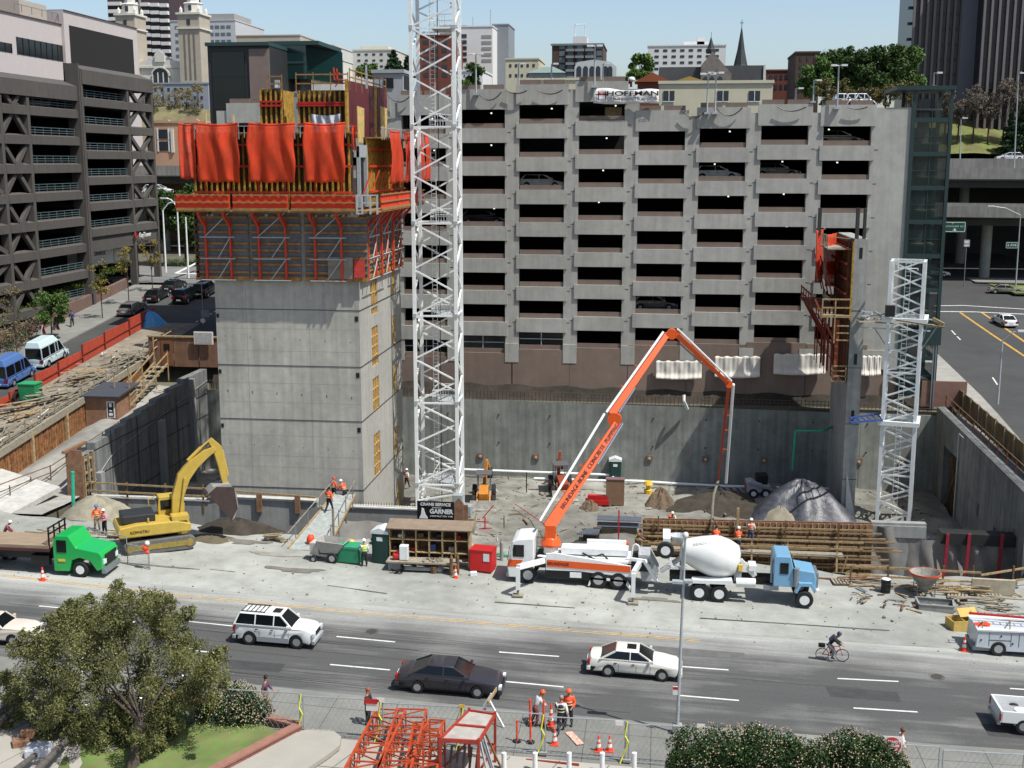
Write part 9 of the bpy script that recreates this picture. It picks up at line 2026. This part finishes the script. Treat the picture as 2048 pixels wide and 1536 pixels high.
    skin(t,sv,se,sr,'shirt',shirt or M_shw,1)
    for a,b in feet: skin(t,[a,b,a.lerp(b,-.35)],[(0,1),(0,2)],[.055*k,.05*k,.05*k],'shoe',M_boot,1)
    if vest:
        skin(t,[hip+up(.1),waist,chest,neck-up(.03)],[(0,1),(1,2),(2,3)],[(.175*k,.15*k),(.17*k,.15*k),(.205*k,.165*k),(.12*k,.12*k)],'vest',vest,1)
        q=MB()
        for f in(.17,.33): c=hip+up(f);q.lathe([(.205*k,-.018),(.205*k,.018)],14,(0,0,0));
        q=MB();
        for f in(.16,.30):
            c=hip+up(f);n=14
            q.add([(c.x+.178*k*math.cos(2*PI*i/n)*.98,.19*k*math.sin(2*PI*i/n),c.z-.02+z-.0) for z in(0,.045) for i in range(n)],[(i,(i+1)%n,n+(i+1)%n,n+i) for i in range(n)])
        q.obj('reflective_strip',M_refl,t,0)
    c=hd+V3((0,0,.045))*k
    if hat:
        q=MB().lathe([(.15*k,0),(.125*k,.015),(.12*k,.06*k),(.08*k,.115*k),(0,.13*k)],14,c);q.obj('hard_hat',hat,t,0,smooth=1)
    else:
        q=MB().lathe([(.1*k,-.05*k),(.108*k,.0),(.1*k,.06*k),(.06*k,.1*k),(0,.115*k)],12,c-V3((.015,0,0)));q.obj('hair',hair or M_hair,t,0,smooth=1)
    q=MB();[q.lathe([(.012*k,-.005),(.0,.012)],6,hd+V3((.09,y,.02))*k) for y in(-.035,.035)];q.obj('eyes',M_black,t,0)
    return t
S15=lambda px,py:st(px,py,.15)
person('pedestrian in a plum shirt and brown trousers striding right on the near sidewalk',S15(532,1421),.1,'walk',M_purp,mat('brown trousers','6d5247',.85,.1,6),h=1.76)
person('man in a dark suit with short reddish hair standing behind the mesh fence',S15(736,1448),-.2,'stand',M_suit,M_suit,h=1.78,hair=mat('red hair','8a4a30',.8,.1,5))
person('man in a dark waistcoat over a white shirt seen from behind near the cones',S15(1122,1466),1.6,'walk',M_shw,M_dk,vest=mat('dark waistcoat','26282c',.8,.05,5),h=1.8,hair=mat('grey hair','8a7f78',.8,.1,5))
person('worker in an orange vest and orange hard hat behind the man in the waistcoat',S15(1137,1452),-1.5,'stand',M_vor,M_dk,vest=M_vor,hat=M_hor,h=1.82)
person('person in a white top and orange hard hat between the tall orange posts',S15(1070,1450),.6,'bend',M_shw,mat('dark red trousers','6b3038',.8,.1,5),hat=M_hor,h=1.7)
person('person in white partly hidden behind the no entry sign at the bottom right',S15(1800,1530),0,'stand',M_shw,M_kh,h=1.75,hair=mat('brown hair','5a3a28',.8,.1,5))
c=st(729,1133);person('worker in a lime green vest and white hard hat beside the toilet',(c.x,c.y,SL*c.x),1.9,'stand',M_shw,M_dk,vest=M_vlime,hat=M_hw,h=1.8)
A=st(600,1100)+V3((.5,0,0));B=aY(690,988,86.4)
def on_ramp(px,py,f): p=A.lerp(B,f);return p
p=A.lerp(B,.66);person('worker in an orange vest with yellow stripes climbing the ramp',(p.x-.3,p.y,p.z),1.3,'walk',M_vor,M_dk,vest=M_vor,h=1.8)
p=aY(668,992,86.5);person('worker in a red vest and red hard hat on the wall top by the ramp',(p.x,86.5,1.1),1.0,'stand',M_vor,M_dk,vest=M_vor,hat=mat('hard hat red','c22a2a',.35,0),h=1.75)
p=aY(690,998,86.2);person('worker in orange vest and white hard hat bending on the wall top by the ramp',(p.x,86.2,1.05),2.6,'bend',M_vor,M_dk,vest=M_vor,hat=M_hw,h=1.75)
p=aZ(813,976,-3.4);person('worker in white shirt and red vest walking on the pit floor',(p.x,p.y,-3.4),1.2,'walk',M_shw,M_brn2,vest=mat('vest red','c5372c',.6,.05,4),hat=M_hw,h=1.8)
c=st(195,1061);person('worker in an orange vest and blue hard hat at the gravel pile',(c.x,c.y,SL*c.x),-1.2,'stand',M_vor,M_kh,vest=mat('vest yellow orange','e08a1e',.6,.05,4),hat=M_hbl,h=1.8)
c=st(210,1067);person('worker in a pink vest and white hard hat beside the one in the blue hat',(c.x,c.y,SL*c.x),-2.0,'stand',mat('pink shirt','c98a9a',.7,.05,4),M_dk,vest=mat('vest pink','b8405c',.6,.05,4),hat=M_hw,h=1.72)
c=st(10,1092);person('worker with a white hard hat behind the flatbed at the left picture edge',(c.x,c.y,SL*c.x),.5,'bend',mat('maroon shirt','74343c',.7,.05,4),M_dk,hat=M_hw,h=1.75)
p=aY(1336,1040,87.5);person('crouching worker in an orange vest behind the formwork, left of the crouching pair',(p.x,88.2,-.9),-1.2,'crouch',M_vor,M_dk,vest=M_vor,hat=M_hor,h=1.75)
p=aY(1346,1040,88.3);person('crouching worker in a cream shirt and white hard hat behind the formwork',(p.x,88.8,-.8),-1.7,'crouch',mat('cream shirt','c9b79a',.7,.05,4),M_kh,hat=M_hw,h=1.75)
for i,(px,py,Y,z,pose,hh,lab) in enumerate(((1433,1066,83.9,-.93,'bend',1.8,'worker in an orange vest and jeans bending over the formwork, leftmost of three'),(1477,1068,84.0,-.93,'bend',1.75,'worker in an orange vest and jeans on the formwork walkway, middle of three'),(1502,1052,84.3,-.4,'stand',1.8,'worker in an orange vest and pale cap standing on the walers, rightmost of three'))):
    p=aY(px,py,Y);person(lab,(p.x,Y,z),1.5,pose,M_vor if i!=2 else M_shw,M_jean,vest=M_vor,hat=(None,M_hw,M_hw)[i],h=hh)
p=aY(1275,1060,84.5);person('worker in a yellow vest at the left end of the formwork',(p.x-.1,84.4,-1.0),.3,'crouch',M_brn2,M_brn2,vest=mat('vest yellow','d8c31e',.6,.05,4),h=1.7)
c=aX(145,657,-65.2);person('pedestrian in a blue shirt carrying a white paper on the left sidewalk',(c.x,c.y,zl(c.y)+.13),-1.2,'walk',M_bluesh,M_dk,h=1.8)
a=st(1644,1322);b=st(1685,1326);t=T('bicycle','red touring bicycle with a black rear pannier rolling along the dusty lane edge','bicycle',((a.x+b.x)/2,a.y+.1,SL*a.x),-.05);bx=lambda x,z:(x,0,z)
M_bf=mat('bicycle red','b02a28',.4,0)
for x in(-.53,.53):
    q=MB();n=24
    for i in range(n): u,v=2*PI*i/n,2*PI*(i+1)/n;q.bar((x+.34*math.cos(u),0,.35+.34*math.sin(u)),(x+.34*math.cos(v),0,.35+.34*math.sin(v)),.035)
    w=q.obj('wheel',M_rub,t,0)
    q=MB()
    for i in range(10): u=PI*2*i/10;q.bar((x,0,.35),(x+.33*math.cos(u),0,.35+.33*math.sin(u)),.006)
    q.obj('spokes',M_steel,w,0)
q=MB();P_=dict(bb=(-.08,0,.3),st=(-.2,0,.82),hd=(.36,0,.85),hd2=(.39,0,.7),r=(-.53,0,.35),f=(.53,0,.35))
for u,v in(('bb','st'),('bb','hd2'),('st','hd'),('hd','f'),('bb','r'),('st','r')): q.bar(P_[u],P_[v],.035)
q.obj('frame',M_bf,t,0)
q=MB().bar((.33,0,.95),(.36,0,.85),.03);q.bar((.36,-.25,.97),(.36,.25,.97),.03);q.obj('handlebar',M_steel,t,0);q=MB().box((-.34,-.06,.9),(-.1,.06,.95));q.obj('saddle',M_black,t,0);q=MB().box((-.75,-.12,.78),(-.4,.12,.95));q.obj('pannier',M_black,t,0)
c=t.location;r_=person('cyclist in a dark jacket, purple helmet and grey trousers with a rucksack riding right',(c.x-.2,c.y,c.z),-.05,'ride',mat('dark jacket','15151b',.8,.1,4),mat('grey trousers','76797a',.8,.1,4),hat=mat('helmet purple','2c2048',.35,0),h=1.75)
q=MB().cb((.18,0,1.30),(.22,.3,.42),R=Matrix.Rotation(.75,3,'Y'));q.obj('rucksack',mat('rucksack','3a3550',.8,.1,4),r_,0,bevel=.05)
t=T('mesh_fence','short wire mesh fence panel behind the green truck','fence',st(220,1120));
def panel(p,r,h):
    a=st(*p);b=st(*r);q=MB();
    for k in(.1,h): q.tube(a+V3((0,0,k)),b+V3((0,0,k)),.03,6)
    q.tube(a,a+V3((0,0,h)),.03,6);q.tube(b,b+V3((0,0,h)),.03,6);q.obj('fence_frame',M_fm,t)
    q=MB();n=24
    for i in range(n): q.bar(a.lerp(b,i/n)+V3((0,0,.1)),a.lerp(b,i/n)+V3((0,0,h)),.008)
    for i in range(8): q.bar(a+V3((0,0,h*i/8)),b+V3((0,0,h*i/8)),.008)
    q.obj('wire_mesh',M_fm,t)
panel((165,1110),(256,1130),1.9);panel((256,1130),(300,1139),1.4)
q=MB();c=st(298,1139);q.tube(c,c+V3((0,0,1.9)),.02,6);tag(q.obj('marker_pole',M_steel),'thin pole carrying orange and white balls beside the excavator','pole')
for i,(dx,z,m,r,lab) in enumerate(((-.15,1.45,M_cone,.2,'larger orange ball on the thin pole'),(.0,1.75,M_white,.16,'white ball on top of the thin pole'),(-.03,1.15,M_cone,.13,'smaller orange ball low on the thin pole'))):
    q=MB().lathe([(0,-r)]+[(r*math.sin(a),-r*math.cos(a)) for a in[PI*j/8 for j in range(1,8)]]+[(0,r)],12,(c.x+dx,c.y-.05,c.z+z));tag(q.obj('marker_ball',m,smooth=1),lab,'ball')
for i,(px,py,lab,m) in enumerate(((622,1090,'orange fire extinguisher post at the ramp foot',M_cone),(671,1098,'blue tarped bundle behind the buggy',M_blt),(703,1100,'red and yellow cooler drum behind the green box',M_yel),(690,1108,'grey sacks behind the green box',M_woodg),(753,1088,'black jacket hanging behind the portable toilet',M_black))):
    c=st(px,py);q=MB().lathe([(.22+.1*(i%2),0),(.3+.12*(i%3==1),.35),(.2,.7),(0,.75)],9,(c.x,c.y,SL*c.x));tag(q.obj(['extinguisher','tarp_bundle','cooler','sack','jacket'][i],m,smooth=1),lab,['extinguisher','bundle','cooler','sack','jacket'][i])
for px,py,lab in((880,1145,'black rubber bin in front of the bench'),(868,1146,'small pile of wire in front of the bench')):
    c=st(px,py);q=MB().lathe([(.25,0),(.3,.5),(.28,.5),(.23,.1),(0,.1)],12,(c.x,c.y,SL*c.x));tag(q.obj('bin',M_steel if px==880 else M_woodd),lab,'bin')
for px,py,lab in((903,1152,'brown gas bottle with a regulator left of the red cabinet'),(915,1150,'second gas bottle beside the cone'),(1003,1120,'tall gas cylinder right of the red cabinet')):
    c=st(px,py);q=MB().lathe([(.12,0),(.12,1.2),(.06,1.35),(.04,1.5),(0,1.5)],10,(c.x,c.y,SL*c.x));tag(q.obj('gas_bottle',M_woodd if px!=1003 else M_conc),lab,'gas bottle','gas bottles near the red cabinet')
c=st(947,1152);q=MB().cb((c.x,c.y,SL*c.x+.15),(.45,.3,.3),rz=.2);tag(q.obj('first_aid_box',M_white,bevel=.04),'small white box on the ground in front of the red cabinet','box')
q=MB();c=st(1000,1112);rnd=random.Random(8)
for i in range(14): q.tube((c.x+rnd.uniform(-.8,.8),c.y+rnd.uniform(-.4,.4),SL*c.x+.05),(c.x+rnd.uniform(-.8,.8),c.y+rnd.uniform(-.4,.4),SL*c.x+.12),.03,5)
tag(q.obj('hose_coil',mat('green hose','3f8f6a',.6,.1,3)),'green hose coil right of the red cabinet','hose')
rs_=random.Random(77);q=MB()
for i in range(500):
    x=rs_.uniform(-46,26);y=rs_.uniform(67.5,79) if rs_.random()<.8 else rs_.uniform(64,68);s=rs_.uniform(.02,.07)*(2 if rs_.random()<.06 else 1);z=yz(x,y)+.01 if y>66.6 else SL*x+.01
    q.cb((x,y,z+s*.3),(s*1.6,s,s*.8),rz=rs_.uniform(0,3))
o=q.obj('loose_stones',M_dirt,fixn=0);o['kind']='stuff'
q=MB()
for i in range(1100):
    x=rs_.uniform(-43,24);y=rs_.uniform(87.5,111);s=rs_.uniform(.04,.16);q.cb((x,y,pitz(x,y)+s*.3),(s*1.6,s,s*.8),rz=rs_.uniform(0,3))
o=q.obj('pit_stones',M_dirt,fixn=0);o['kind']='stuff'
def scatter(name,n,fn,m,l0,l1,label=None):
    q=MB()
    for i in range(n):
        x,y,z=fn();l=rs_.uniform(l0,l1);q.cb((x,y,z+.04),(l,rs_.uniform(.05,.16),.05),R=Euler((rs_.uniform(-.25,.25),rs_.uniform(-.25,.25),rs_.uniform(0,3))).to_matrix())
    o=q.obj(name,m,fixn=0);o['kind']='stuff'
def fw(): y=rs_.uniform(80,118);x=-51.7-5*rs_.random()**1.4;return x,y,zl(y)+.05+rs_.random()*.35
def fr_(): p=st(rs_.uniform(1700,2040),rs_.uniform(1165,1225));return p.x,p.y,SL*p.x+rs_.random()*.15
def fp_(): x=rs_.uniform(-20,23);y=rs_.uniform(90,111);return x,y,pitz(x,y)+.05
for m,n in((M_woodg,70),(M_woodd,60),(M_wood,35),(M_concl,25)): scatter('board_scraps',n,fw,m,.3,1.8)
for m,n in((M_woodg,25),(M_wood,20),(M_woodd,20),(M_steel,12)): scatter('yard_scraps',n,fr_,m,.3,1.3)
for m,n in((M_woodd,60),(M_woodg,50),(M_steel,25),(M_concl,20)): scatter('pit_scraps',n,fp_,m,.3,1.8)
